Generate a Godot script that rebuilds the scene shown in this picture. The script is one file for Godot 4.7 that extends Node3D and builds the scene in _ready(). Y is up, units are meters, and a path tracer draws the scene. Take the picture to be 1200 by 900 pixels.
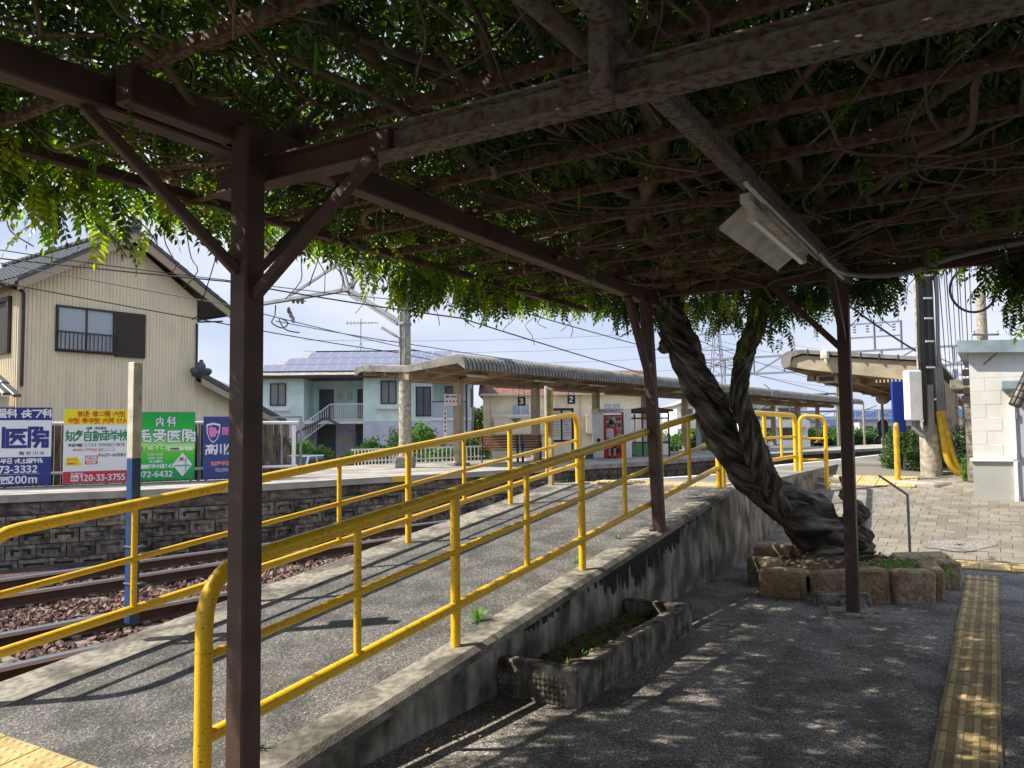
extends Node3D

# ---------------------------------------------------------------- mesh builder
class MB:
	var v := PackedVector3Array()
	var n := PackedVector3Array()
	var u := PackedVector2Array()
	var c := PackedColorArray()
	var i := PackedInt32Array()
	var xf := Transform3D()
	var col := Color(1, 1, 1)

	func _init(t := Transform3D()):
		xf = t

	func vert(p: Vector3, nn: Vector3, t := Vector2.ZERO) -> int:
		v.append(xf * p)
		n.append((xf.basis * nn).normalized())
		u.append(t)
		c.append(col)
		return v.size() - 1

	func poly(pts: Array, out: Vector3, uvs := []):
		# a flat fan whose front looks along out
		var nn: Vector3 = (pts[1] - pts[0]).cross(pts[2] - pts[0])
		if nn.length() < 1e-12 and pts.size() > 3:
			nn = (pts[2] - pts[0]).cross(pts[3] - pts[0])
		nn = nn.normalized()
		var flip := nn.dot(out) < 0.0
		if flip:
			nn = -nn
		var b := v.size()
		for k in pts.size():
			vert(pts[k], nn, uvs[k] if uvs.size() else Vector2.ZERO)
		for k in range(1, pts.size() - 1):
			if flip:
				i.append_array([b, b + k, b + k + 1])
			else:
				i.append_array([b, b + k + 1, b + k])

	func quad(a: Vector3, b: Vector3, cc: Vector3, d: Vector3, out: Vector3):
		poly([a, b, cc, d], out, [Vector2(0, 1), Vector2(1, 1), Vector2(1, 0), Vector2(0, 0)])

	func box(ctr: Vector3, s: Vector3, bas := Basis()):
		var h := s * 0.5
		for ax in 3:
			for sg in [-1.0, 1.0]:
				var d := Vector3.ZERO
				d[ax] = sg
				var e := Vector3.ZERO
				e[(ax + 1) % 3] = 1.0
				var f := Vector3.ZERO
				f[(ax + 2) % 3] = 1.0
				d *= h
				e *= h
				f *= h
				quad(ctr + bas * (d - e - f), ctr + bas * (d + e - f), ctr + bas * (d + e + f), ctr + bas * (d - e + f), bas * d)

	func cbox(ctr: Vector3, s: Vector3, bev: float, bas := Basis(), jit := 0.0, rng: RandomNumberGenerator = null):
		# a box with chamfered edges; jit moves the corners for rough stones
		var h := s * 0.5
		var P := {}
		for sx in [-1, 1]:
			for sy in [-1, 1]:
				for sz in [-1, 1]:
					var k := Vector3(sx, sy, sz)
					var off := Vector3.ZERO
					if jit > 0.0:
						off = Vector3(rng.randf_range(-jit, jit), rng.randf_range(-jit, jit), rng.randf_range(-jit, jit))
					for ax in 3:
						var q := k * (h - Vector3.ONE * bev)
						q[ax] = k[ax] * h[ax]
						P[[sx, sy, sz, ax]] = ctr + bas * (q + off)
		for ax in 3:
			var a1 := (ax + 1) % 3
			var a2 := (ax + 2) % 3
			for sg in [-1, 1]:
				var r := []
				for st in [[-1, -1], [1, -1], [1, 1], [-1, 1]]:
					var k := [0, 0, 0]
					k[ax] = sg
					k[a1] = st[0]
					k[a2] = st[1]
					r.append(P[[k[0], k[1], k[2], ax]])
				var d := Vector3.ZERO
				d[ax] = sg
				poly(r, bas * d)
			for s1 in [-1, 1]:
				for s2 in [-1, 1]:
					var k := [0, 0, 0]
					k[a1] = s1
					k[a2] = s2
					var k2 := k.duplicate()
					k[ax] = -1
					k2[ax] = 1
					var d := Vector3.ZERO
					d[a1] = s1
					d[a2] = s2
					poly([P[[k[0], k[1], k[2], a1]], P[[k2[0], k2[1], k2[2], a1]], P[[k2[0], k2[1], k2[2], a2]], P[[k[0], k[1], k[2], a2]]], bas * d)
		for sx in [-1, 1]:
			for sy in [-1, 1]:
				for sz in [-1, 1]:
					poly([P[[sx, sy, sz, 0]], P[[sx, sy, sz, 1]], P[[sx, sy, sz, 2]]], bas * Vector3(sx, sy, sz))

	func bar(a: Vector3, b: Vector3, w: float, h: float, bev := 0.0, up := Vector3.UP):
		# a box beam from a to b, w across and h high
		var z := (b - a).normalized()
		if absf(z.dot(up)) > 0.98:
			up = Vector3(0.3, 0, 1).normalized() if absf(z.y) > 0.98 else Vector3.UP
		var x := up.cross(z).normalized()
		var y := z.cross(x).normalized()
		var s := Vector3(w, h, (b - a).length())
		if bev > 0.0:
			cbox((a + b) * 0.5, s, bev, Basis(x, y, z))
		else:
			box((a + b) * 0.5, s, Basis(x, y, z))

	func ibeam(a: Vector3, b: Vector3, w: float, h: float, t: float, up := Vector3.UP):
		var z := (b - a).normalized()
		var x := up.cross(z).normalized()
		var y := z.cross(x).normalized()
		var bs := Basis(x, y, z)
		var m := (a + b) * 0.5
		var l := (b - a).length()
		cbox(m + y * (h - t) * 0.5, Vector3(w, t, l), t * 0.25, bs)
		cbox(m - y * (h - t) * 0.5, Vector3(w, t, l), t * 0.25, bs)
		box(m, Vector3(t, h - 2.0 * t - 0.002, l - 0.002), bs)

	func tube(pts: Array, rad, sides := 8, caps := true):
		var cnt := pts.size()
		var t0: Vector3 = (pts[1] - pts[0]).normalized()
		var x := t0.cross(Vector3.UP)
		if x.length() < 0.1:
			x = t0.cross(Vector3.RIGHT)
		x = x.normalized()
		var b := v.size()
		var along := 0.0
		for k in cnt:
			var t: Vector3
			if k == 0:
				t = t0
			elif k == cnt - 1:
				t = (pts[k] - pts[k - 1]).normalized()
			else:
				t = ((pts[k + 1] - pts[k]).normalized() + (pts[k] - pts[k - 1]).normalized()).normalized()
			x = (x - t * x.dot(t)).normalized()
			var y := t.cross(x)
			var r: float = rad[k] if rad is Array else rad
			if k > 0:
				along += (pts[k] - pts[k - 1]).length()
			for s in sides + 1:
				var an := TAU * s / sides
				var d := x * cos(an) + y * sin(an)
				vert(pts[k] + d * r, d, Vector2(float(s) / sides, along))
		for k in cnt - 1:
			for s in sides:
				var q := b + k * (sides + 1) + s
				var p := q + sides + 1
				i.append_array([q, p, q + 1, q + 1, p, p + 1])
		if caps:
			for e in 2:
				var k := 0 if e == 0 else cnt - 1
				var ring := []
				for s in sides:
					var w := b + k * (sides + 1) + s
					ring.append(xf.affine_inverse() * v[w])
				var out: Vector3 = (pts[0] - pts[1]) if e == 0 else (pts[cnt - 1] - pts[cnt - 2])
				poly(ring, out)

	func lathe(prof: Array, at: Vector3, sides := 16, bas := Basis()):
		# prof: Vector2(radius, height) from bottom to top
		var b := v.size()
		for k in prof.size():
			var p: Vector2 = prof[k]
			var d: Vector2
			if k == 0:
				d = prof[1] - prof[0]
			elif k == prof.size() - 1:
				d = prof[k] - prof[k - 1]
			else:
				d = prof[k + 1] - prof[k - 1]
			var nn := Vector2(d.y, -d.x).normalized()
			for s in sides + 1:
				var an := TAU * s / sides
				vert(at + bas * Vector3(cos(an) * p.x, p.y, sin(an) * p.x), bas * Vector3(cos(an) * nn.x, nn.y, sin(an) * nn.x), Vector2(float(s) / sides, p.y))
		for k in prof.size() - 1:
			for s in sides:
				var q := b + k * (sides + 1) + s
				var p := q + sides + 1
				i.append_array([q, q + 1, p, q + 1, p + 1, p])

	func cyl(a: Vector3, r: float, h: float, sides := 16):
		lathe([Vector2(0.0001, 0), Vector2(r, 0)], a, sides)
		lathe([Vector2(r, 0), Vector2(r, h)], a, sides)
		lathe([Vector2(r, h), Vector2(0.0001, h)], a, sides)

	func ball(ctr: Vector3, r: Vector3, sides := 12, rings := 8):
		var b := v.size()
		for k in rings + 1:
			var f := PI * k / rings - PI / 2
			for s in sides + 1:
				var an := TAU * s / sides
				var d := Vector3(cos(f) * cos(an), sin(f), cos(f) * sin(an))
				vert(ctr + d * r, d / r)
		for k in rings:
			for s in sides:
				var q := b + k * (sides + 1) + s
				var p := q + sides + 1
				i.append_array([q, q + 1, p, q + 1, p + 1, p])

	func extrude(pl: PackedVector2Array, z0: float, z1: float, bas := Basis(), org := Vector3.ZERO):
		# a 2D outline (x, y) pulled along z
		var tri := Geometry2D.triangulate_polygon(pl)
		var mid := Vector2.ZERO
		var area := 0.0
		for k in pl.size():
			mid += pl[k] / pl.size()
			area += pl[k].cross(pl[(k + 1) % pl.size()])
		for t in range(0, tri.size(), 3):
			for e in 2:
				var z := z0 if e == 0 else z1
				var q := []
				for k in 3:
					var p: Vector2 = pl[tri[t + k]]
					q.append(org + bas * Vector3(p.x, p.y, z))
				poly(q, bas * Vector3(0, 0, signf(z1 - z0) * (-1.0 if e == 0 else 1.0)))
		for k in pl.size():
			var a: Vector2 = pl[k]
			var b: Vector2 = pl[(k + 1) % pl.size()]
			var o := Vector2(b.y - a.y, a.x - b.x) * signf(area)
			quad(org + bas * Vector3(a.x, a.y, z0), org + bas * Vector3(b.x, b.y, z0), org + bas * Vector3(b.x, b.y, z1), org + bas * Vector3(a.x, a.y, z1), bas * Vector3(o.x, o.y, 0))

	func grid(nu: int, nv: int, f: Callable, up := Vector3.UP, flip := false):
		# a smooth sheet through f(u, v)
		var b := v.size()
		var pp := []
		for a in nu + 1:
			for d in nv + 1:
				pp.append(f.call(float(a) / nu, float(d) / nv))
		for a in nu + 1:
			for d in nv + 1:
				var k := a * (nv + 1) + d
				var du: Vector3 = pp[mini(a + 1, nu) * (nv + 1) + d] - pp[maxi(a - 1, 0) * (nv + 1) + d]
				var d1 := mini(d + 1, nv)
				var d0 := maxi(d - 1, 0)
				if up == Vector3.ZERO:
					d1 = d + 1 if d < nv else 1
					d0 = d - 1 if d > 0 else nv - 1
				var dv: Vector3 = pp[a * (nv + 1) + d1] - pp[a * (nv + 1) + d0]
				var nn := du.cross(dv).normalized()
				if up != Vector3.ZERO and nn.dot(up) < 0.0 or up == Vector3.ZERO and flip:
					nn = -nn
				vert(pp[k], nn, Vector2(float(a) / nu, float(d) / nv))
		for a in nu:
			for d in nv:
				var q := b + a * (nv + 1) + d
				var p := q + nv + 1
				var g: Vector3 = (pp[(a + 1) * (nv + 1) + d] - pp[a * (nv + 1) + d]).cross(pp[a * (nv + 1) + d + 1] - pp[a * (nv + 1) + d])
				var w := g.dot(up) > 0.0 if up != Vector3.ZERO else not flip
				if w:
					i.append_array([q, q + 1, p, q + 1, p + 1, p])
				else:
					i.append_array([q, p, q + 1, q + 1, p, p + 1])

	func mesh(m: Material) -> ArrayMesh:
		var arr := []
		arr.resize(Mesh.ARRAY_MAX)
		arr[Mesh.ARRAY_VERTEX] = v
		arr[Mesh.ARRAY_NORMAL] = n
		arr[Mesh.ARRAY_TEX_UV] = u
		arr[Mesh.ARRAY_COLOR] = c
		arr[Mesh.ARRAY_INDEX] = i
		var am := ArrayMesh.new()
		am.add_surface_from_arrays(Mesh.PRIMITIVE_TRIANGLES, arr)
		am.surface_set_material(0, m)
		return am

# ---------------------------------------------------------------- frame of the place
const TH := deg_to_rad(31.0)          # the ramp, the trellis and the platform run 31 degrees to the right of the view
var AN := Transform3D(Basis(Vector3.UP, -TH), Vector3.ZERO)   # local x = across, y = up, -z = along
var M := {}

func W(a: float, n: float, y: float) -> Vector3:
	return AN * Vector3(n, y, -a)

func L(a: float, n: float, y: float) -> Vector3:
	return Vector3(n, y, -a)

func mb(t := Transform3D()) -> MB:
	return MB.new(t)

func rg(s: int) -> RandomNumberGenerator:
	var r := RandomNumberGenerator.new()
	r.seed = s
	return r

func tag(o: Node3D, label: String, category: String, group := "", kind := ""):
	if label:
		o.set_meta("label", label)
	if category:
		o.set_meta("category", category)
	if group:
		o.set_meta("group", group)
	if kind:
		o.set_meta("kind", kind)

func thing(called: String, label: String, category: String, at := Vector3.ZERO, group := "", turn := 0.0) -> Node3D:
	var o := Node3D.new()
	o.name = called
	add_child(o, true)
	o.position = at
	o.rotation.y = turn
	tag(o, label, category, group)
	return o

func put(o: Node3D, called: String, mesh: Mesh, label := "", at := Vector3.ZERO) -> MeshInstance3D:
	var p := MeshInstance3D.new()
	p.mesh = mesh
	p.name = called
	o.add_child(p, true)
	p.position = at
	if label:
		p.set_meta("label", label)
	return p

func part(o: Node3D, called: String, b: MB, m: Material, label := "") -> MeshInstance3D:
	# the builder holds world coordinates: bring them to the thing's base
	var p := put(o, called, b.mesh(m), label)
	if o != self:
		p.transform = o.global_transform.affine_inverse()
	return p

func lpart(o: Node3D, called: String, b: MB, m: Material, label := "") -> MeshInstance3D:
	return put(o, called, b.mesh(m), label)

func struct(called: String, b: MB, m: Material, label := "", kind := "structure") -> MeshInstance3D:
	var p := put(self, called, b.mesh(m), label)
	p.set_meta("kind", kind)
	return p

# ---------------------------------------------------------------- materials
func ntex(type: int, freq: float, oct: int, cols: Array, offs: Array, sd := 1, size := 512, ret := 1) -> NoiseTexture2D:
	var f := FastNoiseLite.new()
	f.noise_type = type
	f.frequency = freq
	f.seed = sd
	f.fractal_octaves = oct
	f.fractal_type = FastNoiseLite.FRACTAL_FBM if oct > 1 else FastNoiseLite.FRACTAL_NONE
	f.cellular_return_type = ret
	var t := NoiseTexture2D.new()
	t.width = size
	t.height = size
	t.seamless = true
	t.noise = f
	if cols.size():
		var g := Gradient.new()
		g.offsets = PackedFloat32Array(offs)
		var pc := PackedColorArray()
		for k in cols:
			pc.append(Color(k[0], k[1], k[2]).linear_to_srgb())
		g.colors = pc
		t.color_ramp = g
	return t

func gray(a: float, b: float) -> Array:
	return [[a, a, a], [b, b, b]]

func mk(col: Array, rough: float, tex: Texture2D = null, sc := Vector3.ONE, det: Texture2D = null, dsc := Vector3.ONE, bump: Texture2D = null, cm := 0.0, metal := 0.0) -> StandardMaterial3D:
	var m := StandardMaterial3D.new()
	m.albedo_color = Color(col[0], col[1], col[2]).linear_to_srgb()
	m.roughness = rough
	m.metallic = metal
	if tex:
		m.albedo_texture = tex
	m.uv1_triplanar = true
	m.uv1_world_triplanar = true
	m.uv1_scale = sc
	if det:
		m.detail_enabled = true
		m.detail_albedo = det
		m.detail_blend_mode = BaseMaterial3D.BLEND_MODE_MUL
		m.detail_uv_layer = BaseMaterial3D.DETAIL_UV_2
		m.uv2_triplanar = true
		m.uv2_world_triplanar = true
		m.uv2_scale = dsc
	if bump:
		m.heightmap_enabled = true
		m.heightmap_texture = bump
		m.heightmap_scale = cm
	return m

func plain(col: Array, rough := 0.6, metal := 0.0) -> StandardMaterial3D:
	var m := StandardMaterial3D.new()
	m.albedo_color = Color(col[0], col[1], col[2]).linear_to_srgb()
	m.roughness = rough
	m.metallic = metal
	return m

func s3(k: float) -> Vector3:
	return Vector3(k, k, k)

func materials():
	var FB := FastNoiseLite.TYPE_SIMPLEX_SMOOTH
	var CE := FastNoiseLite.TYPE_CELLULAR
	var blot := ntex(FB, 0.008, 5, gray(0.62, 1.12), [0.25, 0.75], 3)
	var soft := ntex(FB, 0.008, 4, gray(0.88, 1.05), [0.25, 0.75], 33)
	var stain := ntex(FB, 0.007, 6, gray(0.55, 1.18), [0.28, 0.7], 37, 1024)
	var blot2 := ntex(FB, 0.012, 5, gray(0.35, 1.05), [0.3, 0.6], 8)
	var fine := ntex(FB, 0.09, 3, gray(0.75, 1.15), [0.2, 0.8], 5)
	var streak := ntex(FB, 0.012, 5, gray(0.3, 1.1), [0.3, 0.68], 11)
	var streak2 := ntex(FB, 0.012, 5, gray(0.55, 1.1), [0.3, 0.68], 11)
	var cellb := ntex(CE, 0.07, 1, [], [], 4, 512, 2)
	var grain := ntex(FB, 0.15, 2, [], [], 6)
	# asphalt: stones of several greys in a dark binder
	var asph := ntex(CE, 0.11, 1, [[0.032, 0.032, 0.033], [0.055, 0.054, 0.053], [0.078, 0.077, 0.075], [0.12, 0.118, 0.114], [0.26, 0.255, 0.245]], [0.0, 0.35, 0.6, 0.88, 1.0], 2, 1024, 0)
	M.asphalt = mk([2.9, 2.76, 2.58], 0.92, asph, s3(1.25), stain, s3(0.23), cellb, 0.8)
	M.ramp_asphalt = mk([1.62, 1.6, 1.6], 0.93, asph, s3(1.2), stain, s3(0.31), cellb, 0.8)
	M.platform_asphalt = mk([0.27, 0.26, 0.245], 0.93, fine, s3(1.2), blot, s3(0.15), grain, 0.3)
	var conc := ntex(FB, 0.02, 6, [[0.16, 0.152, 0.135], [0.26, 0.25, 0.225], [0.34, 0.33, 0.30]], [0.2, 0.5, 0.8], 21)
	M.island_top = mk([0.42, 0.395, 0.35], 0.93, fine, s3(1.2), blot, s3(0.15), grain, 0.3)
	M.concrete = mk([1.0, 1.0, 1.0], 0.92, conc, s3(0.9), fine, s3(2.2), grain, 0.3)
	M.curb = mk([1.0, 0.98, 0.92], 0.92, conc, s3(1.3), blot2, s3(0.33), grain, 0.4)
	var wallc := ntex(FB, 0.014, 6, [[0.045, 0.042, 0.034], [0.11, 0.10, 0.082], [0.2, 0.185, 0.16], [0.27, 0.255, 0.225]], [0.22, 0.42, 0.58, 0.8], 31)
	M.mossy = mk([1.5, 1.45, 1.36], 0.95, wallc, Vector3(0.5, 0.32, 0.5), streak2, Vector3(1.7, 0.22, 1.7), grain, 0.5)
	M.moss = mk([0.06, 0.056, 0.036], 1.0, fine, s3(4.0), null, s3(1.0), grain, 1.5)
	M.planter = mk([1.15, 1.1, 1.0], 0.95, wallc, s3(0.8), streak, Vector3(2.2, 0.5, 2.2), grain, 0.6)
	var blockt := ntex(FB, 0.02, 5, [[0.09, 0.08, 0.068], [0.2, 0.18, 0.15], [0.32, 0.295, 0.25]], [0.25, 0.5, 0.8], 41)
	M.block = mk([1.0, 1.0, 1.0], 0.95, blockt, s3(0.8), blot2, s3(0.5), grain, 0.4)
	M.block2 = mk([0.72, 0.7, 0.68], 0.95, blockt, s3(0.9), blot2, s3(0.45), grain, 0.4)
	M.block3 = mk([1.3, 1.25, 1.15], 0.95, blockt, s3(0.7), blot, s3(0.6), grain, 0.4)
	M.block3.albedo_color = Color(1.12, 1.1, 1.06)
	M.joint = plain([0.05, 0.045, 0.04], 1.0)
	M.paver_joint = mk([0.2, 0.18, 0.147], 1.0, fine, s3(2.0))
	M.edge = mk([0.44, 0.42, 0.37], 0.9, fine, s3(1.4), blot, s3(0.5))
	# steel of the trellis: brown paint, and grey paint eaten by rust
	M.brown = mk([0.105, 0.056, 0.044], 0.55, fine, s3(1.6), blot, s3(0.7), grain, 0.12)
	var rust := ntex(FB, 0.04, 5, [[0.09, 0.038, 0.018], [0.15, 0.07, 0.032], [0.15, 0.12, 0.092], [0.17, 0.16, 0.145], [0.2, 0.2, 0.19]], [0.22, 0.34, 0.4, 0.55, 0.85], 51)
	M.rust = mk([1.0, 1.0, 1.0], 0.8, rust, s3(1.1), fine, s3(3.0), grain, 0.2)
	var rust2 := ntex(FB, 0.03, 5, [[0.075, 0.034, 0.017], [0.14, 0.068, 0.034], [0.17, 0.115, 0.075], [0.16, 0.155, 0.145]], [0.3, 0.48, 0.6, 0.75], 55)
	M.rust2 = mk([0.9, 0.88, 0.85], 0.85, rust2, Vector3(1.5, 1.0, 1.5), fine, s3(3.0), grain, 0.25)
	var yel := ntex(FB, 0.03, 5, [[0.14, 0.05, 0.01], [0.55, 0.29, 0.014], [0.9, 0.53, 0.012], [0.93, 0.57, 0.014]], [0.16, 0.2, 0.235, 0.7], 61)
	M.yellow = mk([1.0, 1.0, 1.0], 0.38, yel, s3(1.9), fine, s3(2.0))
	M.yellow_plain = mk([0.74, 0.46, 0.02], 0.45, fine, s3(3.0))
	M.tactile = mk([0.74, 0.56, 0.26], 0.85, fine, s3(3.0), blot, s3(0.8), grain, 0.2)
	M.tactile2 = mk([0.66, 0.51, 0.26], 0.85, fine, s3(3.0), blot, s3(0.9), grain, 0.2)
	var pav := ntex(FB, 0.05, 4, [[0.215, 0.19, 0.152], [0.255, 0.23, 0.188], [0.285, 0.26, 0.217]], [0.25, 0.5, 0.8], 71)
	M.paver = mk([1.0, 1.0, 1.0], 0.9, pav, s3(1.0), blot, s3(0.3), grain, 0.3)
	M.paver2 = mk([0.97, 0.965, 0.96], 0.9, pav, s3(1.2), blot, s3(0.25), grain, 0.3)
	M.earth = mk([0.14, 0.12, 0.085], 1.0, fine, s3(0.7), blot2, s3(0.1))
	M.tactile.vertex_color_use_as_albedo = true
	M.tactile2.vertex_color_use_as_albedo = true
	M.soil = mk([0.3, 0.22, 0.13], 1.0, fine, s3(5.0), blot2, s3(1.8), cellb, 2.0)
	M.stone = mk([1.75, 1.3, 0.86], 0.95, conc, s3(2.2), blot, s3(1.1), grain, 0.8)
	M.stone2 = mk([2.0, 1.6, 1.15], 0.95, conc, s3(1.9), blot, s3(1.3), grain, 0.8)
	M.stone_gray = mk([1.3, 1.3, 1.22], 0.95, conc, s3(2.0), blot2, s3(1.0), grain, 0.5)
	var bal := ntex(CE, 0.06, 1, [[0.05, 0.034, 0.03], [0.11, 0.07, 0.058], [0.19, 0.135, 0.115]], [0.1, 0.5, 0.95], 81, 512, 0)
	M.ballast = mk([1.0, 1.0, 1.0], 0.95, bal, s3(1.6), blot, s3(0.4), cellb, 2.0)
	M.rock1 = mk([0.2, 0.115, 0.095], 0.95, fine, s3(3.0))
	M.rock2 = mk([0.14, 0.082, 0.07], 0.95, fine, s3(3.0))
	M.rock3 = mk([0.29, 0.2, 0.17], 0.95, fine, s3(3.0))
	M.railtop = plain([0.5, 0.5, 0.52], 0.28, 0.9)
	M.railrust = mk([0.085, 0.05, 0.035], 0.9, fine, s3(2.5), blot, s3(0.8))
	M.sleeper = mk([0.26, 0.22, 0.18], 0.95, fine, s3(2.0), blot2, s3(0.9))
	var barkt := ntex(FB, 0.02, 6, [[0.03, 0.024, 0.019], [0.075, 0.062, 0.05], [0.13, 0.115, 0.096], [0.23, 0.22, 0.19]], [0.25, 0.42, 0.62, 0.85], 91)
	M.bark = mk([1.0, 1.0, 1.0], 1.0, barkt, Vector3(0.5, 1.0, 1.0), null, s3(1.0), ntex(FB, 0.03, 5, [], [], 92), 0.5)
	M.bark.uv1_triplanar = false
	M.bark_small = mk([0.14, 0.11, 0.085], 1.0, fine, s3(4.0), blot, s3(1.0))
	M.lichen = mk([0.24, 0.245, 0.19], 1.0, fine, s3(5.0), blot, s3(2.0))
	M.twig = mk([0.2, 0.145, 0.095], 1.0, fine, s3(4.0), blot, s3(1.0))
	M.galv = mk([0.34, 0.36, 0.38], 0.5, fine, s3(2.0), blot, s3(0.5), null, 0.0, 0.3)
	M.white_plastic = mk([0.8, 0.8, 0.78], 0.5, null, s3(2.0), soft, s3(0.8))
	M.lamp_white = mk([0.78, 0.75, 0.68], 0.6, null, s3(3.0), blot, s3(0.9))
	M.tube_glass = plain([0.8, 0.8, 0.77], 0.2)
	M.black = plain([0.012, 0.012, 0.013], 0.5)
	M.wire = plain([0.02, 0.02, 0.022], 0.6)
	M.wire_pale = plain([0.16, 0.17, 0.19], 0.6)
	M.pole = mk([1.5, 1.42, 1.26], 0.9, conc, s3(0.8), fine, s3(2.0))
	M.siding = mk([0.86, 0.77, 0.57], 0.7, fine, s3(0.7), streak, Vector3(0.7, 0.08, 0.7))
	M.siding.detail_albedo = ntex(FB, 0.01, 4, gray(0.9, 1.03), [0.3, 0.6], 14)
	M.barge = mk([0.43, 0.35, 0.25], 0.8, fine, s3(1.0))
	M.tile = mk([0.085, 0.1, 0.115], 0.5, fine, s3(2.0), blot, s3(0.6))
	M.dark_brown = plain([0.035, 0.024, 0.02], 0.5)
	M.glass = plain([0.32, 0.37, 0.42], 0.06)
	M.glass.metallic_specular = 0.9
	M.glass_dark = plain([0.05, 0.06, 0.07], 0.06)
	M.glass_mid = plain([0.2, 0.22, 0.24], 0.08)
	M.curtain = plain([0.6, 0.62, 0.62], 0.9)
	M.mint = mk([0.72, 0.9, 0.86], 0.8, null, s3(0.8), soft, s3(0.2))
	M.lilac = mk([0.6, 0.6, 0.74], 0.8, null, s3(0.8), soft, s3(0.2))
	M.slate = mk([0.42, 0.39, 0.36], 0.8, fine, s3(1.0), blot, s3(0.3))
	M.solar = plain([0.2, 0.21, 0.3], 0.22, 0.1)
	M.solar_line = plain([0.5, 0.52, 0.58], 0.4, 0.3)
	M.door_dark = plain([0.075, 0.075, 0.095], 0.5)
	M.cream = mk([0.86, 0.74, 0.53], 0.85, null, s3(0.8), soft, s3(0.2))
	M.cream2 = mk([0.8, 0.65, 0.44], 0.85, null, s3(0.8), soft, s3(0.2))
	M.white_paint = mk([0.82, 0.82, 0.8], 0.7, null, s3(1.0), soft, s3(0.3))
	M.red_roof = mk([0.26, 0.12, 0.1], 0.85, fine, s3(1.0), blot, s3(0.4))
	M.corr = mk([0.25, 0.24, 0.225], 0.9, null, s3(1.0), ntex(FB, 0.012, 5, gray(0.6, 1.1), [0.3, 0.65], 15), s3(0.5))
	# dirt lies in the furrows of the corrugated sheet
	var fur := GradientTexture2D.new()
	fur.width = 32
	fur.height = 4
	var fg := Gradient.new()
	fg.offsets = PackedFloat32Array([0.0, 0.25, 0.5, 0.68, 0.82, 1.0])
	fg.colors = PackedColorArray([Color(0.75, 0.75, 0.74), Color(0.8, 0.8, 0.79), Color(0.7, 0.7, 0.69), Color(0.42, 0.41, 0.4), Color(0.36, 0.35, 0.34), Color(0.75, 0.75, 0.74)])
	fur.gradient = fg
	M.corr_sheet = mk([0.44, 0.43, 0.4], 0.9, fur, Vector3(140, 1, 1), ntex(FB, 0.012, 5, gray(0.6, 1.1), [0.3, 0.65], 15), s3(0.5))
	M.corr_sheet.uv1_triplanar = false
	M.beam_tan = mk([0.4, 0.3, 0.19], 0.8, fine, s3(1.0), blot, s3(0.5))
	M.beam_light = mk([0.5, 0.42, 0.3], 0.8, fine, s3(1.0), blot, s3(0.5))
	M.underside = mk([0.34, 0.24, 0.14], 0.9, fine, s3(1.0), blot, s3(0.3))
	M.blue_paint = mk([0.02, 0.075, 0.24], 0.45, fine, s3(3.0), blot, s3(1.5))
	M.post_beige = mk([0.76, 0.73, 0.62], 0.6, fine, s3(3.0), blot, s3(1.5))
	M.post_yellow = mk([0.46, 0.38, 0.15], 0.6, fine, s3(3.0), blot, s3(1.5))
	M.bluepanel = plain([0.01, 0.05, 0.42], 0.4)
	M.cb = mk([0.64, 0.63, 0.61], 0.9, null, s3(1.5), soft, s3(0.5), grain, 0.15)
	M.plinth = mk([0.4, 0.4, 0.38], 0.9, null, s3(1.5), soft, s3(0.7), grain, 0.15)
	M.cb_gray = mk([1.0, 0.97, 0.9], 0.95, conc, s3(1.0), blot2, s3(0.5))
	M.pale_blue = mk([0.3, 0.38, 0.42], 0.6, fine, s3(1.0), blot, s3(0.5))
	M.door_gray = mk([0.44, 0.47, 0.5], 0.5, fine, s3(1.0))
	M.guard = mk([0.72, 0.45, 0.02], 0.4, fine, s3(3.0), blot, s3(1.0))
	M.pvc = mk([0.2, 0.2, 0.2], 0.5, fine, s3(2.0))
	M.car_paint = plain([0.72, 0.73, 0.75], 0.25)
	M.car_paint.clearcoat_enabled = true
	M.car_paint.clearcoat = 0.6
	M.rubber = plain([0.015, 0.015, 0.015], 0.9)
	M.wood = mk([0.22, 0.075, 0.035], 0.6, ntex(FB, 0.02, 5, gray(0.6, 1.1), [0.3, 0.7], 18), Vector3(0.6, 3, 3))
	M.iron = plain([0.02, 0.02, 0.022], 0.5)
	M.red = plain([0.5, 0.02, 0.02], 0.4)
	M.fence_dark = mk([0.2, 0.155, 0.11], 0.9, fine, s3(1.0), streak, Vector3(1.5, 0.3, 1.5))
	M.skin = plain([0.42, 0.25, 0.17], 0.6)
	M.shirt = plain([0.5, 0.015, 0.03], 0.85)
	M.cloth_dark = plain([0.025, 0.025, 0.03], 0.9)
	M.cloth_gray = plain([0.45, 0.46, 0.48], 0.85)
	M.hair = plain([0.01, 0.008, 0.007], 0.6)
	M.straw = plain([0.42, 0.36, 0.2], 0.9)
	# leaves let light through
	M.leaf = []
	for k in [[0.048, 0.078, 0.018, 0.34, 0.46, 0.05], [0.062, 0.098, 0.02, 0.42, 0.54, 0.06], [0.036, 0.06, 0.017, 0.28, 0.38, 0.05]]:
		var lf := plain([k[0], k[1], k[2]], 0.45)
		lf.backlight_enabled = true
		lf.backlight = Color(k[3], k[4], k[5])
		M.leaf.append(lf)
	# rim leaves: a sunlit copy, brightness put into colour and backlight
	M.lit_rim = []
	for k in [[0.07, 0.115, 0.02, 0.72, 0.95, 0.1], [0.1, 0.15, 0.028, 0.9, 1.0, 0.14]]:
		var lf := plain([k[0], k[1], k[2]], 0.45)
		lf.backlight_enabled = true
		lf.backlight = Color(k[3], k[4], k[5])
		M.lit_rim.append(lf)
	M.bush = []
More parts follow.
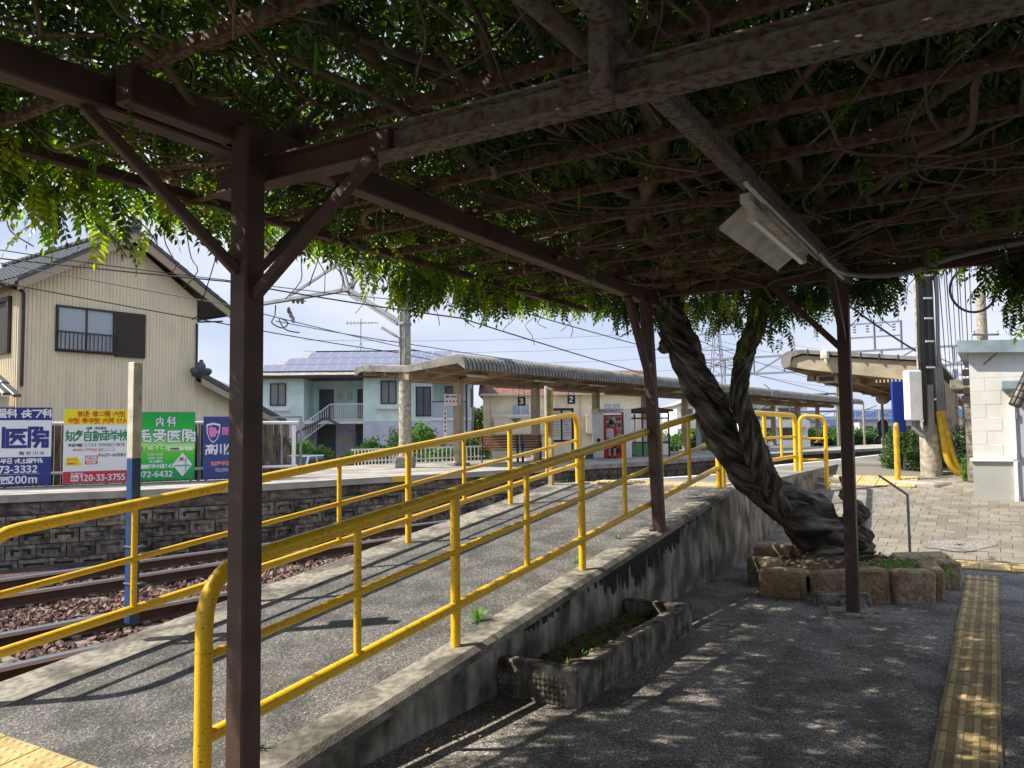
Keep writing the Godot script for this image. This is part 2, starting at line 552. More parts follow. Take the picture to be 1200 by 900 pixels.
	for k in [[0.05, 0.1, 0.02], [0.085, 0.15, 0.03], [0.032, 0.062, 0.02]]:
		var lf := plain([k[0], k[1], k[2]], 0.6)
		lf.backlight_enabled = true
		lf.backlight = Color(k[0] * 4, k[1] * 4, k[2] * 3)
		M.bush.append(lf)
	M.weed = plain([0.16, 0.3, 0.05], 0.6)
	M.weed.backlight_enabled = true
	M.weed.backlight = Color(0.3, 0.6, 0.1)
	M.dry_leaf = plain([0.3, 0.17, 0.06], 0.8)
	M.flower = plain([0.5, 0.45, 0.3], 0.9)

# ---------------------------------------------------------------- light, sky, camera
func stage():
	var cam := Camera3D.new()
	cam.name = "camera"
	add_child(cam)
	cam.position = Vector3(0, 1.59, 0)
	cam.rotation = Vector3(deg_to_rad(3.4), 0, deg_to_rad(-0.6))
	cam.fov = 51.17
	cam.near = 0.05
	cam.far = 4000.0
	cam.current = true
	var sun := DirectionalLight3D.new()
	sun.name = "sun"
	add_child(sun)
	var el := deg_to_rad(45.0)
	var travel := Vector3(cos(el), -sin(el), cos(el) * -0.02)
	sun.look_at_from_position(Vector3.ZERO, travel, Vector3.UP)
	sun.light_energy = 1.02
	sun.light_color = Color(1.0, 0.96, 0.89)
	sun.light_angular_distance = 0.5
	sun.shadow_enabled = true
	var env := Environment.new()
	env.background_mode = Environment.BG_SKY
	env.tonemap_mode = Environment.TONE_MAPPER_LINEAR
	env.tonemap_exposure = 2.6
	env.sdfgi_enabled = true
	env.ssao_enabled = true
	env.ssil_enabled = true
	env.ambient_light_source = Environment.AMBIENT_SOURCE_SKY
	env.background_energy_multiplier = 0.435
	var pan := PanoramaSkyMaterial.new()
	pan.panorama = ImageTexture.create_from_image(sky_image())
	var sky := Sky.new()
	sky.sky_material = pan
	env.sky = sky
	var we := WorldEnvironment.new()
	we.name = "world"
	we.environment = env
	add_child(we)

func sky_image() -> Image:
	var w := 1024
	var h := 512
	var im := Image.create(w, h, false, Image.FORMAT_RGBF)
	var f := FastNoiseLite.new()
	f.seed = 7
	f.frequency = 0.55
	f.fractal_octaves = 5
	f.noise_type = FastNoiseLite.TYPE_SIMPLEX_SMOOTH
	for y in h:
		var el := PI * (0.5 - (y + 0.5) / h)
		for x in w:
			var c := Color(0.3, 0.3, 0.29)
			if el > -0.02:
				var az := TAU * (x + 0.5) / w
				var d := Vector3(cos(el) * cos(az), maxf(sin(el), 0.0), cos(el) * sin(az))
				var p := d * (1.0 / (d.y + 0.22))
				var k := f.get_noise_3d(p.x * 1.1, p.z * 1.1, d.y * 2.0) * 0.5 + 0.5
				var cl := smoothstep(0.34, 0.74, k)
				var t := pow(maxf(d.y, 0.0), 0.6)
				var clear := Color(0.58, 0.66, 0.85).lerp(Color(0.33, 0.46, 0.78), t)
				var cloud := Color(0.9, 0.92, 0.96)
				c = clear.lerp(cloud, 0.12 + 0.72 * cl)
				# thin bright haze low down
				c = c.lerp(Color(0.64, 0.71, 0.87), 0.5 * exp(-d.y * 9.0))
			im.set_pixel(x, y, c)
	return im

# ---------------------------------------------------------------- heights and lines of the ground
func y_ramp(a: float) -> float:
	return clampf(0.31 + 0.11 * (a - 3.98), 0.0, 0.9)

func y_walk(a: float) -> float:
	return clampf(0.126 * (a - 9.7), 0.0, 0.88)

func far_center(a: float) -> float:
	return -9.65 + 0.11 * (a - 5.0) + 0.0045 * (a - 5.0) * (a - 5.0) if a > 2.0 else -9.9395 + 0.083 * (a - 2.0)

func near_center(a: float) -> float:
	return far_center(a) + 2.96

const FAR_EDGE := [[-4.0, -16.2], [2.0, -14.3], [6.2, -12.35], [7.55, -11.45], [9.4, -10.6], [11.4, -10.2], [14.2, -9.45], [16.5, -9.0], [20.4, -8.05], [24.7, -7.5], [31.0, -5.9], [37.0, -3.9], [50.0, 1.2], [70.0, 11.0], [100.0, 28.0]]
const FAR_BACK := [[-4.0, -18.6], [2.0, -16.7], [6.0, -14.75], [7.63, -13.85], [9.4, -12.9], [11.0, -12.7], [13.0, -13.6], [15.3, -14.5], [17.5, -14.4], [20.4, -13.2], [24.7, -12.2], [31.0, -10.4], [37.0, -8.2], [50.0, -3.0], [70.0, 7.0], [100.0, 24.0]]

func line_at(line: Array, a: float) -> float:
	for k in line.size() - 1:
		if a <= line[k + 1][0]:
			return lerpf(line[k][1], line[k + 1][1], (a - line[k][0]) / (line[k + 1][0] - line[k][0]))
	return line[line.size() - 1][1]

func smooth_line(line: Array, a: float) -> float:
	return (line_at(line, a - 0.5) + line_at(line, a) + line_at(line, a + 0.5)) / 3.0

func ground():
	var b := mb()
	var k := 4
	for x in range(-k, k):
		for z in range(-k, k):
			b.quad(Vector3(x * 500, -0.62, z * 500), Vector3(x * 500 + 500, -0.62, z * 500), Vector3(x * 500 + 500, -0.62, z * 500 + 500), Vector3(x * 500, -0.62, z * 500 + 500), Vector3.UP)
	struct("ground", b, M.earth)
	# the asphalt forecourt under the trellis
	var nz := FastNoiseLite.new()
	nz.frequency = 0.35
	nz.seed = 5
	b = mb(AN)
	b.grid(60, 44, func(s, t):
		var a := lerpf(-7.0, 10.3, s)
		var n := lerpf(-2.68, 9.0, t)
		return L(a, n, y_walk(a) + nz.get_noise_2d(a * 2.0, n * 2.0) * 0.012))
	struct("forecourt", b, M.asphalt)
	b = mb(AN)
	b.grid(20, 20, func(s, t): return L(lerpf(-7.0, 1.16, s), lerpf(-9.0, -2.68, t), -0.002))
	struct("ramp_foot", b, M.asphalt)
	# a darker mended patch of asphalt before the platform
	b = mb(AN)
	b.grid(10, 6, func(s, t):
		var a := lerpf(13.2, 15.1, s)
		return L(a, lerpf(-2.6, -1.25 - 0.5 * s, t), y_walk(a) + 0.006))
	struct("asphalt_patch", b, M.asphalt)

func paving():
	# the sloping block pavement up to the platform: a bed, 300 blocks and the rest joined
	var r := rg(41)
	var b := mb(AN)
	b.grid(30, 20, func(s, t):
		var a := lerpf(10.28, 17.5, s)
		return L(a, lerpf(-2.68, 9.0, t), y_walk(a) - 0.006))
	var bed := struct("paved_slope", b, M.paver_joint)
	var kinds := []
	for m in [M.paver, M.paver2]:
		for v in 2:
			var q := mb()
			q.cbox(Vector3(0, -0.02, 0), Vector3(0.236, 0.05, 0.196), 0.004, Basis(), 0.0015, r)
			kinds.append(q.mesh(m))
	var rest := [mb(AN), mb(AN)]
	var made := 0
	var slope := atan(0.126)
	var row := 0
	var a := 10.55
	while a < 16.6:
		for k in 42:
			var n := -2.52 + k * 0.24 + (0.12 if row % 2 else 0.0)
			var y := y_walk(a) - 0.002 + r.randf_range(-0.004, 0.004)
			if a < 15.4 or n > -0.9:
				var bs := Basis(Vector3.RIGHT, slope if a < 16.5 else 0.0) * Basis(Vector3.UP, r.randf_range(-0.02, 0.02))
				var p := L(a, n, y)
				var dn := absf(n - 0.2)
				if made < 300 and a < 12.6 and n > -1.6 and n < 1.6 - (a - 10.5) * 0.25:
					var o := put(bed, "paver", kinds[r.randi() % 4])
					o.transform = AN * Transform3D(bs, p)
					made += 1
				else:
					rest[r.randi() % 2].cbox(p + bs * Vector3(0, -0.02, 0), Vector3(0.236, 0.05, 0.196), 0.004, bs)
		a += 0.199
		row += 1
	for k in 2:
		var o := put(bed, "paver_field", rest[k].mesh([M.paver, M.paver2][k]))
		o.set_meta("kind", "stuff")
	# concrete edging along the ditch and a joint strip
	b = mb()
	b.bar(Vector3(7.12, y_walk(15.0) - 0.1, -13.4), Vector3(8.3, 0.22, -11.35), 0.16, 0.3, 0.015)
	struct("ditch_curb", b, M.concrete)
	b = mb()
	b.bar(Vector3(6.7, 0.58, -13.9), Vector3(7.15, 0.58, -13.15), 0.9, 0.24, 0.03)
	struct("pole_footing", b, M.edge)

func oval_patch():
	var b := mb(AN)
	b.grid(3, 36, func(s, t): 
		var an: float = t * TAU
		var q: float = s * (1.0 + 0.12 * sin(an * 3.0) + 0.07 * sin(an * 5.0 + 1.0))
		var a := 11.07 + cos(an) * 0.3 * q
		return L(a, -0.42 + sin(an) * 0.36 * q + 0.5 * (a - 11.07), y_walk(a) + 0.012))
	struct("drain_patch", b, M.asphalt)

func ramp():
	var b := mb(AN)
	b.grid(60, 12, func(s, t):
		var a := lerpf(1.0, 9.45, s)
		return L(a, lerpf(-4.66, -2.88, t), y_ramp(a) + 0.002))
	struct("ramp", b, M.ramp_asphalt)
	# the concrete curbs: the near one is the top of the wall
	b = mb(AN)
	var prev := []
	var cnt := 48
	for k in cnt + 1:
		var a := lerpf(1.2, 9.45, float(k) / cnt)
		var y := y_ramp(a)
		var sec := [L(a, -2.885, y - 0.1), L(a, -2.885, y + 0.008), L(a, -2.69, y + 0.014), L(a, -2.655, y - 0.012), L(a, -2.648, minf(y - 0.05, y)), L(a, -2.652, -0.2)]
		if k > 0:
			for e in sec.size() - 2:
				b.quad(prev[e], sec[e], sec[e + 1], prev[e + 1], Vector3(0.2, 1, 0) if e != 3 else Vector3(1, 0.2, 0))
		prev = sec
	struct("ramp_curb", b, M.curb)
	b = mb(AN)
	for k in cnt:
		var a := lerpf(1.2, 14.1, float(k) / cnt)
		var a2 := lerpf(1.2, 14.1, float(k + 1) / cnt)
		b.quad(L(a, -2.65, -0.2), L(a2, -2.65, -0.2), L(a2, -2.65, y_ramp(a2) - 0.045), L(a, -2.65, y_ramp(a) - 0.045), Vector3(1, 0, 0))
	b.quad(L(14.1, -2.65, -0.2), L(14.1, -4.0, -0.2), L(14.1, -4.0, 0.86), L(14.1, -2.65, 0.86), Vector3(0, 0, -1))
	var wall := struct("ramp_wall", b, M.mossy)
	# moss hanging down the wall under the curb
	var r := rg(77)
	var ms := mb(AN)
	for k in 150:
		var a := 5.75 + r.randf() * 1.75
		var y := y_ramp(a) - 0.05
		var h := r.randf_range(0.03, 0.3) * (1.0 - absf(a - 6.6) * 0.55)
		var w := r.randf_range(0.012, 0.035)
		ms.poly([L(a - w, -2.643, y), L(a + w, -2.642, y), L(a + w * 0.3, -2.641, y - h), L(a - w * 0.4, -2.644, y - h * 0.85)], Vector3(1, 0.1, 0))
	for k in 70:
		var a := 4.5 + r.randf() * 4.5
		var y := y_ramp(a) - 0.05
		var w := r.randf_range(0.01, 0.03)
		var h := r.randf_range(0.01, 0.05)
		ms.poly([L(a - w, -2.643, y), L(a + w, -2.642, y), L(a + w * 0.5, -2.6415, y - h), L(a - w * 0.6, -2.644, y - h * 0.8)], Vector3(1, 0.1, 0))
	var mo := put(wall, "moss", ms.mesh(M.moss))
	mo.set_meta("kind", "stuff")
	b = mb(AN)
	prev = []
	for k in cnt + 1:
		var a := lerpf(1.0, 9.45, float(k) / cnt)
		var y := y_ramp(a)
		var sec := [L(a, -4.655, y - 0.1), L(a, -4.655, y + 0.006), L(a, -5.03, y + 0.012), L(a, -5.06, y - 0.015), L(a, -5.06, -0.5)]
		if k > 0:
			for e in sec.size() - 1:
				b.quad(prev[e], sec[e], sec[e + 1], prev[e + 1], Vector3(0, 1, 0) if e in [1, 2] else Vector3(-1 if e == 3 else 1, 0.1, 0))
		prev = sec
	struct("track_side_curb", b, M.curb)
	# the near platform beyond the top of the ramp
	var out := PackedVector2Array()
	for p in [[9.45, -2.655], [16.6, -2.655], [16.6, 4.0], [30.0, 5.5], [60.0, 16.0], [60.0, 10.0], [45.0, 3.6], [35.0, 0.4], [25.0, -2.45], [18.6, -3.25], [15.9, -3.72], [12.3, -3.85], [10.6, -4.6], [9.45, -5.06]]:
		out.append(Vector2(p[1], p[0]))
	b = mb(AN)
	b.extrude(out, -0.5, 0.895, Basis(Vector3(1, 0, 0), Vector3(0, 0, -1), Vector3(0, 1, 0)))
	struct("platform", b, M.platform_asphalt)
	# white line along its edge
	b = mb(AN)
	var ed := [[9.6, -4.86], [10.6, -4.45], [12.3, -3.7], [15.9, -3.58], [18.6, -3.1], [25.0, -2.3], [35.0, 0.55], [45.0, 3.75]]
	for k in ed.size() - 1:
		var p: Array = ed[k]
		var q: Array = ed[k + 1]
		b.quad(L(p[0], p[1], 0.9), L(q[0], q[1], 0.9), L(q[0], q[1] + 0.12, 0.9), L(p[0], p[1] + 0.12, 0.9), Vector3.UP)
	struct("white_edge_line", b, M.white_paint)

func rail_profile(b: MB, off: Callable, a0: float, a1: float, top: float, head_only: bool):
	var steps := int((a1 - a0) / 0.7)
	var sec: Array
	if head_only:
		sec = [[-0.034, -0.036], [-0.034, -0.006], [-0.026, 0.0], [0.026, 0.0], [0.034, -0.006], [0.034, -0.036]]
	else:
		sec = [[-0.065, -0.15], [-0.065, -0.138], [-0.009, -0.122], [-0.009, -0.04], [-0.033, -0.034], [-0.033, -0.012], [0.033, -0.012], [0.033, -0.034], [0.009, -0.04], [0.009, -0.122], [0.065, -0.138], [0.065, -0.15]]
	var ring := []
	for k in steps + 1:
		var a := lerpf(a0, a1, float(k) / steps)
		var row := []
		for p in sec:
			row.append(L(a, off.call(a) + p[0], top + p[1]))
		if k > 0:
			for e in sec.size() - 1:
				var d := Vector3(-(sec[e + 1][1] - sec[e][1]), sec[e + 1][0] - sec[e][0], 0)
				b.quad(ring[e], row[e], row[e + 1], ring[e + 1], d)
		ring = row

func tracks():
	# ballast bed
	var b := mb(AN)
	b.grid(40, 16, func(s, t):
		var a := lerpf(-6.0, 60.0, s * s)
		var n0 := maxf(smooth_line(FAR_EDGE, a) - 0.2, far_center(a) - 2.6)
		return L(a, lerpf(n0, near_center(a) + 1.9, t), -0.285 - 0.06 * absf(sin(t * TAU))))
	var bed := struct("ballast", b, M.ballast)
	var r := rg(9)
	var shapes := []
	for m in 3:
		var q := mb()
		var pts := []
		for k in 7:
			pts.append(Vector3(r.randf_range(-1, 1), r.randf_range(-0.7, 0.7), r.randf_range(-1, 1)).normalized() * r.randf_range(0.75, 1.0))
		var top := Vector3(0.1, 0.75, 0.05)
		var bot := Vector3(-0.05, -0.7, 0.1)
		var ring := []
		for k in 6:
			var an := TAU * k / 6.0 + r.randf_range(-0.3, 0.3)
			ring.append(Vector3(cos(an) * r.randf_range(0.7, 1.15), r.randf_range(-0.35, 0.4), sin(an) * r.randf_range(0.6, 0.95)))
		for k in 6:
			var p: Vector3 = ring[k]
			var s: Vector3 = ring[(k + 1) % 6]
			q.poly([p, s, top], (p + s + top))
			q.poly([p, s, bot], (p + s + bot))
		shapes.append(q.mesh([M.rock1, M.rock2, M.rock3][m]))
	for m in 3:
		var mm := MultiMesh.new()
		mm.transform_format = MultiMesh.TRANSFORM_3D
		mm.mesh = shapes[m]
		var tr := []
		var cnt := 7500
		while tr.size() < cnt:
			var a := 1.6 + pow(r.randf(), 1.3) * 12.0
			var fc := far_center(a)
			var n := r.randf_range(fc - 1.0, near_center(a) + 1.75)
			var ok := true
			for c in [fc, fc + 2.96]:
				for s in [-0.55, 0.55]:
					if absf(n - c - s) < 0.09:
						ok = false
			if not ok:
				continue
			var on_sleeper := absf(fposmod(a, 0.66) - 0.33) < 0.11 and (absf(n - fc) < 1.0 or absf(n - fc - 2.96) < 1.0)
			if on_sleeper and r.randf() < 0.8:
				continue
			var sc := r.randf_range(0.022, 0.045)
			var bs := Basis.from_euler(Vector3(r.randf() * TAU, r.randf() * TAU, r.randf() * TAU)).scaled(Vector3.ONE * sc)
			tr.append(AN * Transform3D(bs, L(a, n, -0.275 + r.randf_range(-0.02, 0.035))))
		mm.instance_count = cnt
		for k in cnt:
			mm.set_instance_transform(k, tr[k])
		var mi := MultiMeshInstance3D.new()
		mi.multimesh = mm
		mi.name = "ballast_stones"
		bed.add_child(mi, true)
		mi.set_meta("kind", "stuff")
	var names := ["near track of two worn rails between the ramp and the block wall", "far track of two worn rails at the foot of the block wall"]
	for t in 2:
		var cen := near_center if t == 0 else far_center
		var o := thing("railway_track", names[t], "track", W(6.0, cen.call(6.0), -0.3), "railway tracks between the platforms")
		for s in [-0.55, 0.55]:
			var q := mb(AN)
			rail_profile(q, func(a): return cen.call(a) + s, -5.0, 60.0, -0.09, false)
			var rail := part(o, "rail", q, M.railrust)
			q = mb(AN)
			rail_profile(q, func(a): return cen.call(a) + s, -5.0, 60.0, -0.088, true)
			var h := put(rail, "rail_head", q.mesh(M.railtop))
		# sleepers and their clips
		var sl := mb()
		sl.cbox(Vector3(0, -0.08, 0), Vector3(2.0, 0.14, 0.2), 0.015)
		var sm := sl.mesh(M.sleeper)
		var cl := mb()
		for s in [-0.55, 0.55]:
			for e in [-0.085, 0.085]:
				cl.cbox(Vector3(s + e, 0.012, 0), Vector3(0.05, 0.03, 0.07), 0.006)
		var cm := cl.mesh(M.sleeper)
		for k in 56:
			var a := -4.0 + k * 0.66 + 0.33
			var p := W(a, cen.call(a), -0.245)
			var sp := put(o, "sleeper", sm)
			var bs := Basis(Vector3.UP, -TH - atan((cen.call(a + 0.5) - cen.call(a - 0.5))))
			sp.transform = Transform3D(bs, p - o.position)
			var cp := put(sp, "rail_clip", cm)
			cp.set_meta("kind", "stuff")

func block_mesh(w: float, h: float, m: Material) -> ArrayMesh:
	# a retaining block: a frame, a sunk panel, and a raised bar inside it
	var b := mb()
	var x := w * 0.5
	var y := h * 0.5
	var f := 0.055
	var d := 0.034
	b.cbox(Vector3(0, 0, -0.03), Vector3(w, h, 0.06), 0.006)
	b.v.clear(); b.n.clear(); b.u.clear(); b.c.clear(); b.i.clear()
	var o := [Vector3(-x, -y, 0), Vector3(x, -y, 0), Vector3(x, y, 0), Vector3(-x, y, 0)]
	var q := [Vector3(-x + f, -y + f, 0), Vector3(x - f, -y + f, 0), Vector3(x - f, y - f, 0), Vector3(-x + f, y - f, 0)]
	var p := []
	for k in q:
		p.append(Vector3(k.x * 0.93, k.y * 0.88, -d))
	for k in 4:
		var l := (k + 1) % 4
		b.quad(o[k], o[l], q[l], q[k], Vector3(0, 0, 1))
		b.quad(q[k], q[l], p[l], p[k], -q[k] - q[l] + Vector3(0, 0, 0.05))
		b.quad(o[k], o[l], o[l] - Vector3(0, 0, 0.07), o[k] - Vector3(0, 0, 0.07), o[k] + o[l])
	b.quad(p[0], p[1], p[2], p[3], Vector3(0, 0, 1))
	b.box(Vector3(0, -y * 0.18, -d + 0.008), Vector3(w * 0.46, h * 0.26, 0.034))
	return b.mesh(m)

func far_platform():
	var st := 0.8
	var out_e := []
	var out_b := []
	var a := -4.0
	while a <= 100.0:
		out_e.append(Vector2(smooth_line(FAR_EDGE, a), a))
		out_b.append(Vector2(smooth_line(FAR_BACK, a), a))
		a += st if a < 30 else 4.0
	# top sheet with a pale worn strip, edge stone, and the block wall below it
	var b := mb(AN)
	var cap := mb(AN)
	var wall := mb(AN)
	var strip := mb(AN)
	for k in out_e.size() - 1:
		var p: Vector2 = out_e[k]
		var q: Vector2 = out_e[k + 1]
		var pb: Vector2 = out_b[k]
		var qb: Vector2 = out_b[k + 1]
		b.quad(L(p.y, p.x - 0.3, 0.75), L(q.y, q.x - 0.3, 0.75), L(qb.y, qb.x, 0.75), L(pb.y, pb.x, 0.75), Vector3.UP)
		b.quad(L(pb.y, pb.x, 0.75), L(qb.y, qb.x, 0.75), L(qb.y, qb.x, -0.7), L(pb.y, pb.x, -0.7), Vector3(-1, 0, 0))
		cap.quad(L(p.y, p.x - 0.3, 0.752), L(q.y, q.x - 0.3, 0.752), L(q.y, q.x + 0.02, 0.752), L(p.y, p.x + 0.02, 0.752), Vector3.UP)
		cap.quad(L(p.y, p.x + 0.02, 0.752), L(q.y, q.x + 0.02, 0.752), L(q.y, q.x + 0.025, 0.64), L(p.y, p.x + 0.025, 0.64), Vector3(1, 0, 0))
		cap.quad(L(p.y, p.x + 0.025, 0.64), L(q.y, q.x + 0.025, 0.64), L(q.y, q.x - 0.03, 0.638), L(p.y, p.x - 0.03, 0.638), Vector3(0, -1, 0))
		wall.quad(L(p.y, p.x - 0.025, -0.6), L(q.y, q.x - 0.025, -0.6), L(q.y, q.x - 0.025, 0.65), L(p.y, p.x - 0.025, 0.65), Vector3(1, 0, 0))
		strip.quad(L(p.y, p.x - 0.62, 0.755), L(q.y, q.x - 0.62, 0.755), L(q.y, q.x - 0.54, 0.755), L(p.y, p.x - 0.54, 0.755), Vector3.UP)
	struct("island_platform", b, M.island_top)
	struct("platform_edge_stone", cap, M.edge)
	struct("white_safety_line", strip, M.white_paint)
	var w := struct("block_wall", wall, M.joint)
	# courses of blocks: those near enough to tell apart are pieces, the far ones joined
	var bm := []
	for m in [M.block, M.block2, M.block, M.block3]:
		bm.append(block_mesh(0.375, 0.2, m))
	var band := block_mesh(0.6, 0.2, M.block2)
	var r := rg(12)
	var far := mb(AN)
	var made := 0
	for row in 4:
		var along := -1.0 + (0.2 if row % 2 else 0.0)
		var y := -0.3 + row * 0.212
		var aa := 3.4
		var carry := 0.2 if row % 2 else 0.0
		aa += carry
		while aa < 44.0:
			var n0 := smooth_line(FAR_EDGE, aa)
			var n1 := smooth_line(FAR_EDGE, aa + 0.3)
			var dir := Vector2(0.3, n1 - n0).normalized()
			var turn := atan2(n1 - n0, 0.3)
			var near := aa < 17.2
			var bs := Basis(Vector3.UP, PI / 2 - turn)
			var pos := L(aa, n0 + 0.012, y)
			if near and made < 300:
				var o := put(w, "block", bm[r.randi() % 4])
				o.transform = AN * Transform3D(bs, pos + Vector3(r.randf_range(-0.006, 0.006), 0, 0))
				made += 1
			else:
				var wd := 0.37
				far.xf = AN * Transform3D(bs, pos)
				far.cbox(Vector3(0, 0, -0.02), Vector3(wd, 0.2, 0.05), 0.012)
				far.cbox(Vector3(0, -0.01, 0.0), Vector3(wd * 0.5, 0.08, 0.03), 0.01)
			aa += 0.388 * dir.x
	var fo := put(w, "block_courses", far.mesh(M.block2))
	fo.set_meta("kind", "stuff")
	var up := mb(AN)
	var aa := 3.0
	while aa < 40.0:
		var n0 := smooth_line(FAR_EDGE, aa)
		var n1 := smooth_line(FAR_EDGE, aa + 0.6)
		up.quad(L(aa + 0.008, n0 - 0.01, 0.455), L(aa + 0.592, n1 - 0.01, 0.455), L(aa + 0.592, n1 - 0.01, 0.637), L(aa + 0.008, n0 - 0.01, 0.637), Vector3(1, 0, 0))
		aa += 0.6
	put(w, "concrete_band", up.mesh(M.block2))
	# a yellow mark painted on the edge
	b = mb(AN)
	var c := 12.1
	var n0 := smooth_line(FAR_EDGE, c)
	var n1 := smooth_line(FAR_EDGE, c + 0.45)
	b.quad(L(c, n0 + 0.03, 0.645), L(c + 0.45, n1 + 0.03, 0.645), L(c + 0.45, n1 + 0.026, 0.748), L(c, n0 + 0.026, 0.748), Vector3(1, 0, 0))
	struct("yellow_edge_mark", b, M.yellow_plain)
	# near-black sheet hung before the far stretch of the block wall
	b = mb(AN)
	for k in 3:
		var a0 := 28.0 + k * 5.0
		b.quad(L(a0, smooth_line(FAR_EDGE, a0) + 0.04, -0.3), L(a0 + 4.9, smooth_line(FAR_EDGE, a0 + 4.9) + 0.04, -0.3), L(a0 + 4.9, smooth_line(FAR_EDGE, a0 + 4.9) + 0.04, 0.6), L(a0, smooth_line(FAR_EDGE, a0) + 0.04, 0.6), Vector3(1, 0, 0))
	struct("far_dark_sheet", b, M.joint)

# ---------------------------------------------------------------- the steel trellis
func pergola():
	var o := thing("pergola", "brown and rusty steel trellis on square posts over the ramp foot", "pergola", W(7.46, -1.1, 0))
	var posts := [[2.24, -2.61, 2.86, 0.0, "", 0.1], [7.14, -2.71, 2.86, y_ramp(7.14) + 0.012, "", 0.1], [7.46, -1.1, 2.88, 0.02, "", 0.1], [2.38, 2.3, 2.65, 0, "", 0.1], [7.46, 2.3, 2.88, 0, "", 0.1], [-2.7, -2.8, 2.8, 0, "", 0.1], [-2.7, 2.3, 2.65, 0, "", 0.1]]
	for p in posts:
		var b := mb(AN)
		var lean := -0.09 if p[1] < -2.0 and p[0] > 7.0 else 0.0
		b.bar(L(p[0], p[1], p[3]), L(p[0], p[1] + lean, p[2]), p[5], p[5], 0.008, Vector3(0, 0, 1))
		part(o, "post", b, M.brown)
		if p[0] > 7 and p[1] < 0:
			b = mb(AN)
			b.cbox(L(p[0], p[1], p[3] + 0.002), Vector3(0.15, 0.012, 0.15), 0.003)
			part(o, "base_plate", b, M.brown)
	# long beams
	for p in [[-2.9, -3.4, 2.4, 2.86, 0.1, 0.12, 0, -2.80], [-2.68, 1.72, 2.33, 2.865, 0.09, 0.13, 0], [-2.69, 2.2, 7.45, 2.86, 0.1, 0.12, 0, -2.83], [-1.06, 2.44, 7.55, 2.895, 0.08, 0.09, 1], [-1.0, -3.4, 2.36, 2.92, 0.08, 0.1, 1], [0.65, -3.4, 7.6, 2.93, 0.08, 0.1, 1], [2.3, -3.4, 7.6, 2.93, 0.1, 0.12, 1], [-3.8, -3.4, 8.0, 2.92, 0.05, 0.06, 0]]:
		var b := mb(AN)
		b.bar(L(p[1], p[0], p[3]), L(p[2], p[7] if p.size() > 7 else p[0], p[3]), p[4], p[5], 0.008)
		part(o, "long_beam", b, M.rust if p[6] else M.brown)
	# the cross beams: an H section in grey, its left end painted brown
	var b := mb(AN)
	b.ibeam(L(2.36, -2.95, 2.705), L(2.36, -1.98, 2.705), 0.1, 0.11, 0.01)
	part(o, "cross_beam", b, M.brown)
	b = mb(AN)
	b.ibeam(L(2.36, -1.978, 2.705), L(2.36, 3.2, 2.705), 0.1, 0.11, 0.01)
	part(o, "cross_beam", b, M.rust)
	b = mb(AN)
	b.ibeam(L(-2.7, -3.0, 2.705), L(-2.7, 3.2, 2.705), 0.1, 0.11, 0.01)
	part(o, "cross_beam", b, M.rust)
	b = mb(AN)
	b.bar(L(7.44, -2.95, 2.93), L(7.44, 3.0, 2.93), 0.06, 0.08, 0.006)
	part(o, "cross_beam", b, M.brown)
	b = mb(AN)
	b.bar(L(2.29, -1.03, 2.655), L(2.29, -1.03, 2.96), 0.07, 0.06, 0.006, Vector3(0, 0, 1))
	part(o, "hanger", b, M.rust)
	b = mb(AN)
	b.bar(L(6.7, -0.4, 2.78), L(6.72, -0.41, 2.95), 0.05, 0.03, 0.004, Vector3(0, 0, 1))
	part(o, "hanger", b, M.rust2)
	b = mb(AN)
	b.tube([L(-3.2, -1.2, 2.88), L(2.42, -1.13, 2.87)], 0.034, 12)
	part(o, "pipe", b, M.rust)
	# rafters laid across
	for k in [-3.0, -2.4, -1.8, -1.2, -0.6, 0.0, 0.6, 1.18, 1.78, 2.6, 3.52, 4.1, 4.68, 5.27, 5.86, 6.45, 7.05]:
		b = mb(AN)
		b.bar(L(k, -4.0, 2.95), L(k, 2.75, 2.99), 0.04, 0.052, 0.005)
		part(o, "rafter", b, M.rust2)
	# diagonal braces
	for p in [[2.2, -2.62, 2.25, 1.66, -2.82, 2.80, 0.042], [2.24, -2.57, 2.15, 2.32, -2.0, 2.65, 0.045], [2.28, -2.62, 2.26, 2.9, -2.70, 2.80, 0.042], [7.1, -2.73, 1.95, 6.68, -2.79, 2.80, 0.06], [7.46, -1.12, 2.28, 7.44, -1.7, 2.90, 0.055], [7.42, -1.1, 2.35, 6.68, -1.07, 2.85, 0.055]]:
		b = mb(AN)
		b.bar(L(p[0], p[1], p[2]), L(p[3], p[4], p[5]), p[6], p[6], 0.006)
		part(o, "brace", b, M.brown)
	b = mb(AN)
	b.cbox(L(2.36, -1.98, 2.70), Vector3(0.1, 0.1, 0.09), 0.005)
	part(o, "brace_plate", b, M.brown)
	# concrete footing at the post that stands by the stone ring
	b = mb(AN)
	b.cbox(L(7.46, -1.1, 0.004), Vector3(0.42, 0.05, 0.34), 0.012, Basis(Vector3.UP, 0.3))
	part(o, "footing", b, M.stone_gray)
	# strip lamp under the beam next to the post
	var at := W(4.95, -1.12, 2.84)
	o = thing("strip_lamp", "white open strip lamp with a bare tube hung under the rusty beam", "lamp", at)
	b = mb(AN)
	b.cbox(L(4.95, -1.08, 2.805), Vector3(0.06, 0.06, 1.5), 0.008)
	part(o, "lamp_box", b, M.lamp_white)
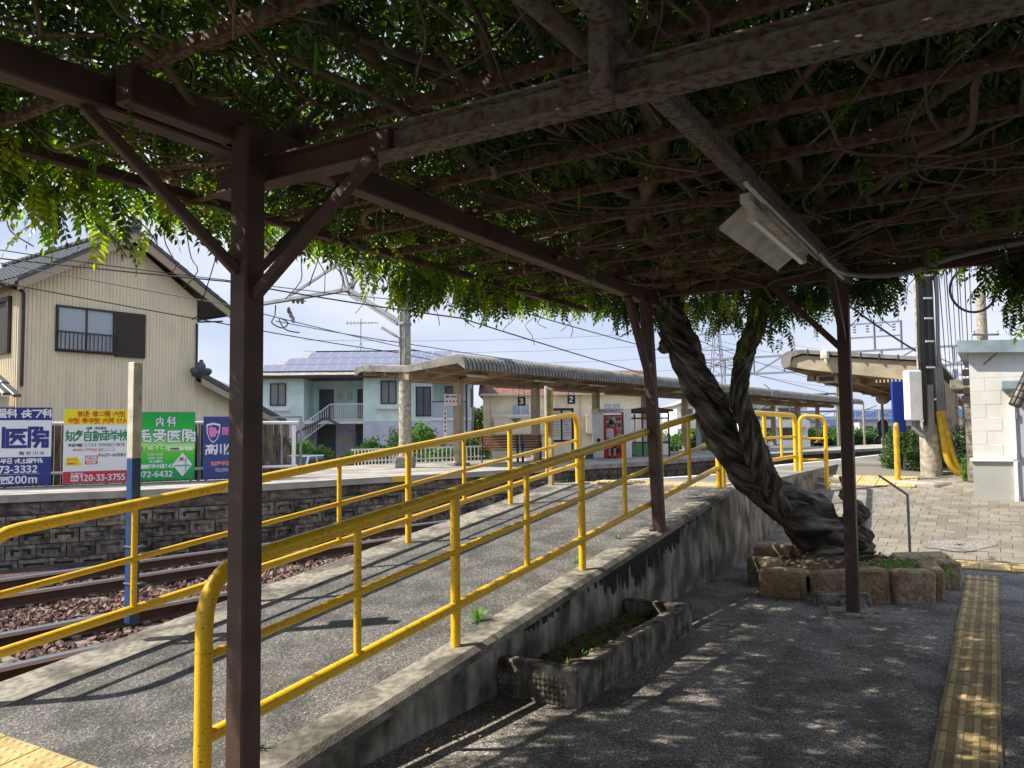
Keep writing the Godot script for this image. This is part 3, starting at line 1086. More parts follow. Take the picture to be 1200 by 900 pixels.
	for s in [-1.0, 1.0]:
		b = mb(AN)
		var x0: float = -1.08 + s * 0.036
		var x1: float = -1.08 + s * (0.17 if s < 0 else 0.09)
		var y1: float = 2.70 if s < 0 else 2.745
		b.poly([L(4.3, x0, 2.80), L(5.7, x0, 2.80), L(5.7, x1, y1), L(4.3, x1, y1)], Vector3(s * 0.5, 1, 0))
		b.poly([L(4.3, x0, 2.796), L(5.7, x0, 2.796), L(5.7, x1, y1 - 0.004), L(4.3, x1, y1 - 0.004)], Vector3(-s * 0.5, -1, 0))
		b.quad(L(4.3, x1, y1), L(5.7, x1, y1), L(5.7, x1, y1 - 0.02), L(4.3, x1, y1 - 0.02), Vector3(s, 0, 0))
		part(o, "reflector", b, M.lamp_white)
		b = mb(AN)
		b.cbox(L(4.98 + s * 0.66, -1.08, 2.745), Vector3(0.055, 0.07, 0.045), 0.008)
		part(o, "tube_holder", b, M.lamp_white)
	b = mb(AN)
	b.tube([L(4.34, -1.08, 2.715), L(5.62, -1.08, 2.715)], 0.0165, 12)
	part(o, "lamp_tube", b, M.tube_glass)
	# conduit
	o = thing("conduit_pipe", "grey conduit pipe bent along the trellis end above the brown post", "pipe", W(6.9, -0.9, 2.85))
	b = mb(AN)
	b.tube(curve([L(5.75, -1.0, 2.80), L(6.7, -0.98, 2.81), L(6.95, -0.6, 2.80), L(6.9, -0.1, 2.90), L(6.85, 0.7, 2.95), L(6.8, 2.4, 2.96)], 5), 0.02, 8)
	part(o, "conduit", b, M.galv)
	b = mb(AN)
	b.tube([L(3.9, -1.0, 2.79), L(6.9, -1.01, 2.80)], 0.012, 8)
	part(o, "thin_conduit", b, M.lamp_white)

func curve(pts: Array, sub: int) -> Array:
	# Catmull-Rom through the points
	var out := []
	for k in pts.size() - 1:
		var p0: Vector3 = pts[maxi(k - 1, 0)]
		var p1: Vector3 = pts[k]
		var p2: Vector3 = pts[k + 1]
		var p3: Vector3 = pts[mini(k + 2, pts.size() - 1)]
		for s in sub:
			out.append(p1.cubic_interpolate(p2, p0, p3, float(s) / sub))
	out.append(pts[pts.size() - 1])
	return out

func rounded(pts: Array, r: float, sub := 6) -> Array:
	var out := [pts[0]]
	for k in range(1, pts.size() - 1):
		var p: Vector3 = pts[k]
		var d0: Vector3 = (pts[k - 1] - p)
		var d1: Vector3 = (pts[k + 1] - p)
		var q := minf(r, minf(d0.length(), d1.length()) * 0.48)
		var a := p + d0.normalized() * q
		var b := p + d1.normalized() * q
		for s in sub + 1:
			var t := float(s) / sub
			out.append(a.lerp(p, t).lerp(p.lerp(b, t), t))
	out.append(pts[pts.size() - 1])
	return out

# ---------------------------------------------------------------- yellow railings
func railing(called: String, label: String, n: float, top: Array, posts: Array, thins: Array, y_of: Callable, lo0: float, lo1: float):
	var o := thing(called, label, "railing", W(posts[0], n, y_of.call(posts[0])), "yellow pipe railings along the ramp")
	var b := mb(AN)
	b.tube(top, 0.036, 14)
	part(o, "top_rail", b, M.yellow)
	for h in [[0.57, 0.02], [0.245, 0.03]]:
		b = mb(AN)
		b.tube([L(lo0, n, y_of.call(lo0) + h[0]), L(lo1, n, y_of.call(lo1) + h[0])], h[1], 12)
		part(o, "mid_rail" if h[0] > 0.4 else "bottom_rail", b, M.yellow)
	for a in posts:
		b = mb(AN)
		b.tube([L(a, n, y_of.call(a) - 0.02), L(a, n, y_of.call(a) + 0.90)], 0.029, 14)
		part(o, "post", b, M.yellow)
	for a in thins:
		b = mb(AN)
		b.tube([L(a, n, y_of.call(a) + 0.245), L(a, n, y_of.call(a) + 0.90)], 0.02, 12)
		part(o, "baluster", b, M.yellow)

func railings():
	var yr := func(a): return y_ramp(a)
	var n := -2.80
	railing("ramp_railing", "long yellow pipe railing on the curb, its looped foot beside the brown post", n,
		rounded([L(2.2, n, y_ramp(2.2) - 0.03), L(2.2, n, y_ramp(2.2) + 0.915), L(9.34, n, y_ramp(9.34) + 0.93), L(9.36, n, y_ramp(9.36) - 0.02)], 0.22), [3.98, 5.70, 7.44], [3.12, 4.84, 6.56, 8.3], yr, 2.2, 9.34)
	n = -4.82
	railing("ramp_railing", "yellow pipe railing on the track side of the ramp", n,
		rounded([L(2.3, n, y_ramp(2.3) - 0.03), L(2.3, n, y_ramp(2.3) + 0.915), L(9.7, n, 0.9 + 0.93), L(9.72, n, 0.88)], 0.22), [4.2, 6.08, 7.96], [3.24, 5.14, 7.02, 8.85], yr, 2.3, 9.7)
	n = -2.83
	var flat := func(_a): return 0.89
	railing("platform_railing", "level yellow pipe railing on the platform behind the leaning trunk", n,
		rounded([L(9.62, n, 0.88), L(9.62, n, 1.81), L(13.75, n, 1.81), L(13.75, n, 0.86)], 0.18), [11.7], [10.65, 12.75], flat, 9.62, 13.75)
	var o := thing("hoop_rail", "narrow yellow hoop rail at the end of the platform railing", "railing", W(14.0, n, 0.9))
	var b := mb(AN)
	b.tube(rounded([L(13.88, n + 0.05, 0.86), L(13.88, n + 0.05, 1.80), L(14.05, n + 0.42, 1.78), L(14.05, n + 0.42, 0.6)], 0.13), 0.032, 12)
	part(o, "hoop", b, M.yellow)
	for h in [0.45, 0.1]:
		b = mb(AN)
		b.tube([L(13.88, n + 0.05, 0.98 + h), L(14.05, n + 0.42, 0.97 + h)], 0.02, 10)
		part(o, "cross_rail", b, M.yellow)
	# yellow edges of the three shallow steps beside the wall end
	o = thing("edge_steps", "low concrete steps with yellow painted edges at the wall end", "steps", Vector3(5.1, 0.5, -13.4))
	var st := [[Vector3(5.05, 0.80, -14.05), Vector3(5.75, 0.66, -13.6)], [Vector3(4.98, 0.69, -13.75), Vector3(5.62, 0.585, -13.3)], [Vector3(4.9, 0.56, -13.45), Vector3(5.45, 0.45, -13.0)]]
	for s in st:
		var p: Vector3 = s[0]
		var q: Vector3 = s[1]
		var d := (q - p).normalized()
		var side := Vector3(-d.z, 0, d.x).normalized()
		b = mb()
		var w := side * 0.42
		b.quad(p, q, q - w, p - w, Vector3.UP)
		b.quad(p, q, q - Vector3(0, 0.16, 0), p - Vector3(0, 0.16, 0), side)
		b.quad(q, q - w, q - w - Vector3(0, 0.16, 0), q - Vector3(0, 0.16, 0), d)
		var sp := part(o, "step", b, M.concrete)
		b = mb()
		b.bar(p + Vector3(0, -0.022, 0) - w * 0.12, q + Vector3(0, -0.022, 0) - w * 0.12, 0.11, 0.055, 0.003)
		var e := put(sp, "yellow_edge", b.mesh(M.yellow_plain))
		e.position = -o.position

# ---------------------------------------------------------------- planter, stone ring, stake
func planter():
	var o := thing("planter_box", "low mossy concrete planter box built against the ramp wall", "planter", W(5.2, -2.4, 0))
	var b := mb(AN)
	b.cbox(L(4.25, -2.385, 0.1), Vector3(0.52, 0.24, 0.1), 0.012)
	part(o, "end_wall", b, M.planter)
	b = mb(AN)
	b.cbox(L(6.17, -2.385, 0.1), Vector3(0.52, 0.24, 0.1), 0.012)
	part(o, "end_wall", b, M.planter)
	b = mb(AN)
	b.cbox(L(5.21, -2.155, 0.101), Vector3(0.1, 0.245, 2.03), 0.012)
	part(o, "long_wall", b, M.planter)
	# ridges of the split face on the end wall
	b = mb(AN)
	var r := rg(4)
	for k in 16:
		for l in 5:
			b.cbox(L(4.198, -2.63 + k * 0.03 + r.randf_range(-0.004, 0.004), 0.015 + l * 0.034), Vector3(0.026, 0.024, 0.014), 0.004, Basis(Vector3(0, 0, 1), 0.6))
	var sf := part(o, "split_face", b, M.planter)
	sf.set_meta("kind", "stuff")
	b = mb(AN)
	var nz := FastNoiseLite.new()
	nz.frequency = 2.0
	b.grid(30, 12, func(s, t): return L(lerpf(4.28, 6.14, s), lerpf(-2.65, -2.19, t), 0.10 + 0.035 * nz.get_noise_2d(s * 6.0, t * 2.0)))
	part(o, "soil", b, M.soil)
	b = mb(AN)
	for k in 900:
		var a := r.randf_range(4.3, 6.1)
		var n := r.randf_range(-2.63, -2.21)
		if nz.get_noise_2d(a * 1.3, n * 1.3) < -0.05:
			continue
		var h := r.randf_range(0.012, 0.04)
		var d := Vector3(r.randf_range(-1, 1), 0, r.randf_range(-1, 1)).normalized() * 0.006
		b.poly([L(a, n, 0.1) - d, L(a, n, 0.1) + d, L(a, n, 0.1 + h) + d.rotated(Vector3.UP, 1.2) * 3.0], Vector3(0, 0.2, 1))
	var g := part(o, "moss_grass", b, M.weed)
	g.set_meta("kind", "stuff")

func stone_ring():
	var o := thing("stone_ring", "ring of rough sandstone blocks round the foot of the leaning trunk", "tree ring", Vector3(3.4, 0, -8.3))
	var r := rg(31)
	# [x, z, turn, length, height, depth, material]
	var list := [
		[2.56, -7.78, -0.55, 0.40, 0.26, 0.2, 0], [3.09, -7.5, 0.02, 0.66, 0.29, 0.2, 0], [3.645, -7.46, 0.06, 0.37, 0.29, 0.2, 1], [3.98, -7.76, 1.25, 0.52, 0.28, 0.17, 0],
		[2.58, -8.36, 1.75, 0.44, 0.27, 0.2, 1], [2.92, -9.1, 2.6, 0.42, 0.3, 0.2, 1], [3.5, -9.3, 0.1, 0.6, 0.28, 0.2, 0], [4.25, -8.5, 0.0, 0.55, 0.27, 0.18, 1], [4.35, -8.15, 1.3, 0.34, 0.26, 0.2, 1], [3.75, -8.75, 0.4, 0.2, 0.3, 0.16, 2]]
	for s in list:
		var b := mb()
		b.cbox(Vector3(s[0], s[4] * 0.5 - 0.02 + (0.03 if s[6] == 2 else 0.0), s[1]), Vector3(s[3], s[4] + 0.04, s[5]), 0.022, Basis(Vector3.UP, s[2]) * Basis(Vector3(1, 0, 0), r.randf_range(-0.05, 0.05)) * Basis(Vector3(0, 0, 1), r.randf_range(-0.06, 0.06)), 0.014, r)
		part(o, "ring_stone", b, [M.stone, M.stone2, M.stone_gray][s[6]])
	var b := mb()
	b.cbox(Vector3(2.94, 0.055, -7.3), Vector3(0.46, 0.13, 0.13), 0.01, Basis(Vector3.UP, -0.02))
	part(o, "curb_piece", b, M.stone_gray, "smooth grey curb piece laid before the front stone")
	b = mb()
	var nz := FastNoiseLite.new()
	nz.frequency = 1.6
	nz.fractal_octaves = 4
	b.grid(36, 36, func(s, t):
		var an: float = s * TAU
		var q: float = t * 0.92
		var x: float = 3.45 + cos(an) * q * 0.85
		var z: float = -8.35 + sin(an) * q * 0.85
		return Vector3(x, 0.2 + 0.09 * nz.get_noise_2d(x * 2.0, z * 2.0) - 0.02 * q, z))
	part(o, "soil", b, M.soil)
	# pebbles and litter in it
	b = mb()
	for k in 130:
		var an := r.randf() * TAU
		var q := sqrt(r.randf()) * 0.75
		var s := r.randf_range(0.012, 0.04)
		b.cbox(Vector3(3.45 + cos(an) * q, 0.22 + r.randf() * 0.03, -8.35 + sin(an) * q * 0.9), Vector3(s, s * 0.7, s * 0.9), s * 0.2, Basis.from_euler(Vector3(r.randf(), r.randf() * 6, r.randf())))
	var pb := part(o, "pebbles", b, M.stone2)
	pb.set_meta("kind", "stuff")
	b = mb()
	for k in 260:
		var c := Vector3(r.randf_range(3.55, 4.2), 0.2, r.randf_range(-8.5, -7.7))
		var h := r.randf_range(0.03, 0.09)
		var d := Vector3(r.randf_range(-1, 1), 0, r.randf_range(-1, 1)).normalized() * 0.008
		b.poly([c - d, c + d, c + Vector3(0, h, 0) + d.rotated(Vector3.UP, 1.4) * 5.0], Vector3(0, 0.2, 1))
	var gr := part(o, "ground_cover", b, M.weed)
	gr.set_meta("kind", "stuff")
	# the bent stake
	o = thing("bent_stake", "thin grey steel stake with its top bent over, stuck in the stone ring", "stake", Vector3(4.18, 0.1, -8.55))
	b = mb()
	b.bar(Vector3(4.18, 0.1, -8.55), Vector3(4.2, 0.885, -8.6), 0.022, 0.022, 0.002, Vector3(0, 0, 1))
	part(o, "upright", b, M.galv)
	b = mb()
	b.bar(Vector3(4.2, 0.875, -8.6), Vector3(3.97, 1.075, -8.75), 0.03, 0.022, 0.002)
	part(o, "bent_top", b, M.galv)

# ---------------------------------------------------------------- the wisteria
func trunk_mesh(b: MB, pts: Array, sub: int, sides: int, twist: float, sd: int, rough := 1.0):
	var ps := []
	var rs := []
	for k in pts:
		ps.append(k[0])
		rs.append(k[1])
	var path := curve(ps, sub)
	var rad := []
	for k in rs.size() - 1:
		for s in sub:
			rad.append(lerpf(rs[k], rs[k + 1], float(s) / sub))
	rad.append(rs[rs.size() - 1])
	var nz := FastNoiseLite.new()
	nz.seed = sd
	nz.frequency = 1.0
	nz.fractal_octaves = 4
	var fx := []
	var x := Vector3(0.3, 0.1, 1).normalized()
	var fr := []
	for k in path.size():
		var t: Vector3 = (path[mini(k + 1, path.size() - 1)] - path[maxi(k - 1, 0)]).normalized()
		x = (x - t * x.dot(t)).normalized()
		fr.append([x, t.cross(x)])
	var cnt := path.size() - 1
	var first := b.v.size()
	b.grid(cnt, sides, func(u, w):
		var k := int(round(u * cnt))
		var an: float = w * TAU
		var p: Vector3 = path[k]
		var s := k * 0.5 / sub
		var d: Vector3 = fr[k][0] * cos(an) + fr[k][1] * sin(an)
		var q := an + s * twist
		var rope := pow(absf(sin(q * 1.5)), 0.85) * 0.5 + pow(absf(sin(q * 3.0 + 1.0 + s)), 0.6) * 0.12 - 0.36
		var fib := 0.025 * sin(q * 11.0 + 3.0 * nz.get_noise_2d(s * 2.0, 1.0)) + 0.012 * sin(q * 19.0 + s)
		var lump := nz.get_noise_3d(cos(an) + s * 1.3, sin(an) + s * 0.7, s * 1.1) * 0.4
		var fine := nz.get_noise_3d(cos(q) * 5.0, sin(q) * 5.0, s * 1.2) * 0.07
		return p + d * (rad[k] * (1.0 + (rope + fib + lump + fine) * rough)), Vector3.ZERO, true)
	for k in range(first, b.v.size()):
		var t: Vector2 = b.u[k]
		var s := t.x * cnt * 0.5 / sub
		b.u[k] = Vector2(s * 0.45, t.y + s * twist / TAU)

func leaf_mesh(m: Material, pairs: int, ll: float, lw: float, sd: int) -> ArrayMesh:
	# one compound leaf: a drooping stalk along +z with pairs of pointed leaflets and one at its end
	var b := mb()
	var r := rg(sd)
	var stalk := []
	var len := pairs * ll * 0.52
	for k in 7:
		var t := k / 6.0
		stalk.append(Vector3(0, -0.30 * len * t * t, len * t))
	b.tube(stalk, 0.0016, 3, false)
	for k in pairs + 1:
		var t := clampf((k + 0.6) / (pairs + 0.6), 0.0, 1.0)
		var p := Vector3(0, -0.30 * len * t * t, len * t)
		var sides := [-1.0, 1.0] if k < pairs else [0.0]
		for s in sides:
			var q := 1.0 - 0.35 * absf(t - 0.5)
			var l := ll * q * r.randf_range(0.85, 1.12)
			var w := lw * q * r.randf_range(0.85, 1.1)
			var dir := Vector3(s * 0.86, -0.28 + r.randf_range(-0.2, 0.15), 0.5).normalized() if s != 0.0 else Vector3(0, -0.5, 0.85).normalized()
			var side := dir.cross(Vector3.UP).normalized()
			side = side.rotated(dir, r.randf_range(-0.5, 0.5))
			var up := side.cross(dir)
			var mid := p + dir * l * 0.42 - up * w * 0.16
			var tip := p + dir * l - Vector3(0, l * 0.14, 0)
			var e0 := p + dir * l * 0.40 + side * w * 0.5
			var e1 := p + dir * l * 0.40 - side * w * 0.5
			b.poly([p, e0, tip, mid], up)
			b.poly([p, mid, tip, e1], up)
	return b.mesh(m)

func scatter(o: Node3D, called: String, mesh: Mesh, tr: Array):
	var mm := MultiMesh.new()
	mm.transform_format = MultiMesh.TRANSFORM_3D
	mm.mesh = mesh
	mm.instance_count = tr.size()
	var inv := Transform3D(Basis(), -o.position)
	for k in tr.size():
		mm.set_instance_transform(k, inv * tr[k])
	var mi := MultiMeshInstance3D.new()
	mi.multimesh = mm
	mi.name = called
	o.add_child(mi, true)
	mi.set_meta("kind", "stuff")

func leaf_turn(r: RandomNumberGenerator, pitch0: float, pitch1: float, yaw := -100.0) -> Basis:
	var y := r.randf() * TAU if yaw < -50.0 else yaw
	return Basis(Vector3.UP, y) * Basis(Vector3.RIGHT, deg_to_rad(r.randf_range(pitch0, pitch1))) * Basis(Vector3(0, 0, 1), r.randf_range(-0.5, 0.5))

func droop(a: float, n: float) -> float:
	# how far the fringe hangs below the steel at the rim of the canopy
	var w := 0.0
	if n < -3.3:
		w = 0.12 + 0.1 * sin(a * 2.3 + 0.6) + 0.08 * sin(a * 5.1)
		if a < 2.2:
			w += 0.16
		if a > 3.8 and a < 4.9:
			w -= 0.08
	if a > 7.5:
		w = maxf(w, 0.12 + 0.1 * sin(n * 3.1 + 0.4) + 0.07 * sin(n * 7.0))
		if n > 0.1:
			w += 0.22
		if n < -1.7:
			w += 0.06
		if n > -1.0 and n < -0.2:
			w -= 0.1
	return maxf(w, 0.03)

func wisteria():
	var base := Vector3(3.45, 0.1, -8.75)
	var o := thing("wisteria", "old twisted wisteria leaning from the stone ring up over the trellis", "tree", base)
	var b := mb()
	trunk_mesh(b, [[Vector3(3.55, -0.02, -8.7), 0.34], [Vector3(3.53, 0.08, -8.75), 0.33], [Vector3(3.48, 0.24, -8.8), 0.29], [Vector3(3.36, 0.47, -8.85), 0.255], [Vector3(3.06, 0.73, -8.85), 0.205], [Vector3(2.707, 0.985, -8.8), 0.165], [Vector3(2.44, 1.248, -8.75), 0.15], [Vector3(2.24, 1.574, -8.7), 0.15], [Vector3(2.08, 1.941, -8.6), 0.155], [Vector3(1.9, 2.275, -8.5), 0.15], [Vector3(1.77, 2.556, -8.4), 0.14], [Vector3(1.653, 2.85, -8.3), 0.13], [Vector3(1.577, 3.075, -8.2), 0.1]], 12, 72, 2.2, 3)
	part(o, "trunk", b, M.bark)
	b = mb()
	trunk_mesh(b, [[Vector3(2.95, 0.72, -8.76), 0.12], [Vector3(2.76, 0.95, -8.70), 0.13], [Vector3(2.62, 1.25, -8.6), 0.115], [Vector3(2.52, 1.56, -8.53), 0.1], [Vector3(2.42, 1.88, -8.5), 0.088], [Vector3(2.41, 2.15, -8.46), 0.085], [Vector3(2.48, 2.44, -8.4), 0.09], [Vector3(2.54, 2.697, -8.3), 0.09], [Vector3(2.585, 2.931, -8.2), 0.085], [Vector3(2.604, 3.133, -8.1), 0.06]], 10, 40, -2.4, 8)
	part(o, "limb", b, M.bark)
	# cords that wind round the trunk
	var r := rg(15)
	for k in 5:
		var pts := []
		var ph := r.randf() * TAU
		var main := [Vector3(3.49, 0.05, -8.75), Vector3(3.29, 0.47, -8.85), Vector3(3.023, 0.755, -8.85), Vector3(2.707, 1.003, -8.8), Vector3(2.476, 1.248, -8.75), Vector3(2.304, 1.574, -8.7), Vector3(2.122, 1.941, -8.6), Vector3(1.925, 2.275, -8.5), Vector3(1.783, 2.556, -8.4), Vector3(1.653, 2.9, -8.3)]
		for l in main.size():
			var an := ph + l * 0.75
			pts.append([main[l] + Vector3(cos(an) * 0.6, 0.5 * cos(an), sin(an)) * (0.13 - 0.003 * l) + Vector3(r.randf_range(-0.03, 0.03), 0, 0), r.randf_range(0.04, 0.07)])
		b = mb()
		trunk_mesh(b, pts, 9, 14, 5.0, 20 + k, 1.4)
		part(o, "twisted_stem", b, M.bark)
	for k in [[Vector3(3.70, 0.68, -8.72), 0.13], [Vector3(3.69, 0.44, -8.66), 0.14], [Vector3(3.63, 0.88, -8.8), 0.07], [Vector3(3.30, 0.80, -8.98), 0.085], [Vector3(1.61, 2.47, -8.38), 0.07]]:
		b = mb()
		var c: Vector3 = k[0]
		trunk_mesh(b, [[c - Vector3(0.03, k[1] * 1.1, 0), 0.3 * k[1]], [c - Vector3(0.02, k[1] * 0.7, 0), 0.85 * k[1]], [c, k[1]], [c + Vector3(0.01, k[1] * 0.6, 0), 0.8 * k[1]], [c + Vector3(0.03, k[1] * 1.05, 0), 0.12 * k[1]]], 7, 22, 2.0, 40 + int(c.y * 10), 0.55)
		part(o, "burl", b, M.bark)
	for k in [[Vector3(3.62, 0.9, -8.82), Vector3(3.60, 1.06, -8.88), 0.028], [Vector3(1.6, 2.5, -8.4), Vector3(1.55, 2.62, -8.4), 0.025], [Vector3(1.62, 2.5, -8.4), Vector3(1.63, 2.63, -8.38), 0.02]]:
		b = mb()
		b.tube([k[0], (k[0] + k[1]) * 0.5 + Vector3(0.01, 0, 0.01), k[1]], [k[2], k[2] * 0.9, k[2] * 0.6], 7)
		part(o, "stub", b, M.bark_small)
	# lichen patches on the upper side of the trunk
	# stems that run from the trunk over the steel
	var heads := [Vector3(1.6, 3.05, -8.2), Vector3(2.58, 3.1, -8.15)]
	for k in 22:
		var p: Vector3 = heads[k % 2]
		var q := W(r.randf_range(0.2, 6.8), r.randf_range(-3.8, 2.2), 3.06 + r.randf_range(-0.06, 0.12))
		var pts := []
		var cnt := 9
		for l in cnt + 1:
			var t := float(l) / cnt
			var c := p.lerp(q, t) + Vector3(r.randf_range(-0.3, 0.3), r.randf_range(-0.06, 0.07), r.randf_range(-0.3, 0.3)) * sin(t * PI)
			pts.append([c, lerpf(0.05 + 0.025 * (k % 3), 0.012, t)])
		b = mb()
		trunk_mesh(b, pts, 4, 9, 3.0, 60 + k, 0.8)
		part(o, "stem", b, M.twig if k % 3 else M.bark_small)
	# a tangle of thin shoots under the leaves
	b = mb()
	for k in 620:
		var a := r.randf_range(0.2, 7.6)
		var n := r.randf_range(-3.9, 2.6)
		var p := L(a, n, r.randf_range(2.97, 3.25))
		var dir := Vector3(r.randf_range(-1, 1), r.randf_range(-0.15, 0.1), r.randf_range(-1, 1)).normalized()
		if k % 2:
			dir = (Vector3(-3.4 * r.randf(), 3.05, -7.9) - p).normalized()
		var pts := [p]
		var ln := r.randf_range(0.5, 1.5)
		for l in 5:
			dir = (dir + Vector3(r.randf_range(-0.5, 0.5), r.randf_range(-0.28, 0.22), r.randf_range(-0.5, 0.5))).normalized()
			p += dir * ln / 5.0
			p.y = clampf(p.y, 2.86, 3.4)
			pts.append(p)
		b.xf = AN
		b.tube(curve(pts, 3), r.randf_range(0.003, 0.010) if k % 7 else 0.016, 5, false)
	for k in 60:
		# loose shoots hanging at the rim
		var side := k % 3
		var p := L(r.randf_range(0.8, 7.8), r.randf_range(-4.4, -3.6), 2.95) if side < 2 else L(r.randf_range(7.6, 8.2), r.randf_range(-2.8, 2.2), 2.95)
		var pts := [p]
		for l in 4:
			p += Vector3(r.randf_range(-0.1, 0.1), -r.randf_range(0.04, 0.13), r.randf_range(-0.1, 0.1))
			pts.append(p)
		b.tube(curve(pts, 3), 0.0035, 4, false)
	var tw := part(o, "shoots", b, M.twig)
	tw.set_meta("kind", "stuff")
	# the leaves: three tones, each a scatter of compound leaves through the canopy
	var lm := []
	for m in 3:
		lm.append(leaf_mesh(M.leaf[m], 6, 0.068, 0.033, 5 + m))
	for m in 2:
		lm.append(leaf_mesh(M.lit_rim[m], 6, 0.068, 0.034, 15 + m))
	var sets := [[], [], [], [], []]
	var nz := FastNoiseLite.new()
	nz.seed = 14
	nz.frequency = 0.5
	for k in 33000:
		var a := r.randf_range(-4.2, 8.0)
		var n := r.randf_range(-4.35, 3.6)
		var d := nz.get_noise_2d(a * 2.0, n * 2.0)
		if d < -0.32 and r.randf() < 0.5:
			continue
		if n < -3.9 and r.randf() < 0.45:
			continue
		var y := 3.13 + 0.5 * pow(r.randf(), 1.2) + 0.16 * d
		sets[k % 3].append(AN * Transform3D(leaf_turn(r, -15, 42).scaled(Vector3.ONE * r.randf_range(0.75, 1.15)), L(a, n, y)))
	# thicker growth near the trunk end and on the right
	for k in 9000:
		var a := r.randf_range(3.2, 8.0)
		var n := r.randf_range(-2.6, 3.4)
		sets[k % 3].append(AN * Transform3D(leaf_turn(r, -10, 42).scaled(Vector3.ONE * r.randf_range(0.75, 1.1)), L(a, n, r.randf_range(3.16, 3.65))))
	# unseen upper layer of leaves, added to shade the canopy below
	for k in 15000:
		var a := r.randf_range(-4.2, 7.8)
		var n := r.randf_range(-3.0, 3.6)
		if n < -0.6 and a < 4.5 and r.randf() < 0.75:
			continue
		sets[k % 3].append(AN * Transform3D(leaf_turn(r, -20, 30).scaled(Vector3.ONE * r.randf_range(0.95, 1.3)), L(a, n, r.randf_range(3.55, 3.95))))
	# a few low leaves between the rafters
	for k in 240:
		var a := r.randf_range(0.4, 7.6)
		var n := r.randf_range(-3.7, 2.4)
		if nz.get_noise_2d(a * 5.0, n * 5.0 + 40.0) < 0.08:
			continue
		sets[k % 3].append(AN * Transform3D(leaf_turn(r, 40, 85).scaled(Vector3.ONE * r.randf_range(0.6, 0.95)), L(a, n, r.randf_range(2.82, 3.05))))
	# the hanging fringe on the track side and at the far end
	for k in 3000:
		var a: float
		var n: float
		var yaw: float
		if k % 5 < 3:
			a = r.randf_range(-3.0, 8.2)
			n = r.randf_range(-4.75, -3.45)
			yaw = -PI / 2
		else:
			a = r.randf_range(7.3, 8.35)
			n = r.randf_range(-4.3, 3.4)
			yaw = PI
		var dr := droop(a, n) * (1.0 + 0.5 * nz.get_noise_2d(a * 7.0, n * 7.0 + 9.0))
		var y := 3.25 - r.randf() * dr
		var pick := k % 3
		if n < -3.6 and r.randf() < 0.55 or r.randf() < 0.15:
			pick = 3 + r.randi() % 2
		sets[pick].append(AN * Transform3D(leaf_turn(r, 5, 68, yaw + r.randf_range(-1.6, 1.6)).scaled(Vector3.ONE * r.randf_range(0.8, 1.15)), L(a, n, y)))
	# clumps that hang round the tops of the trunk and the limb
	for c in [[8.35, -2.0, 2.92, 0.4, 150], [8.5, -2.6, 3.0, 0.35, 120], [8.2, -1.5, 2.95, 0.3, 110], [7.85, -0.9, 2.93, 0.22, 90], [7.9, -3.2, 2.95, 0.28, 90], [7.9, 0.9, 2.8, 0.36, 340], [7.5, 1.5, 2.74, 0.42, 380], [6.9, 1.1, 2.8, 0.3, 200], [7.7, 0.3, 2.92, 0.3, 200], [5.4, -4.2, 2.98, 0.25, 120], [6.3, -4.1, 3.0, 0.25, 110], [1.6, -4.1, 2.98, 0.32, 150], [2.3, -4.2, 2.95, 0.25, 90], [0.9, -3.9, 3.0, 0.28, 100]]:
		for k in c[4]:
			var d: Vector3 = Vector3(r.randfn(), r.randfn() * 0.7, r.randfn()) * c[3] * 0.5
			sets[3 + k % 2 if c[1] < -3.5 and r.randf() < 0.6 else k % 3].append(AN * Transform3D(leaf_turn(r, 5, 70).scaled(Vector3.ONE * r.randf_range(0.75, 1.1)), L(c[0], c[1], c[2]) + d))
	for m in 5:
		scatter(o, "foliage", lm[m], sets[m])
	# single leaves that stand out against the sky
	for k in 200:
		var a: float
		var n: float
		if k % 3 < 2:
			a = r.randf_range(0.7, 7.5)
			n = r.randf_range(-4.5, -3.7)
		else:
			a = r.randf_range(7.6, 8.3)
			n = r.randf_range(-3.2, 1.8)
		var y := 3.1 - droop(a, n) * r.randf_range(0.8, 1.25)
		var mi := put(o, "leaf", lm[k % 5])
		var t := AN * Transform3D(leaf_turn(r, 30, 75).scaled(Vector3.ONE * r.randf_range(0.8, 1.2)), L(a, n, y))
		t.origin -= o.position
		mi.transform = t
	# one pale faded flower cluster
	b = mb()
	var f0 := W(3.2, 0.55, 2.9)
	for k in 46:
		var t := k / 46.0
		b.ball(f0 + Vector3(r.randf_range(-0.02, 0.02), -0.28 * t, r.randf_range(-0.02, 0.02)), Vector3(0.012, 0.009, 0.012) * (1.1 - 0.5 * t), 5, 4)
	part(o, "faded_flower", b, M.flower)
	# a few seed pods
	for k in 7:
		b = mb()
		var p := W(r.randf_range(1.2, 5.0), r.randf_range(-3.6, 0.8), 2.93)
		b.tube([p, p + Vector3(0.004, -0.05, 0), p + Vector3(0.0, -0.12, 0.004)], [0.003, 0.009, 0.003], 6)
		part(o, "seed_pod", b, M.weed)

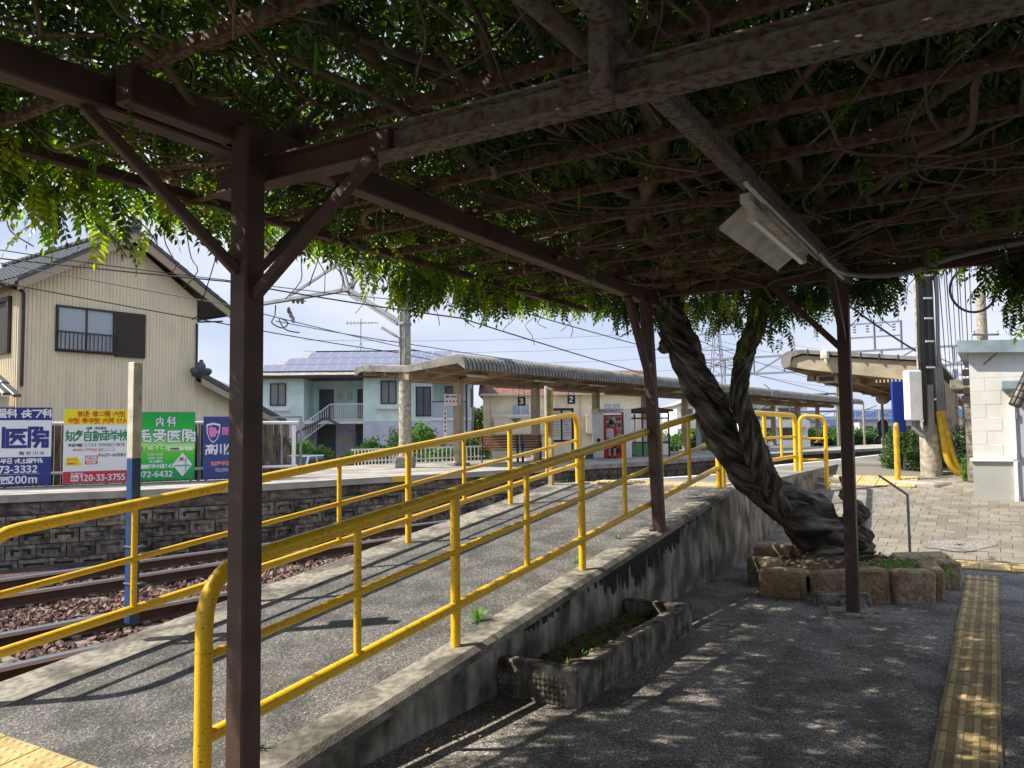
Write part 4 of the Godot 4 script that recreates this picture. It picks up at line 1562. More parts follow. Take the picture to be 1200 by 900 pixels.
func weeds():
	var r := rg(88)
	var list := [[4.42, -2.93, 0.16, 60, "bright green weed growing in the curb joint below the railing"], [2.6, -2.95, 0.11, 26, "small pale weed growing at the curb behind the brown post"], [5.9, -2.95, 0.08, 22, "flat green weed in the curb joint higher up the ramp"], [6.75, -2.97, 0.06, 16, "tiny weed in the curb joint near the top of the ramp"], [1.95, -4.35, 0.07, 16, "tiny weed at the edge of the yellow tiles at the ramp foot"]]
	for w in list:
		var base := W(w[0], w[1], y_ramp(w[0]))
		var o := thing("weed", w[4], "weed", base, "weeds along the ramp curb")
		var b := mb()
		for k in w[3]:
			var an := r.randf() * TAU
			var el := r.randf_range(0.35, 1.4)
			var d := Vector3(cos(an) * cos(el), sin(el), sin(an) * cos(el))
			var s := d.cross(Vector3.UP).normalized() * r.randf_range(0.003, 0.006)
			var l: float = w[2] * r.randf_range(0.5, 1.0)
			var m := base + d * l * 0.55
			var t := base + d * l - Vector3(0, l * 0.18, 0)
			b.poly([base - s * 0.4, base + s * 0.4, m + s, m - s], s.cross(d))
			b.poly([m - s, m + s, t], s.cross(d))
		part(o, "blades", b, M.weed)
	# fallen leaves on the asphalt
	var b := mb(AN)
	for k in 520:
		var a := r.randf_range(2.5, 9.5)
		var n := -2.6 + pow(r.randf(), 2.0) * 3.5
		if k < 60:
			n = r.randf_range(-2.62, -2.3)
			a = r.randf_range(3.2, 4.3) if k < 40 else r.randf_range(6.3, 9.0)
		var p := L(a, n, y_walk(a) + 0.016)
		var s := r.randf_range(0.006, 0.017)
		var bs := Basis(Vector3.UP, r.randf() * TAU) * Basis(Vector3.RIGHT, r.randf_range(-0.3, 0.3))
		b.poly([p + bs * Vector3(-s, 0, 0), p + bs * Vector3(0, 0.002, s * 0.5), p + bs * Vector3(s, 0, 0), p + bs * Vector3(0, 0.002, -s * 0.5)], Vector3.UP)
	struct("leaf_litter", b, M.dry_leaf, "", "stuff")

# ---------------------------------------------------------------- yellow tactile tiles
func tactile():
	var bars := []
	var dots := []
	for m in [M.tactile, M.tactile2]:
		var b := mb()
		b.col = Color(0.66, 0.64, 0.62)
		b.cbox(Vector3(0, 0, 0), Vector3(0.294, 0.02, 0.294), 0.004)
		b.col = Color(1, 1, 1)
		for k in 4:
			b.cbox(Vector3(-0.111 + k * 0.074, 0.0115, 0), Vector3(0.03, 0.008, 0.272), 0.0035)
		bars.append(b.mesh(m))
		b = mb()
		b.col = Color(0.8, 0.78, 0.75)
		b.cbox(Vector3(0, 0, 0), Vector3(0.294, 0.02, 0.294), 0.004)
		b.col = Color(1, 1, 1)
		for x in 5:
			for z in 5:
				var p := Vector3(-0.118 + x * 0.059, 0.0098, -0.118 + z * 0.059)
				b.lathe([Vector2(0.017, 0), Vector2(0.012, 0.005), Vector2(0.0001, 0.0055)], p, 8)
		dots.append(b.mesh(m))
	var r := rg(3)
	var o := thing("tactile_strip", "long strip of yellow tactile tiles with bars running to the pavement", "tactile paving", W(4.0, -0.18, 0.0), "yellow tactile strips")
	for k in 24:
		var a := 2.85 + k * 0.3
		var p := put(o, "tactile_tile", bars[r.randi() % 2])
		p.transform = Transform3D(Basis(), -o.position) * AN * Transform3D(Basis(Vector3.UP, r.randf_range(-0.006, 0.006)), L(a, -0.18 + r.randf_range(-0.003, 0.003), y_walk(a) + 0.006))
	o = thing("tactile_strip", "short cross strip of yellow tactile tiles behind the stone ring", "tactile paving", W(10.2, -0.6, 0.06), "yellow tactile strips")
	for k in 16:
		var n := -2.46 + k * 0.3
		var p := put(o, "tactile_tile", bars[r.randi() % 2] if absf(n + 0.18) > 0.4 else dots[0])
		p.transform = Transform3D(Basis(), -o.position) * AN * Transform3D(Basis(Vector3.RIGHT, atan(0.126)) * Basis(Vector3.UP, PI / 2), L(10.2, n, y_walk(10.2) + 0.012))
	o = thing("tactile_strip", "yellow dotted tactile tiles across the foot of the ramp", "tactile paving", W(1.8, -3.9, 0.05), "yellow tactile strips")
	for j in 2:
		for k in 7:
			var n := -3.15 - k * 0.3
			var a := 1.72 + j * 0.3
			var p := put(o, "tactile_tile", dots[r.randi() % 2])
			p.transform = Transform3D(Basis(), -o.position) * AN * Transform3D(Basis(Vector3.RIGHT, atan(0.11)), L(a, n, y_ramp(a) + 0.012))
	o = thing("tactile_strip", "yellow dotted tactile tiles across the top of the ramp", "tactile paving", W(9.7, -3.7, 0.9), "yellow tactile strips")
	for j in 2:
		for k in 6:
			var p := put(o, "tactile_tile", dots[r.randi() % 2])
			p.transform = Transform3D(Basis(), -o.position) * AN * Transform3D(Basis(), L(9.75 + j * 0.3, -3.02 - k * 0.3, 0.9))
	o = thing("tactile_strip", "wide yellow dotted tactile patch at the head of the paved slope", "tactile paving", W(15.4, -2.3, 0.7), "yellow tactile strips")
	for j in 3:
		for k in 5:
			var a := 14.7 + j * 0.3
			var p := put(o, "tactile_tile", dots[r.randi() % 2])
			p.transform = Transform3D(Basis(), -o.position) * AN * Transform3D(Basis(Vector3.RIGHT, atan(0.126)), L(a, -2.5 + k * 0.3, y_walk(a) + 0.016))

# ---------------------------------------------------------------- lettering: strokes on a ten by ten grid
const KANJI := {
	"知": "2003 1242 0545 2226 2609 3649 6292 6269 9299 6797", "多": "4013 4181 8114 3243 6338 6383 8309 5465", "自": "5042 1282 1219 8289 1484 1686 1989",
	"動": "4111 0252 1444 1417 4447 1545 1747 2129 0949 5393 9399 7359", "車": "1181 1383 1316 8386 1686 0898 5059", "学": "1022 4142 7062 0393 0305 9395 2575 7556 5659 0797",
	"校": "0343 2029 2405 2446 5292 7072 6345 8395 8459 6499", "普": "3022 6072 1282 0494 4244 6264 2676 2629 7679 2878 2979", "通": "1011 0313 1317 1739 0839 3999 4080 8052 4393 4347 9397 4595 6267",
	"二": "1282 0797", "種": "4011 0343 2029 2405 2446 9051 5292 5494 5457 9497 5797 7179 5999", "大": "0393 5053 5309 5399", "型": "0151 0353 2105 4145 6164 9096 2676 5659 0999",
	"中": "1282 1216 8286 1686 5059", "準": "1021 0223 0513 4033 3336 5055 3282 3383 3585 0797 5659", "特": "1012 0242 0646 2029 5191 7073 4393 4595 8489 5667",
	"け": "1019 3393 7075 7549", "ん": "4009 0944 4456 5698", "引": "0040 4043 0343 0306 0646 4648 4829 8089", "内": "1219 1282 8289 5054 5427 5477", "科": "4011 0343 2029 2405 2446 6172 5364 4696 8089",
	"毛": "7011 1383 0595 4048 4899 9997", "受": "8010 1212 4142 7162 0393 0304 9394 1575 7519 3589", "医": "0191 0109 0999 3224 3272 2484 5427 5487", "院": "0009 0040 4023 2345 4526 6061 3292 3234 9294 5474 3696 5639 7679 7999 9997",
	"川": "1016 1609 5058 9099", "眼": "0109 0131 3139 0404 0343 0636 0939 5191 5159 9194 5494 5979 7499", "高": "5051 0191 2272 2224 7274 2474 0595 0509 9599 3666 3638 6668 3868", "ク": "3005 3181 8129",
	"泌": "1122 0414 0913 4045 4348 4888 8886 7239 9294 6162", "尿": "1181 1114 1109 8184 1484 5559 2747 4729 6689", "器": "0030 0003 3033 0333 5080 5053 8083 5383 0595 5509 5599 0739 0709 3739 5989 5759 8789",
	"皮": "1282 1209 5055 1585 8519 3589", "フ": "0191 9149", "駅": "0040 0005 0242 0444 2024 0555 5558 5848 0709 6191 6109 9194 6494 7499", "西": "0191 1383 1318 8388 1888 3135 6165",
	"か": "0353 5348 4838 2009 7195", "ら": "2041 2326 2655 5587 8739", "ス": "1181 8119 4579", "ー": "0595", "ル": "3134 3409 6069 6995", "バ": "3219 5399 7081 9092", "あ": "1272 3039 6438 1563 6396 9659", "り": "2025 8085 8539",
	"め": "2147 7038 1553 5396 9649", "じ": "2027 2779 7995 5162 7182", "ょ": "5057 5393 2728 2848 5799", "う": "3161 1474 7476 7639", "武": "1151 0393 6066 6699 9997 7191 3338 3656 1418 0858",
	"豊": "1181 1115 8185 1585 3136 6166 1383 0696 2878 2729 0999", "町": "0141 0109 4149 0949 2129 0545 5191 7179 7969", "字": "5051 0292 0203 9293 3373 7355 5559 0797", "小": "5059 5949 2217 7296", "迎": "1011 0313 1317 0839 3999 4142 4147 4765 6181 8187 6067",
	"日": "2080 2029 8089 2585 2989", "曜": "0131 0109 3139 0535 0939 5070 6063 9093 5494 5459 6696 6898 7479 5999", "土": "2474 5159 0999", "半": "1022 8072 1484 0696 5059", "田": "1181 1119 8189 1585 5159 1989", "市": "5051 0292 2428 2484 8488 5259", "水": "5059 0343 4309 8163 5499",
	"石": "0191 4105 2424 2484 2429 8489 2989", "文": "5052 0292 2589 7509", "・": "4555", "午": "2003 1282 0595 5059", "後": "2002 3305 1519 6042 4264 6454 4585 8549 5599", "県": "2070 2025 7075 2272 2474 0696 5659 2819 7899", "安": "5051 0292 0203 9293 0595 4229 3399 7319", "会": "5003 5093 3565 1787 4627 2989", "指": "0333 2029 0616 5055 9042 4585 4649 8689 4787 4989", "定": "5051 0292 0203 9293 2474 5458 5676 2529 2999",
}

func write(b: MB, text: String, x: float, y: float, w: float, h: float, t: float, gap := 0.12):
	# kanji and kana as flat strokes; x, y is the top left corner
	var z := 0.0
	for ch in text:
		if KANJI.has(ch):
			for s in KANJI[ch].split(" "):
				var p := Vector2(x + s[0].to_float() / 9.0 * w, y - s[1].to_float() / 9.0 * h)
				var q := Vector2(x + s[2].to_float() / 9.0 * w, y - s[3].to_float() / 9.0 * h)
				var d: Vector2 = (q - p).normalized() * t * 0.5
				var e := Vector2(-d.y, d.x)
				p -= d * 0.9
				q += d * 0.9
				z += 0.00006
				b.poly([Vector3(p.x + e.x, p.y + e.y, z), Vector3(p.x - e.x, p.y - e.y, z), Vector3(q.x - e.x, q.y - e.y, z), Vector3(q.x + e.x, q.y + e.y, z)], Vector3(0, 0, 1))
		if z > 0.0025:
			z = 0.0
		x += w * (1.0 + gap) if ch != "・" else w * 0.6
	return x

func letters(o: Node3D, text: String, ctr: Vector3, size: float, m: Material, bold := true, stretch := 1.0) -> MeshInstance3D:
	var tm := TextMesh.new()
	var f := SystemFont.new()
	f.font_names = PackedStringArray(["Droid Sans"])
	f.font_weight = 700 if bold else 400
	tm.font = f
	tm.text = text
	tm.font_size = 32
	tm.pixel_size = size / 24.0
	tm.depth = 0.003
	tm.curve_step = 2.0
	tm.material = m
	var p := put(o, "lettering", tm, "", ctr)
	p.scale = Vector3(stretch, 1, 1)
	return p

func panel(o: Node3D, called: String, x0: float, y0: float, x1: float, y1: float, z: float, m: Material, thick := 0.02) -> MeshInstance3D:
	var b := mb()
	b.box(Vector3((x0 + x1) * 0.5, (y0 + y1) * 0.5, z - thick * 0.5), Vector3(x1 - x0, y1 - y0, thick))
	return lpart(o, called, b, m)

func ink(o: Node3D, b: MB, z: float, m: Material):
	var p := put(o, "lettering", b.mesh(m))
	p.position.z = z

func sign_base(label: String, t0: float, w: float) -> Node3D:
	# the boards stand in one row along the back of the island platform
	var d := Vector3(0.873, 0, -0.488)
	var at := Vector3(-7.49, 0.80, -13.4) + d * t0
	var o := thing("advertising_board", label, "sign", at, "advertising boards along the platform", atan2(0.488, 0.873))
	var b := mb()
	for x in [0.06, w - 0.06]:
		b.bar(Vector3(x, -0.06, -0.06), Vector3(x, 1.1, -0.06), 0.04, 0.04, 0.003, Vector3(0, 0, 1))
	lpart(o, "support", b, M.galv)
	return o

func signs():
	var navy := plain([0.018, 0.03, 0.2], 0.45)
	var white := plain([0.72, 0.74, 0.78], 0.45)
	var yel := plain([0.8, 0.68, 0.0], 0.45)
	var redb := plain([0.52, 0.03, 0.05], 0.45)
	var redt := plain([0.55, 0.06, 0.02], 0.5)
	var green := plain([0.0, 0.22, 0.1], 0.5)
	var dark := plain([0.03, 0.03, 0.05], 0.5)
	var gt := GradientTexture2D.new()
	gt.width = 8
	gt.height = 128
	gt.fill_from = Vector2(0, 0)
	gt.fill_to = Vector2(0, 1)
	var g := Gradient.new()
	g.offsets = PackedFloat32Array([0.0, 0.2, 0.42, 0.55, 0.551, 0.72, 0.9, 1.0])
	g.colors = PackedColorArray([Color(0.0, 0.62, 0.28), Color(0.05, 0.68, 0.25), Color(0.5, 0.86, 0.42), Color(0.75, 0.92, 0.6), Color(0.42, 0.78, 0.2), Color(0.2, 0.7, 0.25), Color(0.0, 0.6, 0.3), Color(0.0, 0.58, 0.3)])
	gt.gradient = g
	var grad := plain([1, 1, 1], 0.45)
	grad.albedo_texture = gt
	# driving school board
	var o := sign_base("white driving school board with yellow top and red telephone band", 0.0, 0.99)
	panel(o, "board", 0, 0, 0.99, 1.24, 0.0, white)
	panel(o, "yellow_band", 0.005, 0.985, 0.985, 1.235, 0.003, yel, 0.003)
	panel(o, "red_band", 0.005, 0.005, 0.985, 0.20, 0.003, redb, 0.003)
	var b := mb()
	write(b, "普通・普二種・大型", 0.2, 1.21, 0.08, 0.085, 0.013)
	write(b, "中型・準中型・大特・けん引", 0.06, 1.095, 0.077, 0.085, 0.013)
	ink(o, b, 0.006, redt)
	b = mb()
	write(b, "知県公安会指定", 0.34, 0.945, 0.038, 0.042, 0.006)
	write(b, "半田市町", 0.07, 0.665, 0.05, 0.05, 0.008)
	write(b, "からスクールバスあり", 0.53, 0.49, 0.037, 0.05, 0.008)
	ink(o, b, 0.003, dark)
	b = mb()
	write(b, "知多自動車学校", 0.035, 0.885, 0.118, 0.17, 0.021, 0.13)
	ink(o, b, 0.003, green)
	letters(o, "2-13-3  (0569)21-0618", Vector3(0.62, 0.64, 0.003), 0.052, dark, false, 0.9)
	letters(o, "www.chitaji.jp", Vector3(0.36, 0.565, 0.003), 0.05, redt, false, 1.05)
	b = mb()
	b.box(Vector3(0.68, 0.562, 0.003), Vector3(0.18, 0.045, 0.003))
	lpart(o, "search_box", b, dark)
	panel(o, "search_field", 0.595, 0.545, 0.765, 0.579, 0.007, white, 0.002)
	b = mb()
	b.extrude(PackedVector2Array([Vector2(0.04, 0.3), Vector2(0.04, 0.43), Vector2(0.2, 0.45), Vector2(0.3, 0.3)]), 0.0, 0.004)
	lpart(o, "yellow_tag", b, yel)
	b = mb()
	for k in 2:
		b.box(Vector3(0.42, 0.345 + k * 0.085, 0.002), Vector3(0.19, 0.062, 0.004))
	lpart(o, "red_label", b, redb)
	b = mb()
	write(b, "知多半田駅", 0.335, 0.45, 0.03, 0.042, 0.006)
	write(b, "半田市駅", 0.345, 0.365, 0.033, 0.042, 0.006)
	ink(o, b, 0.005, white)
	b = mb()
	write(b, "めんじょう", 0.06, 0.42, 0.03, 0.04, 0.006)
	write(b, "学校あり", 0.06, 0.355, 0.035, 0.04, 0.006)
	ink(o, b, 0.005, redt)
	letters(o, "0120-33-3755", Vector3(0.56, 0.085, 0.004), 0.115, white, true, 0.82)
	panel(o, "dial_mark", 0.12, 0.035, 0.23, 0.135, 0.006, white, 0.002)
	letters(o, "oo", Vector3(0.175, 0.085, 0.007), 0.07, redb, true, 0.9)
	b = mb()
	write(b, "あり定めん", 0.12, 0.18, 0.035, 0.035, 0.006)
	ink(o, b, 0.005, white)
	# green clinic board
	o = sign_base("green clinic board with a white diamond map", 1.09, 0.97)
	var bd := mb()
	bd.box(Vector3(0.485, 0.6, -0.011), Vector3(0.97, 1.2, 0.02))
	lpart(o, "board", bd, green)
	bd = mb()
	bd.quad(Vector3(0.003, 0.003, 0.001), Vector3(0.967, 0.003, 0.001), Vector3(0.967, 1.197, 0.001), Vector3(0.003, 1.197, 0.001), Vector3(0, 0, 1))
	lpart(o, "print", bd, grad)
	for pass_ in 2:
		b = mb()
		write(b, "内科", 0.32, 1.11, 0.13, 0.16, 0.044 if pass_ == 0 else 0.018, 0.45)
		write(b, "毛受医院", 0.05, 0.88, 0.19, 0.2, 0.056 if pass_ == 0 else 0.032, 0.26)
		ink(o, b, 0.003 if pass_ == 0 else 0.0065, green if pass_ == 0 else white)
	b = mb()
	write(b, "めん", 0.08, 0.6, 0.05, 0.055, 0.008, 0.5)
	write(b, "じょう", 0.28, 0.6, 0.05, 0.055, 0.008, 0.5)
	ink(o, b, 0.003, dark)
	panel(o, "white_label", 0.52, 0.52, 0.78, 0.58, 0.004, white, 0.003)
	panel(o, "white_label", 0.81, 0.52, 0.93, 0.58, 0.004, white, 0.003)
	b = mb()
	write(b, "毛受医院", 0.55, 0.567, 0.035, 0.035, 0.006)
	ink(o, b, 0.006, dark)
	letters(o, "9:00-12:00", Vector3(0.32, 0.455, 0.003), 0.035, white, true, 1.1)
	letters(o, "4:00- 7:00", Vector3(0.32, 0.395, 0.003), 0.035, white, true, 1.1)
	b = mb()
	write(b, "日土曜後", 0.22, 0.355, 0.05, 0.035, 0.007)
	write(b, "武豊町字小迎", 0.03, 0.285, 0.07, 0.065, 0.013, 0.06)
	ink(o, b, 0.004, white)
	letters(o, "143", Vector3(0.55, 0.25, 0.004), 0.075, white, true, 0.9)
	letters(o, "72-6432", Vector3(0.36, 0.11, 0.004), 0.11, white, true, 0.95)
	b = mb()
	for k in 24:
		var an := TAU * k / 24.0
		var a2 := TAU * (k + 1) / 24.0
		b.quad(Vector3(0.07 + cos(an) * 0.045, 0.11 + sin(an) * 0.045, 0), Vector3(0.07 + cos(a2) * 0.045, 0.11 + sin(a2) * 0.045, 0), Vector3(0.07 + cos(a2) * 0.03, 0.11 + sin(a2) * 0.03, 0), Vector3(0.07 + cos(an) * 0.03, 0.11 + sin(an) * 0.03, 0), Vector3(0, 0, 1))
	b.box(Vector3(0.07, 0.11, 0.0), Vector3(0.03, 0.03, 0.001))
	ink(o, b, 0.004, white)
	b = mb()
	b.extrude(PackedVector2Array([Vector2(0.6, 0.27), Vector2(0.765, 0.06), Vector2(0.93, 0.27), Vector2(0.765, 0.48)]), 0.0, 0.004)
	lpart(o, "map_diamond", b, white)
	b = mb()
	b.box(Vector3(0.765, 0.25, 0.005), Vector3(0.26, 0.024, 0.002))
	b.box(Vector3(0.82, 0.27, 0.0055), Vector3(0.02, 0.24, 0.002))
	b.box(Vector3(0.75, 0.34, 0.005), Vector3(0.15, 0.012, 0.002))
	lpart(o, "map_roads", b, plain([0.1, 0.35, 0.3], 0.6))
	panel(o, "map_mark", 0.72, 0.35, 0.78, 0.395, 0.008, redb, 0.002)
	# blue and white hospital board at the left edge
	o = sign_base("blue and white clinic board cut off by the left edge of the photo", -1.42, 1.25)
	panel(o, "board", 0, 0, 1.25, 1.27, 0.0, navy)
	panel(o, "white_band", 0.004, 0.46, 1.246, 1.06, 0.003, white, 0.003)
	b = mb()
	write(b, "泌尿器科・皮フ科", 0.2, 1.235, 0.125, 0.125, 0.021)
	ink(o, b, 0.004, white)
	b = mb()
	write(b, "石川医院", 0.02, 0.93, 0.25, 0.3, 0.052, 0.22)
	ink(o, b, 0.006, navy)
	b = mb()
	write(b, "院石川文", 0.8, 0.545, 0.06, 0.05, 0.008, 0.6)
	ink(o, b, 0.006, dark)
	b = mb()
	write(b, "日曜・半日・水土曜午後", 0.35, 0.435, 0.07, 0.07, 0.013)
	write(b, "駅西", 0.42, 0.15, 0.12, 0.12, 0.02)
	ink(o, b, 0.004, white)
	letters(o, "TEL73-3332", Vector3(0.66, 0.26, 0.004), 0.125, white, true, 0.92)
	letters(o, "200m", Vector3(0.86, 0.09, 0.004), 0.13, white, true, 0.92)
	panel(o, "line", 0.1, 0.183, 1.1, 0.187, 0.003, white, 0.002)
	# dark blue eye clinic board, mostly behind the brown post
	o = sign_base("dark blue eye clinic board with a pink cross shield, half behind the post", 2.2, 1.0)
	panel(o, "board", 0, 0, 1.0, 1.12, 0.0, plain([0.03, 0.055, 0.22], 0.45))
	var sh := PackedVector2Array()
	for k in [[0.05, 0.98], [0.17, 1.01], [0.29, 0.98], [0.28, 0.82], [0.24, 0.71], [0.17, 0.64], [0.1, 0.71], [0.06, 0.82]]:
		sh.append(Vector2(k[0], k[1]))
	b = mb()
	b.extrude(sh, 0.0, 0.004)
	lpart(o, "shield", b, white)
	var sh2 := PackedVector2Array()
	for k in sh:
		sh2.append((k - Vector2(0.17, 0.84)) * 0.84 + Vector2(0.17, 0.83))
	b = mb()
	b.extrude(sh2, 0.004, 0.007)
	lpart(o, "shield_field", b, navy)
	var pink := plain([0.7, 0.2, 0.5], 0.5)
	b = mb()
	b.box(Vector3(0.19, 0.84, 0.008), Vector3(0.055, 0.17, 0.003))
	b.box(Vector3(0.19, 0.84, 0.0085), Vector3(0.15, 0.055, 0.003))
	b.extrude(PackedVector2Array([Vector2(0.085, 0.92), Vector2(0.16, 0.95), Vector2(0.16, 0.72), Vector2(0.1, 0.78)]), 0.007, 0.009)
	lpart(o, "cross", b, pink)
	b = mb()
	write(b, "眼科", 0.33, 0.93, 0.13, 0.13, 0.02)
	ink(o, b, 0.003, pink)
	b = mb()
	write(b, "高川ク", 0.05, 0.61, 0.15, 0.17, 0.026)
	ink(o, b, 0.003, white)
	b = mb()
	write(b, "知多半田駅", 0.14, 0.31, 0.075, 0.075, 0.013)
	ink(o, b, 0.003, plain([0.7, 0.25, 0.2], 0.5))
	letters(o, "TEL(0569)24", Vector3(0.4, 0.15, 0.003), 0.06, white, false, 0.9)
	# fence behind the boards: a brown slatted fence with a pale rail
	o = thing("slat_fence", "dark brown fence with pale rails behind the advertising boards", "fence", Vector3(-7.49, 0.75, -13.75), "", atan2(0.488, 0.873))
	for k in 62:
		b = mb()
		b.cbox(Vector3(-2.6 + k * 0.102, 0.52, -0.12), Vector3(0.094, 1.02, 0.02), 0.003)
		lpart(o, "slat", b, M.fence_dark)
	for y in [1.06, 0.22]:
		b = mb()
		b.tube([Vector3(-2.7, y, 0.0), Vector3(3.8, y, 0.0)], 0.028, 8)
		lpart(o, "rail", b, M.white_paint)
	for k in 5:
		b = mb()
		b.tube([Vector3(-2.5 + k * 1.5, 0, -0.03), Vector3(-2.5 + k * 1.5, 1.08, -0.03)], 0.026, 8)
		lpart(o, "post", b, M.galv)

# ---------------------------------------------------------------- slim posts tied to the track side railing
func marker_posts():
	var b: MB
	var at := W(3.3, -4.93, 0.36)
	var o := thing("sign_post", "square post, beige above and blue below, tied to the track side railing", "post", at)
	b = mb(AN)
	b.cbox(L(3.3, -4.93, 0.90), Vector3(0.065, 1.08, 0.065), 0.004)
	part(o, "blue_part", b, M.blue_paint)
	b = mb(AN)
	b.cbox(L(3.3, -4.93, 1.76), Vector3(0.066, 0.64, 0.066), 0.004)
	part(o, "beige_part", b, M.post_beige)
	b = mb(AN)
	b.cbox(L(3.35, -4.985, 1.83), Vector3(0.012, 0.42, 0.1), 0.003, Basis(Vector3.UP, 0.5))
	part(o, "sheet", b, M.white_plastic)
	b = mb(AN)
	for y in [0.62, 0.86]:
		b.box(L(3.3, -4.9, y), Vector3(0.13, 0.008, 0.08))
	part(o, "tie", b, M.wire_pale)
	at = W(9.2, -4.93, 0.9)
	o = thing("sign_post", "yellowish square post with a white board on edge beside the upper railing loop", "post", at)
	b = mb(AN)
	b.cbox(L(9.2, -4.95, 1.5), Vector3(0.06, 1.3, 0.06), 0.004)
	part(o, "upright", b, M.post_yellow)
	b = mb(AN)
	b.cbox(L(9.2, -5.0, 1.86), Vector3(0.02, 0.62, 0.4), 0.004, Basis(Vector3.UP, 0.4))
	part(o, "board", b, M.white_plastic)

# ---------------------------------------------------------------- windows, shared by the houses
func window(o: Node3D, x0: float, y0: float, x1: float, y1: float, z: float, frame: Material, bars: int, pane_m: Material, depth := 0.08) -> Node3D:
	# frame, panes between the bars, curtain behind; local axes with +z outwards
	var b := mb()
	var t := 0.06
	b.box(Vector3((x0 + x1) / 2, y0 + t / 2, z), Vector3(x1 - x0, t, depth))
	b.box(Vector3((x0 + x1) / 2, y1 - t / 2, z), Vector3(x1 - x0, t, depth))
	b.box(Vector3(x0 + t / 2, (y0 + y1) / 2, z), Vector3(t, y1 - y0 - 2 * t, depth))
	b.box(Vector3(x1 - t / 2, (y0 + y1) / 2, z), Vector3(t, y1 - y0 - 2 * t, depth))
	var w := lpart(o, "window", b, frame)
	var n := bars + 1
	for k in n:
		var a := lerpf(x0 + t, x1 - t, float(k) / n)
		var c := lerpf(x0 + t, x1 - t, float(k + 1) / n)
		b = mb()
		b.box(Vector3((a + c) / 2, (y0 + y1) / 2, z - 0.01 - 0.015 * (k % 2)), Vector3(c - a - 0.02, y1 - y0 - 2 * t, 0.012))
		put(w, "pane", b.mesh(pane_m))
		if k > 0:
			b = mb()
			b.box(Vector3(a, (y0 + y1) / 2, z + 0.005), Vector3(0.05, y1 - y0 - 2 * t, 0.05))
			put(w, "mullion", b.mesh(frame))
	return w

